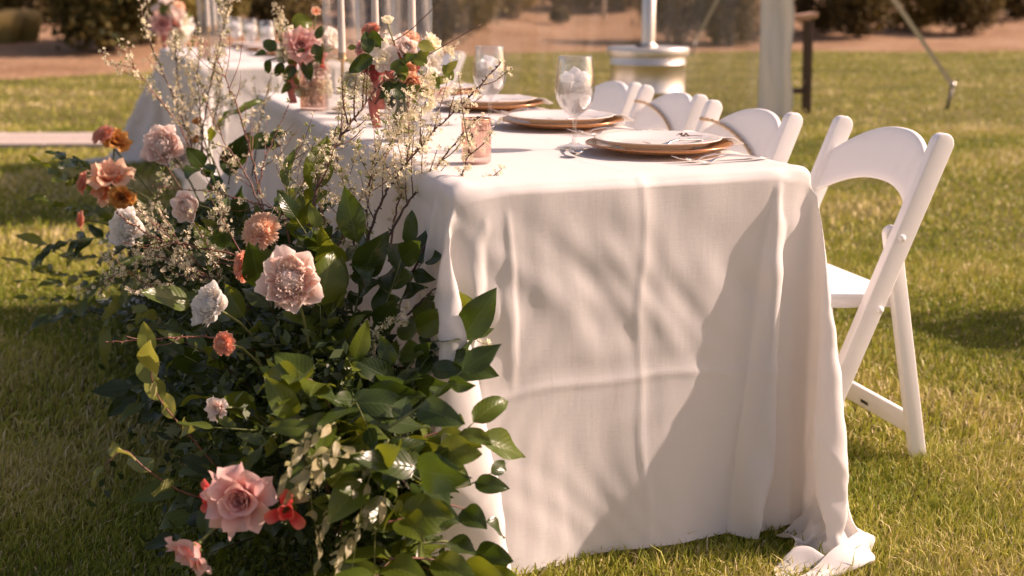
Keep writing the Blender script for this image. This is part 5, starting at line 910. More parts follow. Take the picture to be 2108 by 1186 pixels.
DRAPE_REST = [
    [[-972,-17,6,3,2,1,1,2,1,1,17,188,191,191,191,191,191,191,191,191,189,23,0,0,0,0,1,0,1,1,0], [-1646,-1,0,-1,-1,0,-1,-1,-1,-1,-2,0,-1,0,-1,0,0,0,0,0,1,0,1,1,0,0,1,0,0,1,0], [18,186,191,191,191,191,191,191,191,191,186,12,0,0,0,0,0,0,0,0,-7,-186,-191,-191,-191,-191,-191,-191,-191,-191,-191]],
    [[0,0,0,0,0,1,0,-1,0,0,1,-1,0,0,0,0,0,0,0,0,0,-1,1,0,0,0,0,3,1,1,0], [253,1,0,0,0,-1,1,0,0,0,1,-1,1,-1,1,0,0,0,0,0,-1,1,-1,0,0,0,0,0,0,-1,0], [0,1,0,0,0,0,0,0,0,0,-1,0,0,0,0,0,0,0,0,0,-1,1,0,0,0,0,0,1,0,0,0]],
    [[0,4,-2,0,-1,-1,0,0,0,0,0,1,0,0,0,-1,0,0,0,0,0,0,0,0,0,0,-1,-3,-2,-2,0], [254,0,-1,1,0,0,0,0,0,0,1,0,0,0,0,0,0,-1,1,0,0,-1,0,0,0,0,-1,0,0,0,0], [0,1,0,0,0,0,0,-1,0,0,1,-1,0,0,0,0,0,0,0,0,0,0,1,0,0,0,0,-1,0,0,0]],
    [[-5,2,3,0,1,0,0,-1,0,0,1,-1,0,0,0,1,0,0,0,0,-1,0,0,0,0,0,0,0,0,0,0], [254,0,0,-1,1,0,0,0,0,1,-1,1,-1,1,0,-1,0,1,-1,0,0,0,1,-1,0,0,0,0,0,0,0], [0,1,-1,0,0,0,0,1,0,0,-1,0,0,0,0,0,0,0,0,0,0,0,-1,0,0,0,1,0,0,0,0]],
    [[3,2,-3,0,-1,-1,0,1,-1,0,0,1,0,-1,0,0,0,0,0,0,0,0,0,0,0,0,0,0,0,0,0], [253,0,0,1,0,0,0,0,1,-1,1,-1,1,0,-1,1,0,0,0,0,0,0,-1,0,0,0,0,0,0,0,0], [0,0,1,0,0,0,0,0,0,0,-1,0,0,0,0,0,0,0,0,0,-1,1,0,0,0,0,-1,0,0,1,0]],
    [[1,1,-1,-1,0,1,-1,0,0,0,1,-1,0,1,0,0,0,-1,0,0,0,0,0,0,0,0,0,0,0,0,-1], [253,0,1,0,0,0,0,0,0,1,-1,1,0,-1,1,0,0,0,-1,0,0,0,0,0,0,0,0,0,0,0,0], [0,0,0,0,0,0,0,0,0,0,0,0,0,0,0,0,0,0,0,0,0,0,0,0,0,0,0,0,0,-1,1]],
    [[1,0,0,-1,0,0,0,0,0,0,0,0,0,0,0,0,0,1,0,0,0,-1,0,0,0,0,0,0,0,1,1], [254,0,0,0,-1,1,0,1,-1,0,1,-1,0,1,0,0,-1,0,1,0,0,0,0,-1,0,0,0,0,0,0,0], [0,1,0,0,0,0,-1,0,0,0,1,-1,0,0,0,0,0,0,0,0,0,0,0,0,0,0,0,0,0,0,-1]],
    [[0,3,-2,0,0,-1,1,-1,0,0,0,1,0,0,0,-1,0,0,0,0,0,0,0,0,0,0,0,0,0,-1,1], [254,0,0,0,0,0,0,0,1,-1,0,1,0,0,-1,0,1,0,0,-1,0,0,0,1,-1,0,0,0,0,-1,0], [0,0,0,0,0,0,1,0,0,0,-1,0,0,0,0,0,0,0,0,0,0,0,0,0,0,0,0,0,0,0,0]],
    [[0,1,0,0,-1,0,0,0,0,0,1,-1,0,0,0,1,0,0,0,-1,0,0,0,0,0,0,0,0,0,0,-1], [254,0,0,-1,1,0,0,0,0,1,0,0,-1,0,1,0,0,0,-1,1,0,-1,0,0,1,-1,0,0,-1,1,0], [0,0,0,0,0,0,0,0,0,0,0,0,0,0,0,0,0,0,0,0,-1,0,0,1,0,0,0,0,0,0,0]],
    [[-2,5,-1,-2,0,1,-1,0,0,0,0,1,0,-1,0,0,0,0,0,1,-1,0,0,0,0,0,0,0,0,0,-1], [253,1,-1,1,0,0,0,0,0,0,0,0,1,0,0,0,0,-1,1,0,-1,1,-1,0,0,0,0,0,0,0,0], [0,0,0,0,0,0,0,0,0,0,0,0,0,0,0,0,0,0,0,0,0,0,0,-1,0,0,0,0,0,1,0]],
    [[-2,0,0,2,1,-1,0,0,0,0,0,0,0,1,0,0,-1,0,0,0,1,-1,0,0,0,0,0,1,1,2,-1], [254,-1,1,0,0,0,0,0,0,0,1,0,0,0,0,-1,0,1,0,-1,1,-1,1,-1,0,0,0,-1,1,0,0], [0,1,0,-1,0,0,0,0,0,0,1,-1,0,0,0,0,0,0,0,0,0,0,0,0,0,0,0,0,0,-1,1]],
    [[3,-1,0,-1,-1,0,0,0,0,0,0,0,0,0,0,0,1,0,0,0,-1,0,0,0,0,0,0,-1,0,-1,6], [254,0,0,0,0,0,0,0,1,0,-1,0,0,0,0,1,0,0,-1,1,-1,1,-1,0,0,0,0,0,0,0,0], [0,0,0,1,-1,0,0,0,0,0,0,0,0,0,0,0,0,0,0,0,0,-1,0,0,0,1,0,0,0,0,0]],
    [[-4,-1,1,2,1,1,0,0,0,0,0,1,0,0,-1,0,0,0,0,0,1,-1,0,0,0,0,0,0,-1,-1,7], [253,1,0,0,0,0,0,0,0,0,1,0,0,0,0,0,0,0,0,0,0,-1,0,1,-1,0,0,0,0,-1,0], [0,0,0,-1,1,0,0,0,0,0,0,0,0,0,0,0,0,0,0,0,0,0,0,0,0,-1,0,0,0,0,1]],
    [[-4,8,0,-2,-1,-1,0,0,0,0,0,0,0,0,1,0,0,0,0,-1,0,0,0,0,0,1,-1,0,0,0,0], [254,-1,0,0,1,0,0,0,0,1,-1,1,0,0,0,0,0,0,0,0,0,0,0,-1,0,0,-1,1,-1,1,0], [0,-1,0,1,0,0,0,0,0,0,1,-1,0,0,0,0,0,0,0,0,-1,0,0,0,0,0,0,0,0,1,0]],
    [[-1,-11,2,3,3,2,1,1,0,0,0,0,0,0,0,0,0,0,0,1,0,-1,0,0,1,1,4,3,4,4,-25], [253,1,0,0,-1,1,0,0,0,0,1,-1,1,0,0,0,0,-1,1,0,0,-1,0,0,0,0,0,-1,0,0,0], [0,0,0,0,0,0,0,0,0,0,0,0,0,0,0,0,0,0,0,0,0,-1,0,0,0,0,0,1,0,-1,1]],
    [[-11,21,-1,-2,-3,-2,-1,-1,0,0,0,0,0,0,0,0,1,0,0,0,-1,0,0,1,-1,0,-2,-2,-1,3,20], [254,-1,0,1,0,-1,1,0,0,0,0,1,-1,0,0,0,0,1,0,0,0,0,-1,0,0,0,0,0,0,-1,0], [0,0,0,0,0,0,0,0,0,0,0,0,0,0,0,0,0,0,0,0,-1,0,0,0,0,0,0,-1,0,1,1]],
    [[2,0,-1,-1,0,0,0,0,0,0,-1,1,0,0,0,1,-1,1,0,0,1,-2,0,-1,0,-2,0,4,6,9,15], [252,2,0,0,0,0,0,0,0,0,0,1,0,0,0,0,0,0,0,0,-1,0,0,-1,0,0,0,0,-2,2,-1], [1,-2,0,0,0,0,0,0,0,0,0,2,-1,0,0,0,0,0,0,0,0,-1,0,0,0,0,0,0,1,0,1]],
    [[-26,-26,4,6,7,8,8,9,7,3,-1,0,0,1,0,0,1,0,1,0,1,-1,14,24,25,25,23,20,15,4,-13], [251,-4,1,0,1,2,1,1,0,1,1,0,0,-1,0,0,0,0,1,0,1,-2,-3,-6,-8,-9,-10,-9,-8,-10,-4], [0,1,0,-1,0,0,0,0,-1,0,2,-1,0,0,0,0,0,0,1,1,-3,-2,2,1,2,2,2,2,1,0,-5]],
    [[29,20,-6,-4,-8,-10,-9,-11,-11,-7,6,7,2,1,1,0,0,1,0,3,11,-1,-28,-6,-13,-30,-26,-26,-18,-7,6], [244,-1,-1,1,0,-2,-2,-3,-3,3,17,2,-1,0,0,0,0,0,0,2,0,-41,-26,-16,-13,-8,-4,0,5,12,2], [0,1,-1,0,0,0,0,0,0,-2,-8,15,-3,-1,0,0,0,0,-1,4,-12,-9,3,3,0,0,-1,-1,-2,0,11]],
    [[-92,-15,-8,-1,4,-9,-23,23,61,6,84,-17,-9,-2,-1,0,-1,-2,-6,-6,-37,73,-6,36,-22,-36,-9,20,20,-2,-19], [152,-31,-32,-38,-37,-22,20,65,66,34,-16,3,-23,1,0,0,-1,2,-2,2,4,60,1,-13,4,16,0,-9,-11,-15,-29], [0,-8,-2,-3,-4,-3,-7,-20,-23,-10,-82,14,9,5,2,1,0,0,-1,-18,-18,90,11,16,12,5,3,2,7,7,16]],
    [[-205,54,-5,-8,27,44,30,-50,-51,150,61,-27,-15,-1,-2,-2,0,-1,-2,-33,-22,48,140,-88,-34,55,77,-22,-66,-27,-7], [-138,-56,27,90,118,105,41,-63,-24,-65,-8,-4,-22,2,10,-12,1,6,10,-2,32,-2,11,30,58,-40,-26,-20,32,-42,12], [5,-44,-1,-9,-20,-19,-6,14,-4,-111,-46,-11,-2,-1,1,-1,1,0,2,4,13,41,77,15,8,11,19,12,2,31,21]],
    [[-199,8,43,25,-22,-53,-25,113,146,13,-26,-3,-15,-2,-1,-1,-1,0,-8,-7,-24,-24,1,163,35,-51,-81,-35,83,90,46], [-64,131,99,28,-17,-113,-51,93,-98,44,-79,59,-31,-1,10,-9,0,-2,24,-14,38,-81,124,-32,-145,92,121,30,-65,14,-118], [-4,-45,-27,-6,8,13,-1,-63,-102,-8,-14,-2,-3,0,0,0,0,0,1,6,11,-2,31,56,25,14,7,4,14,29,89]],
    [[-225,6,9,15,-23,51,149,53,11,-15,-11,-3,-13,0,-1,-3,1,0,-8,5,19,-66,-6,-15,138,24,12,41,-28,-72,69], [-3,122,14,-109,-67,121,76,-173,73,-54,-3,31,-26,-2,7,-4,-2,-6,28,-10,-59,117,-128,162,57,-170,-145,105,128,2,42], [-2,-30,-10,-13,-7,-33,-78,-59,-1,-11,-7,-1,-2,0,0,0,-1,1,1,1,13,8,-6,32,41,17,15,19,36,17,35]],
    [[-236,3,37,64,38,105,-1,32,-2,-57,29,4,-12,0,-2,-1,-1,1,-6,9,25,-89,-6,1,-5,132,-24,118,42,-52,-22], [95,-1,-138,120,103,-36,-188,100,-4,-117,102,-12,-20,-5,7,-1,-5,-1,19,5,-58,67,-45,-33,151,70,-50,-184,-31,137,144], [1,-12,-36,-64,-14,-63,-38,-5,-4,-8,-8,-2,0,-1,0,0,0,0,1,2,4,17,-5,-1,32,37,6,80,26,68,-24]],
    [[-220,26,68,-13,104,26,49,-7,-55,27,-5,16,-11,-1,-2,0,-1,-1,-3,-1,13,-7,-71,23,-24,11,113,-28,65,138,-51], [123,-95,131,22,-115,-120,136,7,-158,43,80,-33,-14,-7,4,3,-9,4,14,-13,-17,-47,138,-138,34,55,111,37,-106,-80,114], [0,30,-136,13,-85,-42,-6,1,-16,-8,2,-6,-1,0,0,0,0,0,0,0,2,14,10,-9,6,38,47,47,88,-15,32]],
    [[-176,38,-6,85,57,9,-15,-30,-5,45,-4,18,-9,-4,0,-2,-1,0,-2,2,0,82,-155,-24,55,-6,38,13,51,52,12], [183,18,-74,-87,36,94,-84,-163,-2,131,-4,-32,-5,-12,5,4,-8,7,7,-4,-4,-24,34,42,-95,88,51,93,24,-81,-199], [3,-36,10,-113,-38,17,-42,-34,-1,-9,-5,-5,-1,0,0,0,0,0,0,0,6,10,14,13,-15,78,43,99,35,1,-21]],
    [[-162,49,48,12,-35,-18,-11,38,87,-13,30,-11,3,-14,0,-1,-1,-2,2,9,3,45,-16,-168,-9,37,50,78,10,17,-34], [197,-23,22,-15,-132,-142,-64,116,125,-69,-56,41,20,-19,1,7,-8,11,-4,7,-6,-25,10,129,70,10,32,-20,-17,-8,-55], [8,-55,15,2,-32,-62,-12,-25,-40,-24,-20,-8,2,-2,-1,1,-1,0,1,1,3,21,40,74,67,-9,55,-77,-19,88,7]],
]

# ------------------------------------------------------------------ tables and linen
def drape_cloth():
    """rebuild the settled cloth from its stored steps"""
    def rebuild(steps):
        d = np.array(steps, dtype=float).transpose(0, 2, 1)
        return np.cumsum(np.cumsum(d, 1), 0) * .0004
    def finer(c, k, axis):
        c = np.moveaxis(c, axis, 0)
        p = np.concatenate([2 * c[:1] - c[1:2], c, 2 * c[-1:] - c[-2:-1]])
        out = np.empty(((len(c) - 1) * k + 1,) + c.shape[1:])
        for j in range(k):
            f = j / k
            a, b, e, g = p[:-3], p[1:-2], p[2:-1], p[3:]
            out[j:-1:k] = .5 * (2 * b + (e - a) * f + (2 * a - 5 * b + 4 * e - g) * f * f + (3 * b - a - 3 * e + g) * f ** 3)
        out[-1] = c[-1]
        return np.moveaxis(out, 0, axis)
    near = rebuild(DRAPE_NEAR)
    rest = finer(finer(rebuild(DRAPE_REST), 4, 0), 3, 1)
    rest[:5] += (near[-1] - rest[0])[None] * np.linspace(1, 0, 5)[:, None, None]
    return np.concatenate([near, rest[1:]])

def upsample(c, axis):
    c = np.moveaxis(c, axis, 0)
    p = np.concatenate([2 * c[:1] - c[1:2], c, 2 * c[-1:] - c[-2:-1]])
    mid = (-p[:-3] + 9 * p[1:-2] + 9 * p[2:-1] - p[3:]) / 16
    out = np.empty((2 * len(c) - 1,) + c.shape[1:])
    out[0::2] = c
    out[1::2] = mid
    return np.moveaxis(out, 0, axis)

def cloth_mesh():
    c = drape_cloth()
    for k in range(2):
        c = upsample(upsample(c, 0), 1)
    # the front panel hangs clear of the table edge
    ny, nx = c.shape[:2]
    front = np.clip((.40 - np.abs(c[..., 0])) / .06, 0, 1) * (np.linspace(-1.98, 1.98, ny)[:, None] < -1.23)
    lean = -TL / 2 - .0125 - .045 * np.clip(.772 - c[..., 2], 0, 1)
    s = np.clip((.55 - c[..., 2]) / .55, 0, 1)
    xw = c[..., 0]
    lean = lean - (.016 + .016 * np.sin(xw * 15 + .8 * np.sin(xw * 6) + .6)) * s ** 2
    c[..., 2] += front * s ** 3 * .016 * (.5 + .5 * np.sin(xw * 12.5 + 1.0))
    c[..., 1] += (np.minimum(c[..., 1], lean) - c[..., 1]) * front
    du = np.gradient(c, axis=1)
    dv = np.gradient(c, axis=0)
    nrm = np.cross(du, dv)
    nrm /= np.linalg.norm(nrm, axis=2)[..., None] + 1e-9
    gx = np.linspace(-1.145, 1.145, nx)[None, :]
    gy = np.linspace(-1.98, 1.98, ny)[:, None]
    h = np.zeros((ny, nx))
    wob = .006 * np.sin(gy * 9) + .004 * np.sin(gy * 23 + 1)
    wobx = .006 * np.sin(gx * 8 + 2) + .004 * np.sin(gx * 21)
    for cx in (-.57, .0, .57):
        h += .0021 * np.exp(-((gx - cx - wob) / .008) ** 2) * (np.abs(gy) > .9)
        h -= .0016 * np.exp(-((gx - cx - .03 - wob) / .02) ** 2)
    for cy in (-1.62, -1.0, -.33, .33, 1.0, 1.62):
        h += .0020 * np.exp(-((gy - cy - wobx) / .008) ** 2)
        h -= .0015 * np.exp(-((gy - cy - .03 - wobx) / .02) ** 2)
    # broad soft wrinkles left from folding
    h += .0030 * np.sin(gx * 17 + 2 * np.sin(gy * 5)) * np.sin(gy * 6.5 + gx * 3) * np.exp(-((gy + 1.45) / .28) ** 2)
    h += .0026 * np.sin(gx * 38 + 3 * np.sin(gy * 9)) * np.sin(gy * 14) * np.exp(-((gy + 1.42) / .22) ** 2)
    h += .0011 * np.sin(gx * 71 + 4 * np.sin(gy * 13 + gx * 5)) * np.sin(gy * 37 + 3 * np.sin(gx * 11)) * np.clip(np.abs(gy) - 1.15, 0, .2) * 4
    h += .0016 * np.sin(gy * 58 + 5 * np.sin(gx * 4.5)) * np.sin(gx * 9 + 2) * np.exp(-((gy + 1.42) / .12) ** 2)
    hem = np.maximum(np.exp(-((1.145 - np.abs(gx)) / .006) ** 2), np.exp(-((1.98 - np.abs(gy)) / .006) ** 2))
    h += .0012 * hem
    c = c + nrm * h[..., None] * np.where(nrm[..., 2:3] > .9, .35, 1)
    c[..., 2] = np.maximum(c[..., 2], .004)
    idx = np.arange(nx * ny).reshape(ny, nx)
    F = np.stack([idx[:-1, :-1], idx[:-1, 1:], idx[1:, 1:], idx[1:, :-1]], -1).reshape(-1, 4)
    uv = np.stack(np.broadcast_arrays(gx, gy), -1).reshape(-1, 2)
    return mesh_np('tablecloth', c.reshape(-1, 3), F, M['linen'], True, None, uv)

CLOTH_ME = cloth_mesh()
def folding_table(u0, label, cloth_label):
    t = thing('folding_table', label, 'table', P(u0 + TL / 2, TW / 2, 0), TROT, 'long folding tables in a row')
    MB().box((-TW / 2 + .012, -TL / 2 + .012, TH - .045), (TW / 2 - .012, TL / 2 - .012, TH - .004)).build('table_top', M['table_laminate'], t, False, bevel=.008)
    for sx in (-1, 1):
        for sy in (-1, 1):
            MB().tube([(sx * .30, sy * .98, TH - .05), (sx * .30, sy * .98, 0)], .014, 8).build('leg', M['metal'], t)
    c = obj('tablecloth', CLOTH_ME, None, P(u0 + TL / 2, TW / 2, 0), TROT)
    tag(c, cloth_label, 'tablecloth', 'white floor-length tablecloths')
    return t
folding_table(0.0, 'long folding table hidden under the near white tablecloth', 'white floor length tablecloth with fold creases on the near table')
FU = 4.33
folding_table(FU, 'long folding table hidden under the far blurred tablecloth', 'white floor length tablecloth on the far table, trailing on the grass')
ZT = TH + .0095     # top of the linen

# ------------------------------------------------------------------ white resin folding chairs
def rounded_bar(p0, p1, wid, thick, n=10, round0=True, round1=True):
    """a flat bar in the y-z plane from p0 to p1 (y, z), wid across in that plane, thick along x, with rounded ends"""
    a, b = Vector((p0[0], p0[1])), Vector((p1[0], p1[1]))
    d = (b - a).normalized()
    s = Vector((-d.y, d.x))
    out = []
    if round1:
        for i in range(n + 1):
            q = math.pi * i / n
            out.append(b + s * math.cos(q) * wid / 2 * -1 + d * math.sin(q) * wid / 2)
    else:
        out += [b - s * wid / 2, b + s * wid / 2]
    if round0:
        for i in range(n + 1):
            q = math.pi * i / n
            out.append(a + s * math.cos(q) * wid / 2 - d * math.sin(q) * wid / 2)
    else:
        out += [a + s * wid / 2, a - s * wid / 2]
    return [(v.x, v.y) for v in out]

def make_chair(label):
    t = thing('folding_chair', label, 'chair', (0, 0, 0), (0, 0, 0), 'white resin folding chairs')
    m = M['chair_resin']
    hw = .222
    # local: y towards the back, x across; front foot y=-.195, top y=+.14
    FOOT, TOP = (-.190, .0), (.128, .785)
    for s in (-1, 1):
        x0 = s * hw - .014
        o = rounded_bar(FOOT, TOP, .051, .028, 10, False, True)
        # cut the foot level with the ground
        o = [(a, max(b, 0.0)) for a, b in o]
        MB().prism(o, lambda a, b, c, x0=x0: (x0 + c, a, b), .028).build('back_post', m, t, True, bevel=.0036, seg=3)
        x1 = s * (hw - .029) - .011
        o = rounded_bar((.150, .0), (.032, .575), .041, .022, 10, False, True)
        o = [(a, max(b, 0.0)) for a, b in o]
        leg = MB().prism(o, lambda a, b, c, x1=x1: (x1 + c, a, b), .022).build('rear_leg', m, t, True, bevel=.0042, seg=3)
        for (yy, zz) in ((.033, .572), (-.012, .405)):
            MB().lathe([(0.0001, -.018), (.0085, -.018), (.0085, .018), (.006, .0205), (.0001, .0215)], 14).xform(Matrix.Translation((s * hw, yy, zz)) @ Matrix.Rotation(R(90) * s, 4, 'Y')).build('rivet', m, t)
    # backrest: an arched board between the posts
    def post_y(z):
        return FOOT[0] + (TOP[0] - FOOT[0]) * (z - FOOT[1]) / (TOP[1] - FOOT[1])
    V, F = [], []
    nx = 21
    for side in (0, 1):
        for k in range(6):
            f = k / 5
            for i in range(nx):
                a = -1 + 2 * i / (nx - 1)
                arch = 1 - abs(a) ** 2.3
                z = (.616 + .058 * arch) * (1 - f) + (.724 + .076 * arch) * f
                y = post_y(z) + .030 * (1 - a * a) + (-.008 if side == 0 else .008)
                V.append((a * (hw - .010), y, z))
    W_ = nx * 6
    for k in range(5):
        for i in range(nx - 1):
            q = k * nx + i
            F.append((q, q + 1, q + nx + 1, q + nx))
            F.append((W_ + q, W_ + q + nx, W_ + q + nx + 1, W_ + q + 1))
    for i in range(nx - 1):
        F.append((i, W_ + i, W_ + i + 1, i + 1))
        q = 5 * nx + i
        F.append((q, q + 1, W_ + q + 1, W_ + q))
    MB().add(V, F).build('backrest', m, t, True, bevel=.004, seg=2)
    # seat frame with its raised pad
    tilt = .035
    def sz(y):
        return .425 - (y + .20) * tilt * -1 * -1
    for s in (-1, 1):
        xa = s * (hw - .052)
        MB().prism([(-.245, .410), (.075, .392), (.075, .424), (-.245, .442)], lambda a, b, c, xa=xa: (xa - .014 + c, a, b), .028).build('seat_rail', m, t, True, bevel=.0042, seg=3)
    MB().prism([(-.262, .408), (-.236, .406), (-.236, .442), (-.262, .440)], lambda a, b, c: (-hw + .038 + c, a, b), 2 * (hw - .038)).build('seat_rail', m, t, True, bevel=.0042, seg=3)
    MB().prism([(.062, .392), (.086, .390), (.086, .426), (.062, .427)], lambda a, b, c: (-hw + .045 + c, a, b), 2 * (hw - .045)).build('seat_rail', m, t, True, bevel=.0042, seg=3)
    V, F = [], []
    n = 13
    for j in range(n):
        for i in range(n):
            a, b = -1 + 2 * i / (n - 1), -1 + 2 * j / (n - 1)
            e = (1 - a ** 6) * (1 - b ** 6)
            V.append((a * (hw - .058), -.085 + b * .148, .424 - (b * .148) * .056 + .020 * e ** .5 + .006 * e))
    for j in range(n - 1):
        for i in range(n - 1):
            q = j * n + i
            F.append((q, q + 1, q + n + 1, q + n))
    MB().add(V, F).build('seat_pad', M['chair_pad'], t)
    # stretchers
    MB().prism([(.118, .072), (.136, .072), (.124, .128), (.106, .128)], lambda a, b, c: (-hw + .030 + c, a, b), 2 * (hw - .030)).build('rear_stretcher', m, t, True, bevel=.004)
    MB().box((-.022, .1125, .088), (.012, .1325, .097)).build('slot', M['black_iron'], t, False)
    MB().prism([(-.168, .100), (-.150, .100), (-.138, .138), (-.156, .138)], lambda a, b, c: (-hw + .014 + c, a, b), 2 * (hw - .014)).build('front_stretcher', m, t, True, bevel=.004)
    return t

CH = 'white resin folding chair '
def chair_rot(deg):
    return (0, 0, YAW + R(-90 + deg))
chair0 = make_chair(CH + 'at the near end of the table, its side fully in view')
def place_chair(o, u, v, deg):
    o.location = P(u, v, 0)
    o.rotation_euler = chair_rot(deg)
# local y (the back) points towards +v
place_chair(chair0, .405, 1.112, -4)
place_chair(dup(chair0, CH + 'second from the camera, twine sagging across its back'), .965, 1.055, 0)
place_chair(dup(chair0, CH + 'third from the camera, twine loop hanging in front of the plate'), 1.63, 1.135, -3)
place_chair(dup(chair0, CH + 'behind the nearest wine glass, beside the patio heater'), 2.20, 1.16, 2)
place_chair(dup(chair0, CH + 'beyond the bouquet and the second wine glass'), 4.85, 1.33, 0)
place_chair(dup(chair0, CH + 'added unseen outside the picture to the right for its shadow'), 1.05, 2.95, 8)  # out of view, added to cast the shadow line on the right lawn
place_chair(dup(chair0, CH + 'added unseen nearer the camera, outside the picture, to shade the grass'), .20, 2.72, -12)  # another unseen chair, put in for the broad shadow at lower right

# twine swagged over two of the chair backs
def rope(label, pts, r=.0046):
    pts = [Vector(p) for p in pts]
    # Catmull-Rom through the points
    q = [pts[0] * 2 - pts[1]] + pts + [pts[-1] * 2 - pts[-2]]
    out = []
    for i in range(1, len(q) - 2):
        for k in range(8):
            f = k / 8
            out.append(.5 * ((2 * q[i]) + (q[i + 1] - q[i - 1]) * f + (2 * q[i - 1] - 5 * q[i] + 4 * q[i + 1] - q[i + 2]) * f * f + (3 * q[i] - q[i - 1] - 3 * q[i + 1] + q[i + 2]) * f ** 3))
    out.append(pts[-1])
    base = out[0].copy()
    t = thing('twine', label, 'twine', base, (0, 0, 0), 'twine tied on chair backs')
    for s in range(2):
        mb = MB()
        pp = []
        for i, p in enumerate(out):
            d = (out[min(i + 1, len(out) - 1)] - out[max(i - 1, 0)]).normalized()
            nx = d.cross(Vector((0, 0, 1))).normalized()
            ny = d.cross(nx)
            a = i * 1.15 + s * math.pi
            pp.append(p - base + (nx * math.cos(a) + ny * math.sin(a)) * r * .55)
        mb.tube(pp, r * .75, 6).build('strand', M['twine'], t)
    return t
def chair_pt(o, x, y, z):
    return Matrix.Translation(o.location) @ Euler(o.rotation_euler).to_matrix().to_4x4() @ Vector((x, y, z))
def chair_objs():
    return [o for o in COL.objects if o.name.startswith('folding_chair') and o.type == 'EMPTY']
c2, c3 = [o for o in chair_objs() if o['label'].startswith(CH + 'second') or o['label'].startswith(CH + 'third')]
for c, lab in ((c2, 'twine stretched slackly across the back of the second chair'), (c3, 'twine on the third chair, its end dangling beside the plates')):
    def py(z):
        return -.190 + .318 * z / .785
    def front(x, z):
        return py(z) + .030 * (1 - (x / .208) ** 2) - .0135
    pts = [(-.215, py(.745) + .034, .745), (-.240, py(.750), .750), (-.215, py(.756) - .031, .756), (-.17, front(-.17, .752) - .006, .752)]
    pts += [(x, front(x, z) - .003, z) for x, z in ((-.09, .733), (.0, .705), (.09, .672), (.165, .640))]
    pts += [(.205, py(.618) - .032, .618), (.240, py(.60) - .026, .600), (.244, py(.60) - .030, .555), (.242, py(.60) - .034, .510)]
    rope(lab, [chair_pt(c, *p) for p in pts])

# ------------------------------------------------------------------ place settings
def lathe_obj(name, prof, mat, parent, n=48, rib=None):
    return MB().lathe(prof, n, rib=rib).build(name, M[mat], parent)

def make_charger(label):
    t = thing('charger_plate', label, 'charger plate', group='glass charger plates')
    o = [(.0005, .003), (.09, .003), (.112, .0045), (.135, .0105), (.160, .0175), (.1645, .0182), (.1655, .0195), (.164, .0206), (.158, .0200), (.134, .0135), (.111, .0075), (.09, .006), (.0005, .006)]
    lathe_obj('dish', o, 'charger_glass', t, 64)
    lathe_obj('rim', [(.1635, .0190), (.1662, .0184), (.1672, .0196), (.1660, .0212), (.1632, .0212)], 'copper_rim', t, 64)
    return t

def make_plate(label):
    t = thing('dinner_plate', label, 'plate', group='white dinner plates')
    o = [(.0005, .0060), (.075, .0060), (.078, .0015), (.082, .0015), (.084, .0075), (.112, .0145), (.138, .0255), (.1425, .0270), (.1435, .0285), (.142, .0298), (.136, .0290), (.110, .0190), (.084, .0120), (.05, .0100), (.0005, .0098)]
    lathe_obj('dish', [(r, z * .78) for r, z in o], 'porcelain', t, 64)
    return t

def make_napkin(label):
    """folded napkin lying on the charger under the plate, its tail sagging over the charger rim to the table edge"""
    t = thing('napkin', label, 'napkin', group='white napkins')
    V, F = [], []
    nx, ny = 26, 15
    for layer in (0, 1):
        for i in range(nx):
            a = i / (nx - 1)
            x = -.02 + .215 * a
            r = abs(x)
            if x < .11:
                z = .0085 + .013 * max(0, (x - .085) / .025) ** 2
            elif x < .165:
                z = .0215 + .0022 * math.sin((x - .11) / .055 * math.pi)
            else:
                z = .0225 - (x - .165) / .03 * .017
            for j in range(ny):
                b = -1 + 2 * j / (ny - 1)
                flare = .060 + .030 * a ** 1.5
                w = .0030 * math.sin(b * 7 + a * 2) * a + .0035 * a * b * b
                V.append((x - .012 * abs(b) * a, b * flare + .012 * a * a, z + abs(w) + layer * .0016 + (.0005 if b * b > .9 else 0)))
    q = nx * ny
    for i in range(nx - 1):
        for j in range(ny - 1):
            k = i * ny + j
            F.append((q + k, q + k + ny, q + k + ny + 1, q + k + 1))
            F.append((k, k + 1, k + ny + 1, k + ny))
    for i in range(nx - 1):
        for j in (0, ny - 1):
            k = i * ny + j
            F.append((k, k + ny, q + k + ny, q + k))
    for j in range(ny - 1):
        k = (nx - 1) * ny + j
        F.append((k, k + 1, q + k + 1, q + k))
    MB().add(V, F).build('cloth_fold', M['napkin'], t)
    return t

def flat_bar(stations, n=10):
    """stations: (x, half width, z mid, thickness)"""
    V, F = [], []
    for (x, w, z, th) in stations:
        for j in range(n):
            q = 2 * math.pi * j / n
            V.append((x, w * math.cos(q), z + th / 2 * math.sin(q)))
    m = len(stations)
    for i in range(m - 1):
        for j in range(n):
            k = (j + 1) % n
            F.append((i * n + j, (i + 1) * n + j, (i + 1) * n + k, i * n + k))
    F.append(tuple(range(n)))
    F.append(tuple((m - 1) * n + j for j in range(n - 1, -1, -1)))
    return V, F

def make_fork(label):
    """tines towards -x"""
    t = thing('fork', label, 'fork', group='silver forks')
    V, F = flat_bar([(.100, .0035, .0040, .002), (.098, .0085, .0040, .0030), (.075, .0085, .0060, .0030), (.04, .0055, .0105, .0032), (.0, .0033, .0130, .0036), (-.025, .0034, .0095, .0034), (-.037, .0085, .0058, .0028), (-.045, .0115, .0040, .0022), (-.052, .0118, .0034, .0020)])
    MB().add(V, F).build('handle', M['cutlery'], t)
    for k in range(4):
        y = -.0096 + k * .0064
        V, F = flat_bar([(-.050, .0021, .0034, .0022), (-.068, .0018, .0042, .0022), (-.085, .0015, .0078, .0020), (-.098, .0008, .0130, .0014)], 8)
        MB().add([(a, b + y, c) for a, b, c in V], F).build('tine', M['cutlery'], t)
    return t

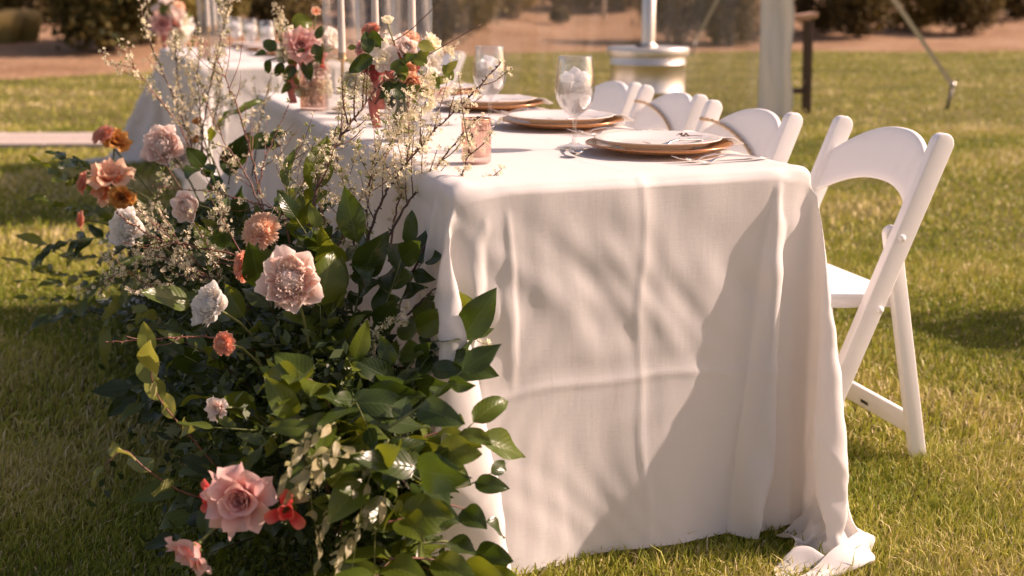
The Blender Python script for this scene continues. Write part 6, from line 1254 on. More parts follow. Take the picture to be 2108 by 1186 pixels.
def make_knife(label):
    t = thing('knife', label, 'knife', group='silver knives')
    V, F = flat_bar([(.105, .004, .004, .003), (.10, .0085, .004, .006), (.06, .0080, .0045, .006), (.012, .0055, .0045, .005), (.005, .0045, .0042, .004)])
    MB().add(V, F).build('handle', M['cutlery'], t)
    V, F = flat_bar([(.006, .0050, .0040, .003), (-.002, .0090, .0036, .0022), (-.06, .0095, .0034, .0016), (-.095, .0075, .0034, .0014), (-.112, .002, .0034, .0010)])
    MB().add(V, F).build('blade', M['cutlery'], t)
    return t

def make_spoon(label):
    """bowl towards -x"""
    t = thing('spoon', label, 'spoon', group='silver spoons')
    V, F = flat_bar([(.088, .003, .004, .002), (.085, .0075, .004, .0028), (.06, .0068, .0062, .0028), (.02, .0032, .0105, .0032), (-.015, .0028, .0115, .0034), (-.034, .0040, .0080, .0030)])
    MB().add(V, F).build('handle', M['cutlery'], t)
    V, F = [], []
    n, m = 9, 16
    for side in (0, 1):
        for i in range(n):
            r = i / (n - 1)
            for j in range(m):
                q = 2 * math.pi * j / m
                V.append((-.058 + .027 * r * math.cos(q), .0170 * r * math.sin(q) * (1 - .16 * math.cos(q)), .0022 + .0082 * r * r + (.0011 if side else 0)))
    b = n * m
    for i in range(n - 1):
        for j in range(m):
            k = (j + 1) % m
            F.append((b + i * m + j, b + (i + 1) * m + j, b + (i + 1) * m + k, b + i * m + k))
            F.append((i * m + j, i * m + k, (i + 1) * m + k, (i + 1) * m + j))
    for j in range(m):
        k = (j + 1) % m
        F.append(((n - 1) * m + j, (n - 1) * m + k, b + (n - 1) * m + k, b + (n - 1) * m + j))
    MB().add(V, F).build('bowl', M['cutlery'], t)
    return t

def make_goblet(label):
    t = thing('wine_goblet', label, 'wine glass', group='wine goblets of ice')
    out = [(.0405, .0008), (.0410, .0018), (.0330, .0042), (.0150, .0085), (.0062, .0140), (.0042, .0260), (.0039, .0500), (.0048, .0660), (.0095, .0735), (.0210, .0815), (.0330, .0950), (.0405, .1120), (.0432, .1290), (.0430, .1450), (.0408, .1700), (.0375, .1950), (.0358, .2080), (.0350, .2092)]
    inn = [(.0343, .2086), (.0348, .2070), (.0364, .1948), (.0397, .1698), (.0419, .1450), (.0421, .1292), (.0394, .1126), (.0320, .0962), (.0200, .0832), (.0085, .0765), (.0002, .0750)]
    prof = [(.0002, .0008)] + out + inn
    MB().lathe([(r * (1.06 if z > .07 else 1), z) for r, z in prof], 48).build('glass_body', M['clear_glass'], t)
    return t

def make_ice(label, seed):
    rs = random.Random(seed)
    t = thing('ice_cubes', label, 'ice', group='ice in the wine goblets')
    def rad(z):
        return float(np.interp(z, [.078, .0832, .0962, .1126, .1292, .145, .165], [.006, .019, .031, .0385, .041, .041, .039]))
    core = [(.0003, .0768), (.0075, .0785), (.0190, .0850), (.0305, .0975), (.0378, .1130), (.0404, .1270), (.0406, .1330)]
    V, F, m = [], [], 36
    for i, (r, z) in enumerate(core + [(.030, .1360), (.015, .1340), (.0003, .1350)]):
        for j in range(m):
            q = 6.2832 * j / m
            k = 1 - .05 * rs.random() if 0 < i < 7 else 1
            V.append((r * k * math.cos(q), r * k * math.sin(q), z + (rs.uniform(-.003, .003) if i > 6 else 0)))
    for i in range(9):
        for j in range(m):
            F.append((i * m + j, i * m + (j + 1) % m, (i + 1) * m + (j + 1) % m, (i + 1) * m + j))
    MB().add(V, F).build('crushed_ice', M['frosted_ice'], t, False)
    spots = []
    for z, k, rr in ((.138, 6, .027), (.140, 1, 0), (.153, 4, .023)):
        for i in range(k):
            q = 6.283 * i / k + rs.uniform(0, 1)
            spots.append((rr * math.cos(q), rr * math.sin(q), z + rs.uniform(-.003, .003)))
    spots.append((.004, .006, .162))
    for (x, y, z) in spots:
        s = rs.uniform(.0118, .0150) * (.8 if z < .1 else 1)
        V = []
        for a in (-1, 1):
            for b in (-1, 1):
                for c in (-1, 1):
                    V.append((a * s * rs.uniform(.82, 1.1), b * s * rs.uniform(.82, 1.1), c * s * rs.uniform(.82, 1.1)))
        F = [(0, 1, 3, 2), (4, 6, 7, 5), (0, 4, 5, 1), (2, 3, 7, 6), (0, 2, 6, 4), (1, 5, 7, 3)]
        mb = MB().add(V, F).xform(Matrix.Translation((x, y, z)) @ Euler((rs.uniform(0, 6), rs.uniform(0, 6), rs.uniform(0, 6))).to_matrix().to_4x4())
        Vv = mb.V[0]
        for i in range(len(Vv)):       # nothing pokes through the glass
            lim = rad(Vv[i][2]) * .965
            r = math.hypot(Vv[i][0], Vv[i][1])
            if r > lim:
                Vv[i][0] *= lim / r
                Vv[i][1] *= lim / r
        mb.build('ice_cube', M['frosted_ice'], t, False, bevel=.0006, seg=1)
    return t

def put(o, u, v, z, deg=0):
    o.location = P(u, v, z)
    o.rotation_euler = (0, 0, YAW + R(deg))
    return o

PROTO = {}
def place(kind, maker, label, u, v, z, deg=0, *extra):
    if kind not in PROTO:
        PROTO[kind] = o = maker(label, *extra)
    else:
        o = dup(PROTO[kind], label)
    return put(o, u, v, z, deg)

ORD = ['nearest', 'second', 'third', 'fourth']
VP_ = .590
for k, u in enumerate((.345, .935, 1.53, 2.12)):
    w = ORD[k]
    place('charger', make_charger, f'copper tinted glass charger at the {w} place of the near table', u, VP_, ZT)
    place('plate', make_plate, f'white dinner plate at the {w} place of the near table', u, VP_ - .004, ZT + .0095)
    place('napkin', make_napkin, f'white napkin trailing from under the {w} plate of the near table', u + .012, VP_, ZT + .001, 6)
    f1 = place('fork', make_fork, f'outer fork beside the {w} plate of the near table', u - .215, VP_ + .055, ZT, 5)
    f2 = place('fork', make_fork, f'inner fork beside the {w} plate of the near table', u - .183, VP_ + .040, ZT, 2)
    f3 = place('fork', make_fork, f'fork lying on the {w} plate of the near table', u - .030, VP_ + .035, ZT + .0160, 14)
    place('knife', make_knife, f'knife behind the {w} plate of the near table', u + .195, VP_ + .02, ZT, 0)
    place('spoon', make_spoon, f'spoon with its bowl towards us left of the {w} plate', u + .042, VP_ - .195, ZT, 76)
    place('goblet', make_goblet, f'stemmed wine glass by the {w} plate of the near table', u + .125 + .02 * k, VP_ - .155, ZT)
    place('ice', make_ice, f'ice cubes in the wine glass by the {w} plate', u + .125 + .02 * k, VP_ - .155, ZT + .001, 40 * k, 5)
for k, u in enumerate((.40, 1.02, 1.66, 2.2)):
    w = ORD[k]
    place('charger', make_charger, f'copper tinted glass charger at the {w} place of the far table', FU + u, VP_, ZT)
    place('plate', make_plate, f'white dinner plate at the {w} place of the far table', FU + u, VP_ - .004, ZT + .0095)
    place('napkin', make_napkin, f'white napkin under the {w} plate of the far table', FU + u + .012, VP_, ZT + .001, 4)
    place('goblet', make_goblet, f'blurred wine glass by the {w} plate of the far table', FU + u + .10, VP_ - .17, ZT)
    place('ice', make_ice, f'ice cubes in the wine glass by the {w} plate of the far table', FU + u + .10, VP_ - .17, ZT + .001, 33 * k, 5)

# dried sprig on the first plate
sp = thing('dried_sprig', 'tiny dark dried sprig lying on the nearest dinner plate', 'sprig', P(.375, .665, ZT + .028), (0, 0, YAW))
mb = MB()
rs_ = random.Random(3)
for i in range(9):
    q = rs_.uniform(0, 6.28)
    mb.tube([(0, 0, 0), (math.cos(q) * .008, math.sin(q) * .008, .004 + .004 * rs_.random()), (math.cos(q) * .016, math.sin(q) * .016, .001)], [.0012, .0016, .0006], 5)
mb.build('seed_heads', M['stem_brown'], sp)
MB().tube([(0, 0, 0), (.02, -.01, .002), (.055, -.012, .0)], .0008, 5).build('stem', M['stem_brown'], sp)

# ribbed pink votive
def make_votive(label):
    t = thing('votive_holder', label, 'candle holder', group='ribbed pink votive holders')
    rib = lambda q, z: .030 * abs(math.sin(q * 13)) * (1 if .006 < z < .084 else .25)
    o = [(.0002, .0), (.0275, .0), (.0300, .0025), (.0302, .012), (.0302, .080), (.0306, .0895), (.0300, .0915), (.0290, .0905), (.0284, .080), (.0282, .018), (.0262, .0125), (.0002, .012)]
    MB().lathe(o, 104, rib=rib).build('glass_body', M['pink_glass'], t)
    MB().lathe([(.0288, .0890), (.0309, .0893), (.0310, .0920), (.0296, .0928), (.0286, .0915)], 64).build('rim', M['copper_rim'], t)
    c = MB().lathe([(.0002, .0126), (.0190, .0126), (.0192, .0300), (.0175, .0312), (.0002, .0300)], 32).build('tea_light', M['wax'], t)
    MB().tube([(0, 0, .030), (.001, 0, .038)], .0007, 5).build('wick', M['wick'], c)
    return t
place('votive', make_votive, 'ribbed pink glass votive at the near corner of the table', .30, .142, ZT)
place('votive', make_votive, 'ribbed pink glass votive on the far table, behind the blossom twigs', FU + .72, .10, ZT)

# ------------------------------------------------------------------ hurricanes with taper candles
def make_hurricane(label):
    t = thing('hurricane_cylinder', label, 'glass cylinder', group='tall hurricane cylinders')
    MB().lathe([(.0002, .0), (.0530, .0), (.0555, .004), (.0555, .42), (.0540, .421), (.0530, .42), (.0530, .008), (.0002, .0065)], 56).build('glass_wall', M['thin_glass'], t)
    return t
def make_stick(label):
    t = thing('candlestick', label, 'candlestick', group='brass candlesticks')
    MB().lathe([(.0002, .0), (.036, .0), (.037, .003), (.028, .006), (.008, .010), (.0052, .018), (.0048, .07), (.0065, .078), (.0048, .086), (.0048, .140), (.0105, .146), (.0155, .150), (.0155, .152), (.0125, .153), (.0125, .168), (.0118, .168), (.0116, .153), (.0002, .152)], 32).build('holder', M['brass'], t)
    return t
def make_taper(label):
    t = thing('taper_candle', label, 'candle', group='white taper candles')
    MB().lathe([(.0002, .0), (.0108, .0), (.0112, .02), (.0098, .20), (.0080, .255), (.0045, .268), (.0002, .270)], 28).build('wax_body', M['wax'], t)
    MB().tube([(0, 0, .268), (.0008, 0, .279)], .0008, 5).build('wick', M['wick'], t)
    return t
HP = [(1.545, .128, 'left'), (1.325, .178, 'middle'), (1.115, .228, 'right')]
for (u, v, w) in HP:
    zb = ZT + .0085
    place('hurricane', make_hurricane, f'{w} tall glass cylinder of the three on the near table', u, v, ZT)
    place('stick', make_stick, f'brass candlestick in the {w} glass cylinder of the near table', u, v, zb)
    place('taper', make_taper, f'white taper candle in the {w} glass cylinder of the near table', u, v, zb + .1535)
for (u, v, w) in ((1.30, .13, 'nearer'), (1.02, .20, 'farther')):
    place('hurricane', make_hurricane, f'{w} tall glass cylinder on the far table', FU + 2.0 - u, v, ZT)
    place('stick', make_stick, f'brass candlestick in the {w} glass cylinder of the far table', FU + 2.0 - u, v, ZT + .0085)
    place('taper', make_taper, f'white taper candle in the {w} glass cylinder of the far table', FU + 2.0 - u, v, ZT + .162)

# ------------------------------------------------------------------ vases
def make_vase(label, glass='thin_glass', r=.045, h=.160):
    t = thing('vase', label, 'vase', group='glass cylinder vases')
    MB().lathe([(.0002, .0), (r - .002, .0), (r, .003), (r, h), (r - .001, h + .0012), (r - .0025, h), (r - .0025, .010), (.0002, .009)], 48).build('glass_wall', M[glass], t)
    MB().lathe([(.0002, .0095), (r - .003, .0105), (r - .003, h * .56), (.0002, h * .56)], 40).build('water', M['water'], t)
    return t
VA = (.765, .105)
VB = (1.66, .062)
VC = (FU + 1.62, .03)
put(make_vase('clear glass cylinder vase holding the nearest bouquet'), VA[0], VA[1], ZT)
put(make_vase('pink glass vase holding the bouquet at the far end of the near table', 'pink_glass', .044, .150), VB[0], VB[1], ZT)
put(make_vase('glass vase holding the blurred bouquet on the far table', 'thin_glass', .045, .150), VC[0], VC[1], ZT)

# ------------------------------------------------------------------ flowers
def petal_surface(L, W, th0, th1, cup, ruff, rs, ns=7, nt=7, r0=.0, curl=0.0, notch=0.0, pw=.6, fr=2.2):
    """one petal rising from the flower axis (z); th = lean away from the axis at its base and tip (degrees)"""
    ph, ph2 = rs.uniform(0, 6.28), rs.uniform(0, 6.28)
    V, A = [], []
    r, z = r0, 0.0
    for i in range(ns):
        s = i / (ns - 1)
        th = R(th0 + (th1 - th0) * s ** 1.2 + curl * max(0, s - .7) / .3)
        if i:
            r += math.sin(th) * L / (ns - 1)
            z += math.cos(th) * L / (ns - 1)
        w = W * (max(s, .03) ** pw) * (1 - .30 * s ** 6)
        for j in range(nt):
            t = -1 + 2 * j / (nt - 1)
            x = t * w / 2
            off = cup * W * (t * t) * (.3 + .7 * s)
            off += ruff * W * s * s * (math.sin(fr * t * 2 + ph) * .6 + math.sin(fr * 2.3 * t + ph2) * .4) * (.4 + .6 * abs(t))
            ln = -notch * L * s ** 4 * (math.sin(t * 11 + ph) * .5 + .5) - .15 * L * s ** 4 * t * t
            rr = r - math.cos(th) * off + math.sin(th) * ln
            zz = z + math.sin(th) * off + math.cos(th) * ln
            V.append((x, rr, zz))
            A.append(s * (.85 + .15 * abs(t)))
    F = []
    for i in range(ns - 1):
        for j in range(nt - 1):
            q = i * nt + j
            F.append((q, q + 1, q + nt + 1, q + nt))
    return np.array(V), F, np.array(A)

def spin(V, deg):
    c, s = math.cos(R(deg)), math.sin(R(deg))
    return np.c_[V[:, 0] * c - V[:, 1] * s, V[:, 0] * s + V[:, 1] * c, V[:, 2]]

TEMPL = {}
def flower_template(kind, mat, seed=0):
    """unit-radius flower: the joined heart mesh and a list of (petal mesh, spin) for the outer petals"""
    key = (kind, mat, seed)
    if key in TEMPL:
        return TEMPL[key]
    rs = random.Random(hash(kind) % 1000 * 0 + len(kind) * 31 + seed * 7 + 5)
    heart, outer = MB(), []
    def hp(az, **k):
        V, F, A = petal_surface(rs=rs, **k)
        heart.add(spin(V, az), F, A)
    def op(az, **k):
        V, F, A = petal_surface(rs=rs, **k)
        outer.append((mesh_np('petal', V, F, M[mat], True, {'tint': A}), az))
    if kind == 'rose':
        for i in range(16):
            f = i / 15
            hp(i * 137.5, L=.42 + .50 * f, W=.30 + .62 * f, th0=2 + 16 * f, th1=-26 + 50 * f, cup=.42 - .12 * f, ruff=.03 + .03 * f, r0=.02 + .15 * f, curl=-10 + 60 * f, nt=7)
        for i in range(9):
            f = i / 8
            op(i * 137.5 + 40, L=.98 + .14 * f, W=1.02, th0=28 + 14 * f, th1=42 + 42 * f, cup=.28 - .10 * f, ruff=.05, r0=.16, curl=60 + 25 * f, ns=8, nt=8)
    elif kind == 'peony':
        for i in range(120):
            f = i / 119
            hp(i * 137.5 + rs.uniform(-30, 30), L=.62 + .30 * f + rs.uniform(-.12, .12), W=.26 + .20 * f, th0=2 + 60 * f, th1=4 + 66 * f + rs.uniform(-16, 16), cup=.22, ruff=.26, r0=.02 + .06 * f, curl=-46 + rs.uniform(-20, 30), notch=.22, ns=6, nt=7, fr=3.6)
        for i in range(9):
            f = i / 8
            op(i * 137.5, L=1.00 + .12 * f, W=.98, th0=60 + 14 * f, th1=44 + 36 * f, cup=.34, ruff=.10, r0=.10, curl=-30, notch=.08, ns=8, nt=9, pw=.5, fr=3)
    elif kind == 'carnation':
        for i in range(48):
            f = i / 47
            hp(i * 137.5 + rs.uniform(-15, 15), L=.66 + .26 * f, W=.34 + .20 * f, th0=3 + 24 * f, th1=10 + 72 * f + rs.uniform(-8, 8), cup=.05, ruff=.26, r0=.01 + .05 * f, curl=20, notch=.16, ns=6, nt=9, pw=1.1, fr=4.5)
        for i in range(12):
            op(i * 30 + rs.uniform(-8, 8), L=.96, W=.60, th0=46, th1=96 + rs.uniform(-8, 8), cup=.02, ruff=.22, r0=.04, curl=26, notch=.14, ns=7, nt=9, pw=1.0, fr=4.2)
    elif kind == 'ranunculus':
        for i in range(34):
            f = i / 33
            hp(i * 137.5, L=.34 + .62 * f, W=.34 + .52 * f, th0=0 + 44 * f, th1=-46 + 66 * f, cup=.44 - .1 * f, ruff=.03, r0=.02 + .06 * f, curl=-14, ns=6, nt=7)
        for i in range(7):
            op(i * 137.5, L=.98, W=.84, th0=52, th1=44, cup=.34, ruff=.04, r0=.08, curl=-6, ns=7, nt=7, pw=.5)
    elif kind == 'open':
        for i in range(7):
            op(i * 51.4 + rs.uniform(-10, 10), L=1.0, W=.86, th0=48, th1=76 + rs.uniform(-10, 14), cup=.16, ruff=.10, r0=.06, curl=12, ns=7, nt=8, pw=.55)
        for i in range(5):
            hp(i * 72 + 20, L=.70, W=.62, th0=34, th1=50, cup=.22, ruff=.10, r0=.04, nt=7)
    elif kind == 'freesia':
        for i in range(3):
            op(i * 120 + rs.uniform(-10, 10), L=1.05, W=.62, th0=34, th1=74 + rs.uniform(-12, 16), cup=.20, ruff=.05, r0=.04, curl=20, ns=8, nt=7, pw=.42)
        for i in range(4):
            hp(i * 90 + 60, L=.86, W=.56, th0=18, th1=34, cup=.34, ruff=.06, r0=.04, curl=-22, nt=7, pw=.42)
    if kind in ('peony', 'carnation', 'ranunculus'):
        # the packed innermost petals close the heart
        rr, zc = {'peony': (.40, .22), 'carnation': (.42, .26), 'ranunculus': (.36, .34)}[kind]
        n, m = 14, 22
        V, F, A = [], [], []
        for i in range(n):
            a = math.pi * .62 * i / (n - 1)
            for j in range(m):
                q = 6.2832 * j / m
                k = rr * (1 + .16 * math.sin(q * 5 + i * 1.3) * math.sin(a * 6 + j) + rs.uniform(-.05, .05))
                V.append((k * math.sin(a) * math.cos(q), k * math.sin(a) * math.sin(q), zc + k * math.cos(a)))
                A.append(.55 + .4 * rs.random())
        for i in range(n - 1):
            for j in range(m):
                F.append((i * m + j, (i + 1) * m + j, (i + 1) * m + (j + 1) % m, i * m + (j + 1) % m))
        heart.add(V, F, A)
    V, F, A = heart.arrays()
    TEMPL[key] = (mesh_np(kind + '_heart', V, F, M[mat], True, {'tint': A}), outer)
    return TEMPL[key]

def axis_rot(d, roll=0.0):
    """rotation taking +z to d"""
    q = Vector((0, 0, 1)).rotation_difference(Vector(d).normalized())
    return q @ Quaternion((0, 0, 1), roll)

SEPAL = {}
def sepal_mesh():
    if 'm' not in SEPAL:
        mb = MB()
        rs = random.Random(4)
        for i in range(5):
            V, F, A = petal_surface(.42, .26, 78, 62, .2, .03, rs, 5, 5, .02)
            mb.add(spin(V, i * 72), F, A)
        mb.lathe([(.001, -.16), (.07, -.15), (.11, -.05), (.10, .03)], 10)
        V, F, A = mb.arrays()
        SEPAL['m'] = mesh_np('sepals', V, F, M['leaf_mid'])
    return SEPAL['m']

def bend(p0, p1, d1, n=9):
    """stem from p0 up to p1, arriving along d1"""
    p0, p1, d1 = Vector(p0), Vector(p1), Vector(d1).normalized()
    L = (p1 - p0).length
    c1 = p0 + Vector((0, 0, 1)) * L * .30
    c2 = p1 - d1 * L * .30
    out = []
    for i in range(n):
        t = i / (n - 1)
        out.append(p0 * (1 - t) ** 3 + c1 * 3 * t * (1 - t) ** 2 + c2 * 3 * t * t * (1 - t) + p1 * t ** 3)
    return out

def add_bloom(parent, kind, mat, loc, d, rad, seed=0, roll=0.0, as_part=None):
    """heart + outer petals. as_part: name of the part that carries them (inside a bouquet)"""
    heart, outer = flower_template(kind, mat, seed)
    h = obj(as_part or 'flower_heart', heart, parent, loc)
    h.rotation_mode = 'QUATERNION'
    h.rotation_quaternion = axis_rot(d, roll)
    h.scale = (rad,) * 3
    holder = h if as_part else parent
    for me, az in outer:
        p = obj('petal', me, holder)
        p.rotation_mode = 'QUATERNION'
        if as_part:
            p.rotation_quaternion = Quaternion((0, 0, 1), R(az))
        else:
            p.location = loc
            p.rotation_quaternion = h.rotation_quaternion @ Quaternion((0, 0, 1), R(az))
            p.scale = (rad,) * 3
    s = obj('sepals', sepal_mesh(), holder)
    if not as_part:
        s.location = loc
        s.rotation_mode = 'QUATERNION'
        s.rotation_quaternion = h.rotation_quaternion
        s.scale = (rad,) * 3
    return h

def flower(name, label, kind, mat, px, py, u, rpx, d, root=None, seed=0, group=None, roll=0.0, cat=None, stem='stem_green'):
    """a single stem standing in the ground arrangement"""
    c = atu(px, py, u)
    rad = 1.18 * rpx * (c - CP).length / FPX
    d = Vector(d).normalized()
    rt = root or P(u * .9 + .03, -.24, .10)
    t = thing(name, label, cat or name, rt, (0, 0, 0), group or 'flowers in the ground arrangement')
    loc = c - d * rad * .45 - Vector(rt)
    add_bloom(t, kind, mat, loc, d, rad, seed, roll)
    pts = bend((0, 0, 0), loc - d * rad * .1, d)
    MB().tube(pts, [.0028] * len(pts), 6).build('stem', M[stem], t)
    return t

# ------------------------------------------------------------------ leaves
LEAVES = {}
def leaf_mesh(shape, var, mat):
    key = (shape, var, mat)
    if key in LEAVES:
        return LEAVES[key]
    rs = random.Random(var * 17 + len(shape))
    ns, nt = 10, 7
    wid, tip = {'ovate': (.54, 1.5), 'round': (.74, 1.1), 'lance': (.27, 1.3), 'bay': (.36, 1.4)}[shape]
    droop = rs.uniform(-.2, 1.15)
    fold = rs.uniform(.08, .40)
    twist = rs.uniform(-.5, .5)
    waviness = rs.uniform(.015, .05)
    ph = rs.uniform(0, 6)
    V, UV = [], []
    y, z = 0.0, 0.0
    for i in range(ns):
        s = i / (ns - 1)
        a = -droop * (s - .15)
        if i:
            y += math.cos(a) / (ns - 1)
            z += math.sin(a) / (ns - 1)
        w = wid * (math.sin(math.pi * min(1, s ** .78)) ** .85) * (1 - .18 * s ** tip) + .012 * (1 - s)
        tw = twist * s
        for j in range(nt):
            t = -1 + 2 * j / (nt - 1)
            x = t * w / 2
            h = abs(t) * w / 2 * fold + waviness * math.sin(s * 9 + ph + (2 if t > 0 else 0)) * t * t
            V.append((x * math.cos(tw) - h * math.sin(tw), y - h * math.sin(a), z + h * math.cos(a) + x * math.sin(tw)))
            UV.append((.5 + t / 2, s))
    F = []
    for i in range(ns - 1):
        for j in range(nt - 1):
            q = i * nt + j
            F.append((q, q + 1, q + nt + 1, q + nt))
    LEAVES[key] = mesh_np('leaf', np.array(V), F, M[mat], True, None, np.array(UV))
    return LEAVES[key]

def put_leaf(parent, p, d, up, size, shape, mat, rs, name='leaf'):
    """leaf lying along d with its face towards up"""
    d = Vector(d).normalized()
    up = Vector(up)
    x = d.cross(up)
    if x.length < 1e-4:
        x = d.orthogonal()
    x.normalize()
    zz = x.cross(d)
    m = Matrix((x, d, zz)).transposed()
    o = obj(name, leaf_mesh(shape, rs.randrange(6), mat), parent, p)
    o.rotation_mode = 'QUATERNION'
    o.rotation_quaternion = m.to_quaternion()
    o.scale = (size,) * 3
    return o

def smooth_path(pts, k=6):
    pts = [Vector(p) for p in pts]
    q = [pts[0] * 2 - pts[1]] + pts + [pts[-1] * 2 - pts[-2]]
    out = []
    for i in range(1, len(q) - 2):
        for j in range(k):
            f = j / k
            out.append(.5 * ((2 * q[i]) + (q[i + 1] - q[i - 1]) * f + (2 * q[i - 1] - 5 * q[i] + 4 * q[i + 1] - q[i + 2]) * f * f + (3 * q[i] - q[i - 1] - 3 * q[i + 1] + q[i + 2]) * f ** 3))
    out.append(pts[-1])
    return out

UPV = Vector((0, 0, 1))
def leafy_branch(label, pts, n, size, shape, mat, seed, group, stem='stem_green', r=.0022, start=.2, face=None, spread=1.0, name='leafy_branch'):
    rs = random.Random(seed)
    path = smooth_path(pts)
    base = path[0].copy()
    t = thing(name, label, 'branch', base, (0, 0, 0), group)
    pp = [p - base for p in path]
    m = len(pp)
    MB().tube(pp, [r * (1 - .6 * i / (m - 1)) for i in range(m)], 6).build('stem', M[stem], t)
    for i in range(n):
        f = start + (1 - start) * i / max(1, n - 1)
        k = min(m - 1, int(f * (m - 1)))
        tan = (pp[min(k + 1, m - 1)] - pp[max(k - 1, 0)]).normalized()
        side = tan.cross(UPV)
        side = side.normalized() if side.length > .05 else Vector((1, 0, 0))
        sd = side * (1 if i % 2 else -1)
        if i == n - 1:
            d = tan + side * rs.uniform(-.3, .3)
        else:
            d = tan * rs.uniform(.35, .9) + sd * spread * rs.uniform(.7, 1.1) + UPV * rs.uniform(-.25, .35)
        up = (Vector(face) if face else UPV * .8 + Vector((rs.uniform(-.5, .3), -.65 + rs.uniform(-.4, .4), 0)))
        up = up + Vector((rs.uniform(-.6, .6), rs.uniform(-.6, .6), rs.uniform(-.3, .3)))
        put_leaf(t, pp[k], d, up, size * rs.uniform(.50, 1.18), shape, mat, rs)
    return t

# ------------------------------------------------------------------ blossom twigs
def blossom_cloud(mb, rs, p, axis, n, spread, size=.0052):
    for _ in range(n):
        c = Vector(p) + Vector((rs.gauss(0, spread), rs.gauss(0, spread), rs.gauss(0, spread)))
        d = Vector((rs.gauss(0, 1), rs.gauss(0, 1) - .4, rs.gauss(0, 1) + .4)).normalized()
        x = d.orthogonal().normalized()
        y = d.cross(x)
        s = size * rs.uniform(.6, 1.15)
        a0 = rs.uniform(0, 6.28)
        V = [tuple(c)]
        A = [.05]
        for j in range(5):
            for (da, rr, hh) in ((-.42, .85, .30), (0, 1.12, .42), (.42, .85, .30)):
                q = a0 + j * 1.2566 + da
                V.append(tuple(c + (x * math.cos(q) + y * math.sin(q)) * s * rr + d * s * hh))
                A.append(rs.uniform(.5, 1))
        F = []
        for j in range(5):
            b = 1 + j * 3
            F.append((0, b, b + 1, b + 2))
        mb.add(V, F, A)

def bud_leaves(mb, rs, p, n, size):
    for _ in range(n):
        d = Vector((rs.gauss(0, 1), rs.gauss(0, 1), rs.gauss(.5, .8))).normalized()
        x = d.orthogonal().normalized() * size * .18
        e = Vector(p) + d * size
        mdl = Vector(p) + d * size * .5
        up = d.cross(x).normalized() * size * .08
        mb.add([tuple(p), tuple(mdl - x + up), tuple(e), tuple(mdl + x + up)], [(0, 1, 2, 3)], [0, rs.random(), rs.random(), rs.random()])

def blossom_branch(label, px, u0, u1, dens=1.0, seed=0, r=.0026, stem='stem_brown', twigs=6, bloom_from=.3, leafy=.5, group='blossoming twigs in the ground arrangement', name='blossom_branch', tl=.12, size=.0057, pts3=None):
    rs = random.Random(seed)
    if pts3 is None:
        n = len(px)
        pts3 = [atu(x, y, u0 + (u1 - u0) * i / (n - 1)) for i, (x, y) in enumerate(px)]
    path = smooth_path(pts3, 8)
    base = path[0].copy()
    t = thing(name, label, 'branch', base, (0, 0, 0), group)
    pp = [p - base for p in path]
    m = len(pp)
    jit = [Vector((rs.gauss(0, .0012), rs.gauss(0, .0012), rs.gauss(0, .0012))) for _ in range(m)]
    pp = [p + j for p, j in zip(pp, jit)]
    main = MB().tube(pp, [r * (1 - .65 * i / (m - 1)) * rs.uniform(.88, 1.15) for i in range(m)], 6)
    main.build('stem', M[stem], t)
    segs = [(pp, bloom_from, r)]
    L = sum((pp[i + 1] - pp[i]).length for i in range(m - 1))
    for i in range(twigs + 2 if twigs > 4 else twigs):
        f = rs.uniform(.15, .92)
        k = int(f * (m - 1))
        tan = (pp[min(k + 1, m - 1)] - pp[max(k - 1, 0)]).normalized()
        o = tan.orthogonal().normalized()
        q = rs.uniform(0, 6.28)
        sd = o * math.cos(q) + tan.cross(o) * math.sin(q)
        ln = tl * rs.uniform(.4, 1.1)
        d = (tan * .9 + sd * .75 + UPV * .2).normalized()
        a = pp[k]
        tp = smooth_path([a, a + d * ln * .5 + sd * ln * .05, a + d * ln + UPV * ln * .12], 5)
        MB().tube(tp, [r * .5 * (1 - .6 * j / (len(tp) - 1)) for j in range(len(tp))], 5).build('side_twig', M[stem], t)
        segs.append((tp, .25, r * .5))
    fl, bl, nodes = MB(), MB(), MB()
    for (path_, f0, rr) in segs:
        mm = len(path_)
        ln = sum((path_[i + 1] - path_[i]).length for i in range(mm - 1))
        steps = max(3, int(ln / .011))
        for s in range(steps):
            f = s / (steps - 1)
            k = f * (mm - 1)
            i = min(int(k), mm - 2)
            p = path_[i].lerp(path_[i + 1], k - i)
            o = Vector((rs.gauss(0, 1), rs.gauss(0, 1), rs.gauss(0, 1))).normalized()
            nodes.tube([p, p + o * rr * 2.2], [rr * .8, rr * .3], 4)
            if f > f0 and rs.random() < dens * .75:
                blossom_cloud(fl, rs, p + o * .004, o, rs.choice((2, 3, 4, 5)), .0058, size)
            if rs.random() < leafy * .30:
                bud_leaves(bl, rs, p, rs.choice((2, 3, 4)), .016)
    nodes.build('buds', M[stem], t, True)
    if fl.n:
        stuff(fl.build('blossoms', M['blossom'], t, False, 'tint'))
    if bl.n:
        stuff(bl.build('young_leaves', M['bud_leaf'], t, False, 'tint'))
    return t

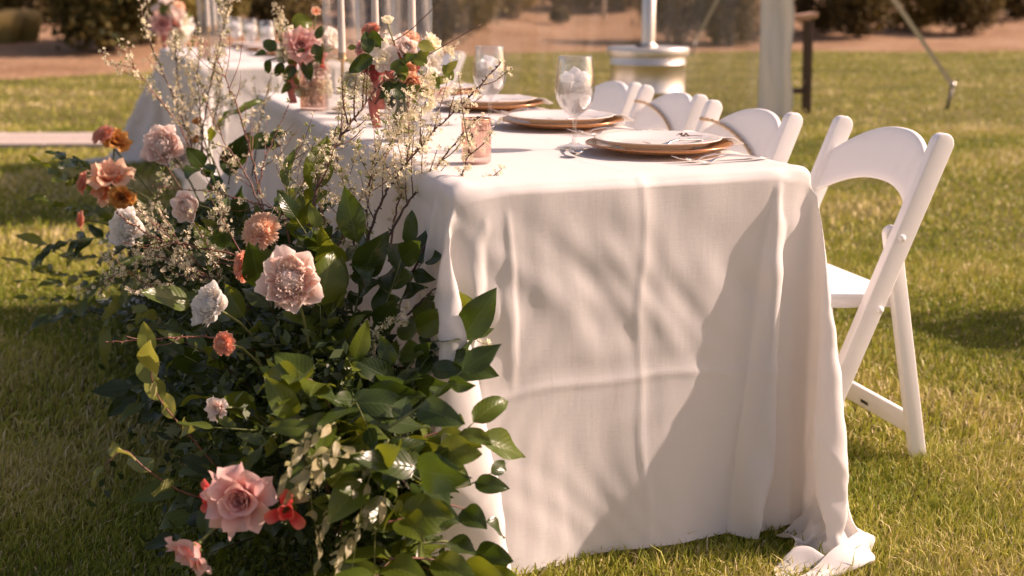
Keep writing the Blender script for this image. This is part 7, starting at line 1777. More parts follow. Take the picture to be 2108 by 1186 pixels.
# ------------------------------------------------------------------ bouquets in the vases
def bouquet(label, uv, head_px, blooms, leaves, sprigs, seed, vase_h=.155, stems=14, ribbon=True, twigs=()):
    """blooms: (name, kind, mat, dx, dy, depth, r, facing) in photo pixels from the head centre"""
    rs = random.Random(seed)
    base = P(uv[0], uv[1], ZT + .012)
    hx, hy = head_px
    dist = (P(uv[0], uv[1], ZT + .2) - CP).dot(ray(hx, hy)) / ray(hx, hy).length_squared
    k = dist * ray(hx, hy).length / FPX
    c = atd(hx, hy, dist) - base
    fwd = -ray(hx, hy).normalized()
    right = Vector((1, 0, 0))
    up = right.cross(-fwd).normalized()
    t = thing('bouquet', label, 'bouquet', base, (0, 0, 0), 'bouquets of mixed flowers')
    neck = Vector((0, 0, vase_h + .02))
    allp = []
    for i, (nm, kind, mat, dx, dy, dep, rp, fc) in enumerate(blooms):
        p = c + right * dx * k - up * dy * k * 1.0 + fwd * dep
        d = (right * fc[0] + up * fc[1] + fwd * fc[2]).normalized()
        add_bloom(t, kind, mat, p - d * rp * k * .5, d, rp * k, i % 2, rs.uniform(0, 6), nm)
        allp.append(p - d * rp * k * .5)
    for (shape, mat, dx, dy, dep, ln, ax, ay, fz) in leaves:
        p = c + right * dx * k - up * dy * k + fwd * dep
        d = (right * ax + up * ay).normalized()
        put_leaf(t, p - d * ln * k * .5, d, fwd * fz + up * .5 + right * rs.uniform(-.3, .3), ln * k, shape, mat, rs)
        allp.append(p - d * ln * k * .5)
    # filler leaves inside the head
    for i in range(26):
        q = Vector((rs.gauss(0, 1), rs.gauss(0, 1), rs.gauss(0, 1))).normalized()
        p = c + q * rs.uniform(.02, .06) + Vector((0, 0, -.02))
        put_leaf(t, p, (q + UPV * .2), fwd + UPV * .6, rs.uniform(.04, .065), 'ovate', rs.choice(('leaf_dark', 'leaf_mid', 'leaf_light')), rs)
    # stems through the binding into the water
    for i in range(stems):
        tp = allp[i % len(allp)]
        q = rs.uniform(0, 6.28)
        rr = rs.uniform(.004, .028)
        foot = Vector((math.cos(q) * rr, math.sin(q) * rr, rs.uniform(.0, .012)))
        nk = neck + Vector((math.cos(q + 2.6) * .010, math.sin(q + 2.6) * .010, 0))
        pts = smooth_path([foot, nk * .55 + foot * .45, nk, nk * .4 + tp * .6, tp], 4)
        MB().tube(pts, .0021, 6).build('stem', M['stem_green'], t)
    fl = MB()
    for (dx, dy, dep, n) in sprigs:
        p = c + right * dx * k - up * dy * k + fwd * dep
        for j in range(n):
            blossom_cloud(fl, rs, p + Vector((rs.gauss(0, .008), rs.gauss(0, .008), rs.gauss(0, .014))), UPV, 3, .005, .0055)
    if fl.n:
        stuff(fl.build('small_blossoms', M['blossom'], t, False, 'tint'))
    if ribbon:
        # silk band round the stems with loose tails
        b = MB().lathe([(.0165, vase_h + .005), (.0175, vase_h + .02), (.0165, vase_h + .035)], 20).build('ribbon', M['ribbon'], t)
        for (ax, ay, L, z0, w) in ((-.062, -.030, .155, vase_h + .055, .022), (-.050, -.042, .11, vase_h + .03, .026), (.035, -.028, .055, vase_h + .01, .024), (-.02, -.05, .05, vase_h + .06, .024)):
            V, F = [], []
            n = 14
            for i in range(n):
                f = i / (n - 1)
                g = min(1, f * 3.2)
                px_ = ax * math.sin(g * math.pi / 2) + .006 * math.sin(f * 7)
                py_ = ay * math.sin(g * math.pi / 2) + .008 * math.sin(f * 5 + 1)
                z = vase_h + .02 + (z0 - vase_h - .02) * math.sin(g * math.pi) - max(0, f - .25) / .75 * L
                tw = .6 * math.sin(f * 4 + ax * 50)
                sx, sy = math.cos(tw) * w / 2, math.sin(tw) * w / 2
                V += [(px_ - sx, py_ - sy, max(z, .001)), (px_ + sx, py_ + sy, max(z, .001) + .001)]
            for i in range(n - 1):
                F.append((2 * i, 2 * i + 1, 2 * i + 3, 2 * i + 2))
            o = MB().add(V, F).build('tail', M['ribbon'], b)
            o.modifiers.new('thick', 'SOLIDIFY').thickness = .0006
    for (pl, sd) in twigs:
        pts = [atd(x, y, dist - .03) - base for x, y in pl]
        pts = smooth_path(pts, 8)
        MB().tube(pts, [.0019 * (1 - .5 * i / len(pts)) for i in range(len(pts))], 6).build('twig', M['stem_brown'], t)
    return t

FW = (0, .25, 1)
bouquet('bouquet of blush ranunculus, white blooms and dark leaves nearest us', VA, (815, 128),
    [('ranunculus', 'ranunculus', 'petal_palepink', 22, -28, .045, 31, (.1, .35, 1)),
     ('white_bloom', 'open', 'petal_white', -25, -10, .060, 32, (-.1, .1, 1)),
     ('carnation', 'carnation', 'petal_coral', -52, -68, .010, 24, (-.3, .7, .7)),
     ('rosebud', 'ranunculus', 'petal_cream', -15, -82, .015, 18, (.05, .8, .6)),
     ('carnation', 'carnation', 'petal_peach', 34, -54, .010, 25, (.3, .8, .5)),
     ('rose', 'rose', 'petal_cream', 76, -38, .000, 23, (.7, .5, .5)),
     ('white_bloom', 'open', 'petal_white', 78, 5, .02, 24, (.6, -.1, .8)),
     ('ranunculus', 'ranunculus', 'petal_peach', 22, 14, .040, 24, (.2, -.3, 1)),
     ('rose', 'rose', 'petal_peach', 30, 40, .035, 24, (.2, -.5, .9)),
     ('dahlia', 'carnation', 'petal_crimson', -55, 22, .045, 26, (-.5, -.2, .9)),
     ('ranunculus', 'ranunculus', 'petal_mauve', -68, -28, .0, 24, (-.7, .3, .6)),
     ('hydrangea', 'peony', 'petal_cream', -92, 42, -.01, 32, (-.8, -.2, .6)),
     ('white_bloom', 'open', 'petal_palepink', 98, 62, .02, 28, (.6, -.7, .5)),
     ('rose', 'rose', 'petal_palepink', 4, -40, -.05, 30, (0, .9, .3)),
     ('crimson_bud', 'ranunculus', 'petal_crimson', -62, 58, .02, 14, (-.4, -.8, .5)),
     ('white_bloom', 'open', 'petal_cream', 66, 92, -.02, 24, (.5, -.8, .5))],
    [('ovate', 'leaf_dark', -72, 4, .075, 62, -.9, -.42, 1), ('ovate', 'leaf_dark', -56, -42, .075, 52, -.1, 1, 1), ('ovate', 'leaf_dark', -38, -40, .07, 46, .35, -.9, 1),
     ('ovate', 'leaf_mid', 6, 2, .085, 42, .75, .6, 1), ('ovate', 'leaf_dark', 12, 22, .08, 48, .1, -1, 1), ('round', 'leaf_dark', 8, 60, .07, 50, .7, -.7, 1),
     ('round', 'leaf_light', 62, -30, .05, 38, 1, -.35, 1), ('round', 'leaf_mid', 44, -6, .06, 40, -.7, .3, 1), ('ovate', 'leaf_mid', 108, 22, .02, 42, .7, -.75, 1),
     ('ovate', 'leaf_light', 112, 8, .02, 36, .6, .6, 1), ('ovate', 'leaf_mid', 78, 38, .05, 42, .4, -1, 1), ('ovate', 'leaf_light', 92, 34, .04, 36, .9, .3, 1),
     ('ovate', 'leaf_dark', -20, 55, .06, 46, -.6, -.8, 1), ('lance', 'leaf_mid', 38, 52, .06, 60, 1, -.1, 1), ('ovate', 'leaf_dark', -42, 72, .03, 40, -.5, -.9, 1), ('ovate', 'leaf_light', -90, -30, .03, 26, -.9, .2, 1)],
    [(-58, 48, .06, 26), (-30, 2, .07, 8), (62, 40, .06, 22), (66, 62, .06, 20), (110, -15, .0, 16), (-20, -40, .04, 8), (40, -20, .05, 4)], 7,
    twigs=(([(770, 200), (783, 110), (845, 62), (914, -4)], 1), ([(772, 215), (818, 150), (890, 108), (990, 50)], 2)))
bouquet('bouquet with a large mauve rose left of the glass cylinders', VB, (618, 108),
    [('rose', 'rose', 'petal_mauve', 2, -16, .055, 36, (0, .35, 1)),
     ('white_bloom', 'open', 'petal_cream', -34, 0, .02, 26, (-.7, .2, .7)),
     ('ranunculus', 'ranunculus', 'petal_cream', -22, -42, .0, 20, (-.4, .8, .5)),
     ('tiny_bloom', 'open', 'petal_peach', 34, -82, .0, 11, (.1, .5, .9)),
     ('ranunculus', 'ranunculus', 'petal_palepink', 44, -22, .0, 20, (.7, .4, .5)),
     ('white_bloom', 'open', 'petal_white', 70, -30, -.02, 26, (.7, .4, .5)),
     ('rose', 'rose', 'petal_palepink', 38, 40, .02, 24, (.6, -.3, .8)),
     ('hydrangea', 'peony', 'petal_cream', 40, 76, .0, 30, (.4, -.5, .8)),
     ('white_bloom', 'open', 'petal_cream', -2, 78, .02, 20, (-.2, -.7, .7)),
     ('carnation', 'carnation', 'petal_coral', 30, 58, .0, 18, (.4, -.4, .8))],
    [('round', 'leaf_dark', -62, -16, .03, 38, -.6, .5, 1), ('ovate', 'leaf_dark', -66, 30, .03, 34, -.3, -1, 1), ('ovate', 'leaf_dark', -44, 36, .03, 38, -.5, -.9, 1), ('round', 'leaf_mid', 8, -62, .03, 46, 1, .1, 1),
     ('ovate', 'leaf_dark', 40, -42, .05, 36, .4, .9, 1), ('ovate', 'leaf_dark', 34, 4, .06, 44, .3, -1, 1), ('ovate', 'leaf_dark', 14, 36, .05, 46, .2, -1, 1), ('ovate', 'leaf_dark', -22, 42, .05, 40, -.6, -.8, 1),
     ('ovate', 'leaf_mid', -30, 70, .03, 32, -.7, -.7, 1), ('ovate', 'leaf_light', -10, 62, .04, 30, .2, -1, 1), ('ovate', 'leaf_light', -40, -48, .0, 24, -.5, .8, 1), ('ovate', 'leaf_dark', -80, 2, .0, 26, -1, -.3, 1)],
    [(-34, -50, .02, 16), (48, 70, .03, 18), (-6, -30, .05, 3)], 9, .145)
bouquet('blurred bouquet of pink roses on the far table', VC, (345, 42),
    [('rose', 'rose', 'petal_mauve', -12, 6, .04, 24, (-.2, .2, 1)), ('ranunculus', 'ranunculus', 'petal_palepink', 18, -14, .03, 22, (.3, .4, .9)), ('ranunculus', 'ranunculus', 'petal_palepink', -22, -22, .0, 15, (-.5, .7, .5)),
     ('carnation', 'carnation', 'petal_peach', 26, -30, .0, 15, (.5, .7, .5)), ('white_bloom', 'open', 'petal_white', 40, 8, .0, 20, (.8, 0, .6)), ('white_bloom', 'open', 'petal_cream', 24, 30, .02, 22, (.3, -.5, .8)), ('rose', 'rose', 'petal_palepink', 0, -38, -.02, 14, (0, .9, .3))],
    [('ovate', 'leaf_dark', -6, -18, .04, 20, .3, .8, 1), ('ovate', 'leaf_dark', -38, -2, .02, 26, -1, .2, 1), ('ovate', 'leaf_dark', 10, 20, .03, 24, .2, -1, 1), ('ovate', 'leaf_mid', 40, -8, .0, 24, .9, .3, 1), ('ovate', 'leaf_mid', -24, 22, .02, 22, -.7, -.6, 1)],
    [(34, 0, .02, 14), (-34, 30, .02, 8)], 13, .145)

# ------------------------------------------------------------------ flower arrangement on the grass along the table
UL = (-.45, .45, .75)
def D(r, u, f):
    """facing: picture right, up, towards the viewer"""
    return Vector((r, -f, u))

# dark mossy leaf mass inside the arrangement: too many small leaves to count
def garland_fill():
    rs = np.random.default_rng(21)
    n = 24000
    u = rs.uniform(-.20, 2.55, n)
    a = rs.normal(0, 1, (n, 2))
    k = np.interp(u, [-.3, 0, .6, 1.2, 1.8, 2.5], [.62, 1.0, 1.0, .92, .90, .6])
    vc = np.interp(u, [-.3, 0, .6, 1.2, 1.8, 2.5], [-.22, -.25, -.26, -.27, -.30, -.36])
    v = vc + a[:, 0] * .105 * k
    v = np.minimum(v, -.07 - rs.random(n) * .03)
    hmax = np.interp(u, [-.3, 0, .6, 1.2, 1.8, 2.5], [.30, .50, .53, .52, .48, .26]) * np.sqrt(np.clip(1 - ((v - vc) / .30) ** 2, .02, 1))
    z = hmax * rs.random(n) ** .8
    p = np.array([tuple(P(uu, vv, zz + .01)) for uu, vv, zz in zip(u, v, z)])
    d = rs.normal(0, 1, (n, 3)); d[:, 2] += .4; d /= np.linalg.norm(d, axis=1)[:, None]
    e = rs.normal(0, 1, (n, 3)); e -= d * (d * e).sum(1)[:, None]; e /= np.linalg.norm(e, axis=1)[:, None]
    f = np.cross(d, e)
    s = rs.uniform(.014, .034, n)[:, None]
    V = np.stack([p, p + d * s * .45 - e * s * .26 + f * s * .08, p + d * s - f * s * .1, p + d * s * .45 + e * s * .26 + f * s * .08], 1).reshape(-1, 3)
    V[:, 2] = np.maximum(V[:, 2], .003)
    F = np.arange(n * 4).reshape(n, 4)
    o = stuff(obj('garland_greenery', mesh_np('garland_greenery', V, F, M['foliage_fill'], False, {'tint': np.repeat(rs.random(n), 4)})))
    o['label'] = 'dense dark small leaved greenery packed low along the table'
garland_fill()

G = 'flowers in the ground arrangement'
flower('carnation', 'coral carnation standing highest at the far left of the arrangement', 'carnation', 'petal_coral', 208, 273, 1.75, 25, D(-.35, .75, .5))
flower('rose', 'wilting rust orange rose beside the highest coral carnation', 'rose', 'petal_rust', 240, 290, 1.75, 24, D(.45, .55, .5))
flower('peony', 'blush pink peony in front of the far tablecloth', 'peony', 'petal_blush', 333, 300, 1.5, 41, D(-.2, .45, .8))
flower('peony', 'white peony just right of the blush peony before the far cloth', 'peony', 'petal_white', 368, 318, 1.72, 30, D(.6, .1, .6))
flower('carnation', 'coral carnation facing left, second one down the left edge', 'carnation', 'petal_coral', 166, 376, 1.60, 25, D(-.85, .2, .4))
flower('rose', 'full peach rose between the left carnations and the white peony', 'rose', 'petal_peach', 228, 362, 1.55, 36, D(.1, .75, .5))
flower('rose', 'peach rose tucked beneath the full peach rose', 'rose', 'petal_peach', 212, 392, 1.58, 27, D(-.5, -.1, .7))
flower('carnation', 'small coral carnation lowest on the left edge', 'carnation', 'petal_coral', 163, 453, 1.45, 20, D(-.9, .1, .4))
flower('peony', 'creamy white peony low in the left half of the arrangement', 'peony', 'petal_white', 258, 470, .78, 39, D(-.4, .35, .8))
flower('peony', 'round blush peony half closed among dark leaves', 'ranunculus', 'petal_palepink', 386, 425, .80, 38, D(-.3, .0, .9))
flower('rust_bloom', 'rust coloured bloom sunk below the peach roses', 'rose', 'petal_rust', 252, 408, 1.5, 22, D(.2, -.2, .9), cat='flower')
flower('rust_bud', 'orange bud at the foot of the left blossom twigs', 'ranunculus', 'petal_rust', 407, 250, 1.75, 13, D(-.2, .9, .4), cat='bud')
flower('rust_bud', 'rust bud just below the orange bud', 'ranunculus', 'petal_rust', 404, 288, 1.7, 12, D(-.5, .6, .5), cat='bud')
flower('carnation', 'large salmon carnation in the middle of the arrangement', 'carnation', 'petal_peach', 532, 471, .30, 43, D(-.25, .55, .8))
flower('carnation', 'coral carnation seen in profile under the salmon carnation', 'carnation', 'petal_coral', 492, 548, .22, 34, D(-.8, .15, .45), seed=1)
flower('peony', 'large blush peony in front of the tablecloth', 'peony', 'petal_blush', 597, 578, -.02, 60, D(.05, .35, .95), seed=1)
flower('peony', 'white peony turned aside left of the large blush peony', 'peony', 'petal_white', 428, 628, .15, 45, D(-.55, .45, .6), seed=1)
flower('carnation', 'coral carnation peeping out under the white turned peony', 'carnation', 'petal_coral', 458, 708, .05, 26, D(-.3, .2, .9))
flower('rose', 'pale peach rose hidden among the dark leaves', 'rose', 'petal_palepink', 446, 842, .0, 22, D(-.4, .1, .9))
flower('rose', 'open dusty pink rose low at the front', 'rose', 'petal_mauve', 492, 1030, -.27, 60, D(-.12, .25, 1), P(-.02, -.26, .08), seed=1)
flower('freesia', 'red freesia bloom right of the dusty pink rose', 'freesia', 'petal_red', 590, 1052, -.33, 44, D(.1, .2, 1), P(-.02, -.22, .08))
flower('freesia', 'red freesia bloom half hidden left of the dusty pink rose', 'freesia', 'petal_red', 432, 1020, -.22, 36, D(-.6, .3, .6), P(0, -.28, .08), seed=1)
flower('rose', 'dusty pink rose hanging down at the bottom edge', 'rose', 'petal_mauve', 392, 1140, -.22, 44, D(-.55, -.6, .6), P(-.02, -.30, .10))

# big-leaved branches, those one can pick out first
BG = 'broad leaved branches in the ground arrangement'
def lb(label, px, u, n, size, shape, mat, seed, stem='stem_green', start=.2, face=(-.2, -.75, .6), r=.0024, spread=1.0, group=BG, u1=None):
    m = len(px)
    u1 = u if u1 is None else u1
    pts = [atu(x, y, u + (u1 - u) * i / (m - 1)) for i, (x, y) in enumerate(px)]
    return leafy_branch(label, pts, n, size, shape, mat, seed, group, stem, r, start, face, spread)
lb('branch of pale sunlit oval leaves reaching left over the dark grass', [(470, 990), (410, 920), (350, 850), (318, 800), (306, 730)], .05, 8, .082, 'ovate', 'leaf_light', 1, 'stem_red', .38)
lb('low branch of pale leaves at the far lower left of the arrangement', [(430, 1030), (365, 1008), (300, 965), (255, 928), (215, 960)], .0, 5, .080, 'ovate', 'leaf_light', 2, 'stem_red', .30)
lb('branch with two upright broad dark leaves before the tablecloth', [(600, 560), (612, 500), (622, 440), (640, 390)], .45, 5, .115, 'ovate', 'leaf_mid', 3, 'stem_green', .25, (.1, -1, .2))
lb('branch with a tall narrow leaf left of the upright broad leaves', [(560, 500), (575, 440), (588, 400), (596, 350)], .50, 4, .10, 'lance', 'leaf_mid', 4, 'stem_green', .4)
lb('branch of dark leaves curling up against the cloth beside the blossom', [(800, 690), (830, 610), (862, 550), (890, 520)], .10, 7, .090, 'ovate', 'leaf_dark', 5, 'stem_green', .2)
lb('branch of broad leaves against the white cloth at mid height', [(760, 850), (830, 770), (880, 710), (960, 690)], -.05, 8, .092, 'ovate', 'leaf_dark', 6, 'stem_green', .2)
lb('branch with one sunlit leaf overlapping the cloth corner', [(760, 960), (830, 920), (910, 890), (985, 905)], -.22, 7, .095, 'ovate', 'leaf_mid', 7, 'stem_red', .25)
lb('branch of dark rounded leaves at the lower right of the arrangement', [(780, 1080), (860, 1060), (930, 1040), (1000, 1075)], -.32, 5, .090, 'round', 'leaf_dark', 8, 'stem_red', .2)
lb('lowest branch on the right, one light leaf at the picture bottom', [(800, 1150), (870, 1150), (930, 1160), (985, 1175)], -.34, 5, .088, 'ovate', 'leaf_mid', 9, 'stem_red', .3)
lb('glossy sunlit leaf spray in the middle of the front mound', [(640, 880), (680, 830), (715, 780), (730, 740)], -.05, 9, .070, 'ovate', 'leaf_mid', 10, 'stem_green', .1, (.5, -.6, .7))
lb('small leaved spray just right of the sunlit leaf spray', [(720, 900), (750, 860), (770, 820), (785, 790)], -.05, 8, .062, 'ovate', 'leaf_light', 11, 'stem_green', .1, (.5, -.6, .7))
lb('spray of broad leaves below the large blush peony', [(590, 760), (640, 700), (680, 650), (690, 610)], .12, 8, .090, 'ovate', 'leaf_mid', 12, 'stem_green', .1, (.5, -.6, .5))
lb('lance leaved sprig pointing left above the dusty pink rose', [(600, 900), (560, 890), (510, 885), (440, 880)], -.05, 5, .070, 'lance', 'leaf_mid', 13, 'stem_green', .2)
lb('lance leaved sprig hanging over the dusty pink rose', [(570, 900), (545, 915), (520, 935), (500, 950)], -.14, 6, .080, 'lance', 'leaf_mid', 14, 'stem_green', .1)
lb('branch of dark leaves between the white cloth and the salmon carnation', [(480, 460), (455, 410), (440, 370), (420, 345)], 1.15, 8, .100, 'round', 'leaf_dark', 15, 'stem_green', .1)
lb('bay like branch reaching far left under the carnations', [(240, 420), (190, 390), (140, 365), (85, 335)], 1.7, 10, .095, 'bay', 'leaf_mid', 16, 'stem_green', .15)
lb('slender leaved branch trailing over the grass at the far left', [(240, 560), (170, 570), (110, 560), (60, 545)], 1.75, 12, .075, 'bay', 'leaf_light', 17, 'stem_green', .1)
lb('slender leaved branch trailing lower over the grass at the left', [(280, 610), (200, 620), (130, 615), (60, 612)], 1.7, 12, .075, 'bay', 'leaf_mid', 18, 'stem_green', .1)
lb('dark branch rising behind the rust buds', [(440, 340), (430, 290), (455, 250), (495, 225)], 1.5, 7, .090, 'lance', 'leaf_mid', 19, 'stem_green', .2)
lb('wide dark leaves lying right of the rust buds', [(470, 380), (480, 330), (500, 300), (545, 285)], 1.5, 7, .11, 'ovate', 'leaf_dark', 20, 'stem_green', .15)
lb('branch of narrow leaves below the white turned peony', [(520, 800), (470, 760), (430, 730), (380, 705)], .25, 8, .080, 'bay', 'leaf_mid', 21, 'stem_brown', .15)
lb('pale branch under the low white peony', [(330, 650), (300, 640), (280, 660), (262, 690)], .9, 6, .06, 'ovate', 'leaf_light', 22, 'stem_green', .1)

LG = 'narrow leaved branches spilling over the grass at the far left'
spill = [([(260, 470), (200, 440), (150, 430), (105, 415)], 1.75, 'leaf_mid', 'narrow leaved branch below the leftmost carnation'), ([(260, 500), (190, 490), (130, 500), (95, 520)], 1.7, 'leaf_dark', 'dark narrow leaved branch just left of the low white peony'),
         ([(280, 540), (210, 530), (150, 525), (90, 500)], 1.75, 'leaf_light', 'sunlit narrow leaved branch on the bright patch of grass'), ([(300, 580), (230, 585), (160, 590), (100, 580)], 1.6, 'leaf_mid', 'narrow leaved branch at the lower rim of the bright grass patch'),
         ([(310, 640), (240, 650), (180, 640), (120, 650)], 1.35, 'leaf_dark', 'dark narrow leaved branch under the bright grass patch'), ([(250, 400), (190, 350), (150, 335), (120, 320)], 1.7, 'leaf_dark', 'dark narrow leaved branch pointing to the paved strip'),
         ([(300, 560), (260, 600), (225, 640), (215, 690)], 1.2, 'leaf_light', 'pale narrow leaved branch hanging left of the bare dark twig'), ([(330, 520), (270, 540), (215, 570), (185, 610)], 1.3, 'leaf_mid', 'narrow leaved branch under the low left blossoms')]
for k, (px, u, mt, lab) in enumerate(spill):
    lb(lab, px, u, 14, .085, 'bay', mt, 120 + k, 'stem_green', .05, None, .002, 1.0, LG)
CG = 'broad leaved branches climbing the cloth by the near corner'
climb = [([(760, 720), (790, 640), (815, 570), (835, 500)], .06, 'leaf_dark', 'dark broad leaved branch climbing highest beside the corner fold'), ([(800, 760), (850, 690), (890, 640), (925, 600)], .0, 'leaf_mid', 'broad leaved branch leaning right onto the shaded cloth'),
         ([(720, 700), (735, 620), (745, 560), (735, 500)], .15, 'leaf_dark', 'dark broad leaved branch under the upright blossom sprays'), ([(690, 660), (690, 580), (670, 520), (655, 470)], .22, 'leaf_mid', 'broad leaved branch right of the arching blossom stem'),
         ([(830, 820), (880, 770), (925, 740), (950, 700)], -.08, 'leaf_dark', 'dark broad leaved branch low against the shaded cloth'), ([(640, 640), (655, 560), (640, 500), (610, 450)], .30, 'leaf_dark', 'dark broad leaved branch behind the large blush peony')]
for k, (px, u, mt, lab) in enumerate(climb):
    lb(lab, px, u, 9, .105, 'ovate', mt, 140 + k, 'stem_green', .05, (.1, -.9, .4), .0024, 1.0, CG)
# pale vine with small leaves tumbling down the front
VG = 'pale trailing vines at the front of the arrangement'
vines = [([(800, 905), (770, 960), (745, 1040), (722, 1190)], 1), ([(812, 915), (800, 990), (775, 1080), (770, 1180)], 2), ([(700, 900), (660, 950), (640, 1010), (650, 1090)], 3), ([(760, 930), (700, 940), (640, 960), (610, 1000)], 4),
         ([(740, 1000), (700, 1030), (665, 1080), (655, 1150)], 5), ([(690, 870), (640, 900), (610, 930), (590, 975)], 6), ([(760, 1060), (730, 1100), (700, 1130), (690, 1180)], 7)]
vlab = ['long pale vine stem running straight down to the bottom edge', 'second pale vine stem just right of the straight one', 'pale vine curling beside the red freesia', 'pale vine arching left above the red freesia',
        'pale vine leaves tumbling under the red freesia', 'pale vine tip over the dusty pink rose', 'short pale vine at the bottom edge']
for (px, sd), lab in zip(vines, vlab):
    lb(lab, px, -.33, 12 if sd > 2 else 5, .044, 'bay', 'leaf_pale', 40 + sd, 'stem_green', .1, (.5, -.6, .6), .0016, 1.2, VG)

# the leafy body of the arrangement
zones = [(-.22, .05, 'broad dark leaves'), (.05, .45, 'broad dark leaves'), (.45, .95, 'dark leaves'), (.95, 1.5, 'dark leaves'), (1.5, 2.35, 'narrow leaves')]
ZL = ['leafy branch in the mound before the table corner', 'leafy branch in the mound under the large blush peony', 'leafy branch in the mound under the salmon carnation', 'leafy branch in the mound under the round blush peony', 'leafy branch in the mound behind the left carnations']
rsb = random.Random(77)
for zi, (ua, ub, kind) in enumerate(zones):
    for i in range((30, 34, 34, 36, 20)[zi]):
        u = rsb.uniform(ua, ub)
        v0 = -.20 + rsb.uniform(-.08, .08)
        z0 = rsb.uniform(.02, .20) if i % 2 else rsb.uniform(.18, .34)
        a = rsb.uniform(-.15, 1.0 if i % 2 else .45) * math.pi * .62          # 0 = up, positive leans away from the table
        if u < .1 and rsb.random() < .5:
            out = Vector((0, 0, 0)) - UD * rsb.uniform(.3, 1.0) - VD * rsb.uniform(-.45, .8)
        else:
            out = -VD * math.sin(a) * 1.0 - UD * rsb.uniform(-.25, .6)
        d = (out + UPV * max(.05, math.cos(a)) * rsb.uniform(.5, 1.0)).normalized()
        L = rsb.uniform(.22, .36) * (.92 if u < .1 else 1)
        p0 = P(u, v0, z0)
        p1 = p0 + d * L * .5 + UPV * .03
        p2 = p0 + d * L + UPV * rsb.uniform(-.08, .04)
        for q in (p0, p1, p2):
            q.z = max(q.z, .025)
            vv = (q - TO).dot(VD)
            uu = (q - TO).dot(UD)
            lim = -.05 if uu > -.05 else .06
            if vv > lim:
                q -= VD * (vv - lim)
            cap = float(np.interp(uu, [-.3, 0, .8, 1.6, 2.4], [.40, .56, .58, .52, .32]))
            if q.z > cap:
                q.z = cap - rsb.uniform(0, .06)
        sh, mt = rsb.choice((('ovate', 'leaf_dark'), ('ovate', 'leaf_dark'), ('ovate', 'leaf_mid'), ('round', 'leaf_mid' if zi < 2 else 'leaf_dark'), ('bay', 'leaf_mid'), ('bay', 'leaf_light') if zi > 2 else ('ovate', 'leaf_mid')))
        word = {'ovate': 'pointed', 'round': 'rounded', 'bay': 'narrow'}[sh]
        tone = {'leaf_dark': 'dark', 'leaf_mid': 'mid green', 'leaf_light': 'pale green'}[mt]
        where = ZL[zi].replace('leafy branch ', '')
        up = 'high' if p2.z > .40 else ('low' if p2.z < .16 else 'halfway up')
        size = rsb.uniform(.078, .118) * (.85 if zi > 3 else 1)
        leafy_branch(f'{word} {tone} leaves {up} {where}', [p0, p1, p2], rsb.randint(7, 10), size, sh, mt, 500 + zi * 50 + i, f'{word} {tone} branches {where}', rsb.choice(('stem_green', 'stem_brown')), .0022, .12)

# extra leaves lapping over the cloth at the near corner
for k, (px, sh, mt, lab) in enumerate((
        ([(800, 880), (860, 840), (910, 800), (950, 765)], 'ovate', 'leaf_dark', 'dark leafy tip touching the bright corner fold at mid height'),
        ([(820, 970), (880, 940), (930, 910), (975, 870)], 'ovate', 'leaf_mid', 'green leafy tip overlapping the bright corner fold below it'),
        ([(840, 1030), (900, 1010), (960, 1000), (1010, 975)], 'ovate', 'leaf_dark', 'dark leafy tip overlapping the corner fold farthest right'),
        ([(860, 1120), (920, 1115), (965, 1130), (1005, 1145)], 'round', 'leaf_dark', 'dark rounded leaves before the hem of the corner fold'))):
    lb(lab, px, -.30, 5, .080, sh, mt, 90 + k, 'stem_green', .15)

# blossoming twigs
bb = blossom_branch
bb('thick dark blossom branch forking up towards the bouquet', [(640, 470), (652, 390), (690, 300), (745, 225), (792, 165)], .35, .42, .55, 1, .0042, 'stem_brown', 9, .35, .4)
bb('blossom branch crossing in front of the second wine glass', [(745, 560), (775, 440), (815, 365), (885, 280), (960, 205), (1032, 130)], .30, .30, 1.1, 2, .0032, 'stem_brown', 7, .35, .2)
bb('blossom branch ending above the pink votive', [(790, 500), (845, 410), (895, 350), (945, 285), (992, 238)], .22, .2, 1.2, 3, .0030, 'stem_brown', 5, .3, .2)
bb('blossom branch hanging in front of the pink votive', [(850, 560), (900, 455), (942, 385), (962, 325), (972, 275)], .12, .12, 1.2, 4, .0030, 'stem_brown', 4, .3, .2)
bb('thin twig pointing right across the cloth corner fold', [(838, 650), (890, 600), (945, 572), (1018, 560)], .05, .0, .5, 5, .0020, 'stem_brown', 2, .2, .1, tl=.04)
bb('upright blossom spray against the cloth left of the votive', [(735, 560), (725, 470), (712, 400), (690, 325)], .38, .4, 1.3, 6, .0024, 'stem_brown', 7, .2, .5)
bb('upright blossom spray in the middle against the cloth', [(765, 560), (755, 470), (760, 390), (775, 300)], .34, .36, 1.3, 7, .0024, 'stem_brown', 7, .2, .5)
bb('leafy blossom spray left of the middle upright one', [(705, 560), (680, 480), (655, 420), (650, 350)], .42, .45, .8, 8, .0024, 'stem_brown', 6, .2, 1.0)
bb('blossom spray rising towards the vase base', [(800, 540), (815, 440), (835, 350), (850, 260)], .32, .34, 1.2, 9, .0024, 'stem_red', 6, .25, .4)
bb('long red twig, nearly bare, crossing the far tablecloth', [(545, 440), (522, 340), (492, 230), (470, 175), (441, 104)], .95, 1.0, .12, 10, .0026, 'stem_red', 5, .2, .25)
bb('red twig with buds leaning right of the long bare one', [(530, 400), (545, 330), (570, 270), (596, 212)], .9, .95, .18, 11, .0022, 'stem_red', 4, .2, .2)
bb('red twig leaning left of the long bare one', [(540, 430), (500, 350), (455, 280), (415, 190)], 1.0, 1.1, .35, 12, .0024, 'stem_red', 6, .2, .3)
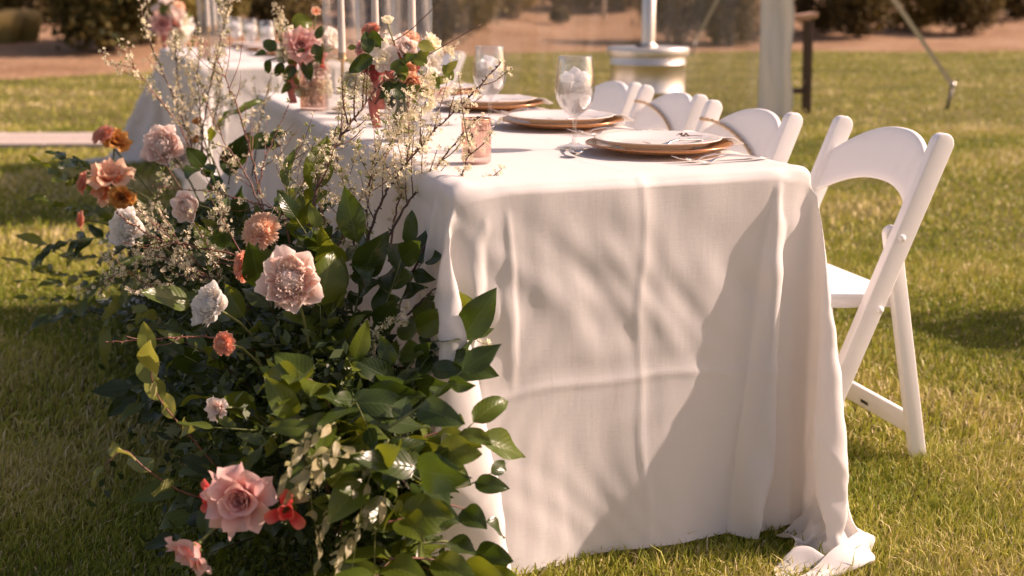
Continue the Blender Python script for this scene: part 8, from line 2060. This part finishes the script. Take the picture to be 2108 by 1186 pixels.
bb('tall blossom twig at the upper left reaching the top edge', [(402, 350), (392, 290), (340, 160), (308, 85), (282, -10)], 1.55, 1.6, .9, 13, .0030, 'stem_brown', 5, .45, .3)
bb('blossom twig curving left over the far tablecloth', [(398, 330), (370, 260), (320, 195), (275, 142), (218, 131)], 1.5, 1.45, 1.0, 14, .0026, 'stem_red', 5, .4, .4)
bb('blossom twig beside the far table votive', [(405, 340), (385, 250), (366, 160), (358, 70)], 1.6, 1.6, 1.2, 15, .0026, 'stem_brown', 8, .3, .4)
bb('blossom twig in front of the far table candles', [(412, 330), (425, 220), (445, 120), (468, 20), (476, -15)], 1.6, 1.65, 1.2, 16, .0026, 'stem_brown', 8, .3, .4)
bb('dense pale blossom spray in the middle of the upper left twigs', [(420, 340), (412, 240), (408, 150), (415, 70)], 1.7, 1.7, 1.4, 17, .0024, 'stem_brown', 9, .25, .5)
bb('drooping pale blossom spray before the far cloth', [(425, 330), (440, 250), (452, 190), (440, 130)], 1.7, 1.75, 1.2, 18, .0022, 'stem_brown', 7, .25, .6)
bb('blossom twig standing between the two tablecloths', [(520, 360), (530, 280), (545, 210), (560, 150)], 1.5, 1.55, .8, 19, .0022, 'stem_brown', 4, .3, .3)
bb('blossom tip rising beside the mauve rose bouquet', [(585, 130), (578, 70), (570, 30), (562, -10)], 1.6, 1.6, 1.4, 20, .0022, 'stem_brown', 2, .0, .2, tl=.04)
bb('long red stem sweeping low across the middle to the left', [(690, 690), (600, 590), (500, 530), (400, 508), (320, 490), (240, 440)], .45, .75, .6, 21, .0034, 'stem_red', 9, .25, .4, tl=.13)
bb('low blossom stem below the white peony on the left', [(520, 640), (440, 575), (350, 535), (265, 520)], .6, .85, 1.1, 22, .0026, 'stem_red', 9, .1, .3, tl=.12)
bb('blossom stem trailing towards the lower left', [(470, 700), (400, 620), (330, 600), (250, 560), (205, 605)], .6, .9, 1.0, 23, .0024, 'stem_red', 7, .15, .3, tl=.1)
bb('blossom cluster standing left of the salmon carnation', [(440, 560), (445, 500), (455, 460), (470, 432)], .75, .75, 1.6, 24, .0022, 'stem_brown', 6, .0, .1, tl=.07)
bb('blossom spray over the low white peony', [(420, 560), (370, 500), (320, 460), (262, 438)], .95, 1.05, 1.3, 25, .0024, 'stem_red', 7, .1, .2, tl=.08)
bb('bare red twig lying across the round blush peony', [(580, 430), (510, 415), (430, 395), (312, 383)], .8, .95, .10, 26, .0024, 'stem_red', 4, .2, .1)
bb('bare dark twig stretching left above the pale sunlit leaves', [(660, 800), (560, 740), (460, 698), (340, 696), (222, 706)], .15, .2, .0, 27, .0028, 'stem_red', 2, .2, .05, tl=.05)
bb('arching blossom stem right of the salmon carnation', [(545, 458), (590, 452), (640, 470), (678, 520), (690, 585)], .50, .35, 1.5, 28, .0022, 'stem_brown', 3, .05, .1, tl=.04)
bb('blossom stem lying over the large blush peony', [(690, 690), (650, 620), (600, 595), (545, 560)], .25, .25, .6, 29, .0024, 'stem_red', 6, .1, .6, tl=.06)
bb('blossom stem arching right of the large blush peony', [(640, 600), (700, 570), (750, 570), (790, 590)], .22, .15, 1.1, 30, .0020, 'stem_red', 4, .1, .3, tl=.06)
bb('small blossom cluster among leaves left of the cloth corner', [(760, 760), (770, 700), (800, 665), (835, 665)], .02, .0, 1.5, 31, .0018, 'stem_green', 3, .1, .2, tl=.04)
bb('little blossom stem touching the cloth corner fold', [(860, 760), (900, 720), (950, 690), (1008, 712)], -.05, -.05, .7, 32, .0016, 'stem_green', 2, .1, .1, tl=.04)
bb('twig of white buds below the blossom cluster', [(745, 800), (770, 770), (800, 745), (838, 738)], .0, .0, 1.2, 33, .0016, 'stem_red', 3, .1, .2, tl=.05)
bb('red twig rising left of the thick dark branch', [(600, 520), (585, 430), (600, 340), (625, 280)], .6, .6, .4, 34, .0022, 'stem_red', 6, .2, .3)
bb('dark twig crossing behind the thick dark branch', [(560, 480), (610, 400), (660, 320), (715, 255)], .6, .65, .9, 35, .0024, 'stem_brown', 7, .3, .3)
bb('blossom spray over the table edge below the bouquet', [(690, 520), (735, 420), (790, 330), (835, 240), (845, 190)], .40, .45, 1.0, 36, .0024, 'stem_red', 7, .3, .4)
bb('blossom spray between the white peony and the carnations', [(330, 520), (300, 470), (310, 420), (350, 380)], 1.2, 1.3, .9, 37, .0020, 'stem_brown', 6, .1, .6, tl=.07)

# ------------------------------------------------------------------ patio heater
def patio_heater():
    base = atz(1334, 97, .80)
    t = thing('patio_heater', 'stainless steel patio heater with cylindrical base behind the chairs', 'patio heater', (base.x, base.y, 0), (0, 0, .3))
    b = MB().lathe([(.0005, .03), (.232, .03), (.236, .034), (.236, .250), (.2385, .253), (.2385, .262), (.236, .265), (.236, .520), (.2385, .523), (.2385, .532), (.236, .535), (.236, .690), (.2385, .693), (.2385, .702), (.236, .705), (.236, .770)], 64).build('tank_housing', M['steel'], t)
    for i in range(3):
        z = (.2575, .5275, .6975)[i]
        MB().lathe([(.2384, z - .0035), (.2398, z), (.2384, z + .0035)], 64).build('seam_band', M['steel_rough'], b)
    MB().lathe([(.0005, .800), (.250, .800), (.256, .797), (.258, .790), (.258, .752), (.256, .748), (.246, .748), (.246, .790), (.0005, .792)], 64).build('lid', M['steel_rough'], t)
    MB().lathe([(.0005, .0), (.270, .0), (.275, .008), (.270, .03), (.0005, .03)], 48).build('foot', M['steel_rough'], t)
    p = MB().lathe([(.045, .800), (.060, .801), (.062, .812), (.044, .816), (.0425, .830), (.0425, 1.75), (.0005, 1.75)], 32).build('pole', M['steel'], t)
    MB().box((-.075, -.03, .8005), (-.045, .03, .815)).build('latch', M['black_iron'], p, False, bevel=.004)
    MB().lathe([(.0005, 1.75), (.11, 1.75), (.12, 1.80), (.12, 2.08), (.10, 2.12), (.0005, 2.12)], 32).build('burner', M['steel_rough'], t)
    MB().lathe([(.43, 2.14), (.42, 2.15), (.20, 2.27), (.02, 2.31), (.0005, 2.31), (.0005, 2.305), (.20, 2.262), (.42, 2.14)], 48).build('reflector', M['steel_rough'], t)
patio_heater()

# ------------------------------------------------------------------ tent: white canvas leg, clear wall, guy straps
foot = atz(1586, 244, 0)
def tent_wall():
    # the clear wall runs from the canvas leg away to the left
    w = thing('clear_tent_wall', 'clear vinyl tent wall with a white canvas edge, right of the heater', 'tent wall', (foot.x, foot.y, 0), (0, 0, 0))
    rs = np.random.default_rng(5)
    nx, nz = 90, 24
    V = []
    for j in range(nz):
        z = .02 + 2.55 * j / (nz - 1)
        for i in range(nx):
            s = i / (nx - 1) * 3.6
            V.append((-.14 - s * .985, .18 * s + .022 * math.sin(s * 7 + .6 * math.sin(z * 2)) + .012 * math.sin(s * 19 + z), z))
    idx = np.arange(nx * nz).reshape(nz, nx)
    F = np.stack([idx[:-1, :-1], idx[:-1, 1:], idx[1:, 1:], idx[1:, :-1]], -1).reshape(-1, 4)
    obj('clear_panel', mesh_np('clear_panel', np.array(V), F, M['vinyl_clear']), w)
    # canvas border: a folded strip with real thickness, its right edge rolled
    nx, nz = 16, 40
    V = []
    for side in (0, 1):
        for j in range(nz):
            z = .01 + 2.58 * j / (nz - 1)
            for i in range(nx):
                a = i / (nx - 1)
                wdt = .30 - .05 * (z / 2.6) + .012 * math.sin(z * 9)
                x = -.15 + wdt * a + (.03 * (1 - z / 2.6))
                y = .018 * math.sin(a * 9 + z * 1.5) * (1 - .4 * a) + .010 * math.sin(z * 7 + a * 3) - (.05 * max(0, a - .82) / .18 if a > .82 else 0)
                V.append((x, y + side * .006, z))
    F = []
    q = nx * nz
    for j in range(nz - 1):
        for i in range(nx - 1):
            k = j * nx + i
            F.append((k, k + 1, k + nx + 1, k + nx))
            F.append((q + k, q + k + nx, q + k + nx + 1, q + k + 1))
        for i in (0, nx - 1):
            k = j * nx + i
            F.append((k, k + nx, q + k + nx, q + k))
    MB().add(V, F).build('canvas_edge', M['canvas_white'], w)
tent_wall()
def tent_pole(x, y, label):
    t = thing('tent_pole', label, 'tent pole', (x, y, 0), (0, 0, 0), 'tent poles')
    MB().tube([(0, 0, 0), (0, 0, 2.65)], .030, 14).build('tube', M['steel_rough'], t)
    MB().box((-.09, -.09, .003), (.09, .09, .012)).build('foot_plate', M['steel_rough'], t, False)
tent_pole(foot.x - .02, foot.y + .09, 'steel tent pole behind the white canvas edge of the clear wall')

def guy(head, stake_foot, top, label, slabel, width=.045, ghost=False):
    head, stake_foot, top = Vector(head), Vector(stake_foot), Vector(top)
    t = thing('guy_strap', label, 'guy strap', head, (0, 0, 0), 'tent guy straps')
    d = (top - head).normalized()
    sd = d.cross(Vector((0, 1, 0))).normalized()
    nn = sd.cross(d)
    V, F = [], []
    n = 14
    for i in range(n):
        p = d * ((top - head).length * i / (n - 1))
        tw = .25 * math.sin(i * .5)
        a = sd * math.cos(tw) + nn * math.sin(tw)
        b = nn * math.cos(tw) - sd * math.sin(tw)
        for (sx, sy) in ((-1, -1), (1, -1), (1, 1), (-1, 1)):
            V.append(tuple(p + a * sx * width / 2 + b * sy * .0025))
    for i in range(n - 1):
        for j in range(4):
            k = (j + 1) % 4
            F.append((i * 4 + j, i * 4 + k, i * 4 + 4 + k, i * 4 + 4 + j))
    MB().add(V, F).build('webbing', M['webbing'], t, False)
    MB().tube([(-.018, 0, -.02), (0, 0, .0), (.012, 0, .03)], [.026, .030, .020], 8).build('ratchet', M['steel_rough'], t)
    s = thing('tent_stake', slabel, 'stake', stake_foot, (0, 0, 0), 'tent stakes')
    hv = head - stake_foot
    MB().tube([hv * -.12, hv * .98], [.016, .018], 10).build('shaft', M['black_iron'], s)
    MB().tube([hv * .96, hv * 1.05], [.030, .028], 10).build('stake_head', M['black_iron'], s)
sf = atz(1948, 230, 0)
sh = atd(1961, 176, (sf - CP).length / ray(1948, 230).length)
guy(sh, sf, atd(1739, -150, (sh - CP).length / ray(1961, 176).length), 'pale webbing guy strap slanting down to the stake on the right lawn', 'black iron stake holding the guy strap on the right lawn')
g2 = ground_hit(1424, 118)
gh = Vector((g2.x + .04, g2.y, .25))
guy(gh, g2, gh + Vector((.85, -.2, 1.75)), 'pale guy strap seen through the clear wall beside the heater pole', 'stake behind the heater holding the strap outside the clear wall')

# ------------------------------------------------------------------ wooden stool behind the canvas edge
def stool():
    f = atz(1664, 234, 0)
    t = thing('bar_stool', 'dark wooden bar stool half hidden behind the white canvas edge', 'stool', (f.x - .22, f.y + .09, 0), (0, 0, .0))
    for sx in (-1, 1):
        for sy in (-1, 1):
            o = [(-.024, 0), (.024, 0), (.030, .88), (-.030, .88)]
            MB().prism(o, lambda a, b, c, sx=sx, sy=sy: (sx * (.22 - b * .03) + a, sy * (.09 - b * .02) - .02 + c, b), .04).build('leg', M['dark_wood'], t, False, bevel=.005)
    for sy in (-1, 1):
        MB().box((-.195, sy * .08 - .014, .19), (.195, sy * .08 + .014, .235)).build('rung', M['dark_wood'], t, False, bevel=.004)
    for sx in (-1, 1):
        MB().box((sx * .195 - .014, -.07, .27), (sx * .195 + .014, .07, .31)).build('rung', M['dark_wood'], t, False, bevel=.004)
    V, F = [], []
    n = 12
    for side in (0, 1):
        for j in range(n):
            for i in range(n):
                a, b = -1 + 2 * i / (n - 1), -1 + 2 * j / (n - 1)
                V.append((a * .25, b * .15, .88 + .055 * side + .028 * a * a))
    q = n * n
    for j in range(n - 1):
        for i in range(n - 1):
            k = j * n + i
            F += [(k, k + n, k + n + 1, k + 1), (q + k, q + k + 1, q + k + n + 1, q + k + n)]
    for i in range(n - 1):
        F += [(i, i + 1, q + i + 1, q + i), ((n - 1) * n + i, q + (n - 1) * n + i, q + (n - 1) * n + i + 1, (n - 1) * n + i + 1)]
        F += [(i * n, q + i * n, q + (i + 1) * n, (i + 1) * n), (i * n + n - 1, (i + 1) * n + n - 1, q + (i + 1) * n + n - 1, q + i * n + n - 1)]
    MB().add(V, F).build('seat', M['seat_wood'], t, False, bevel=.01)
stool()
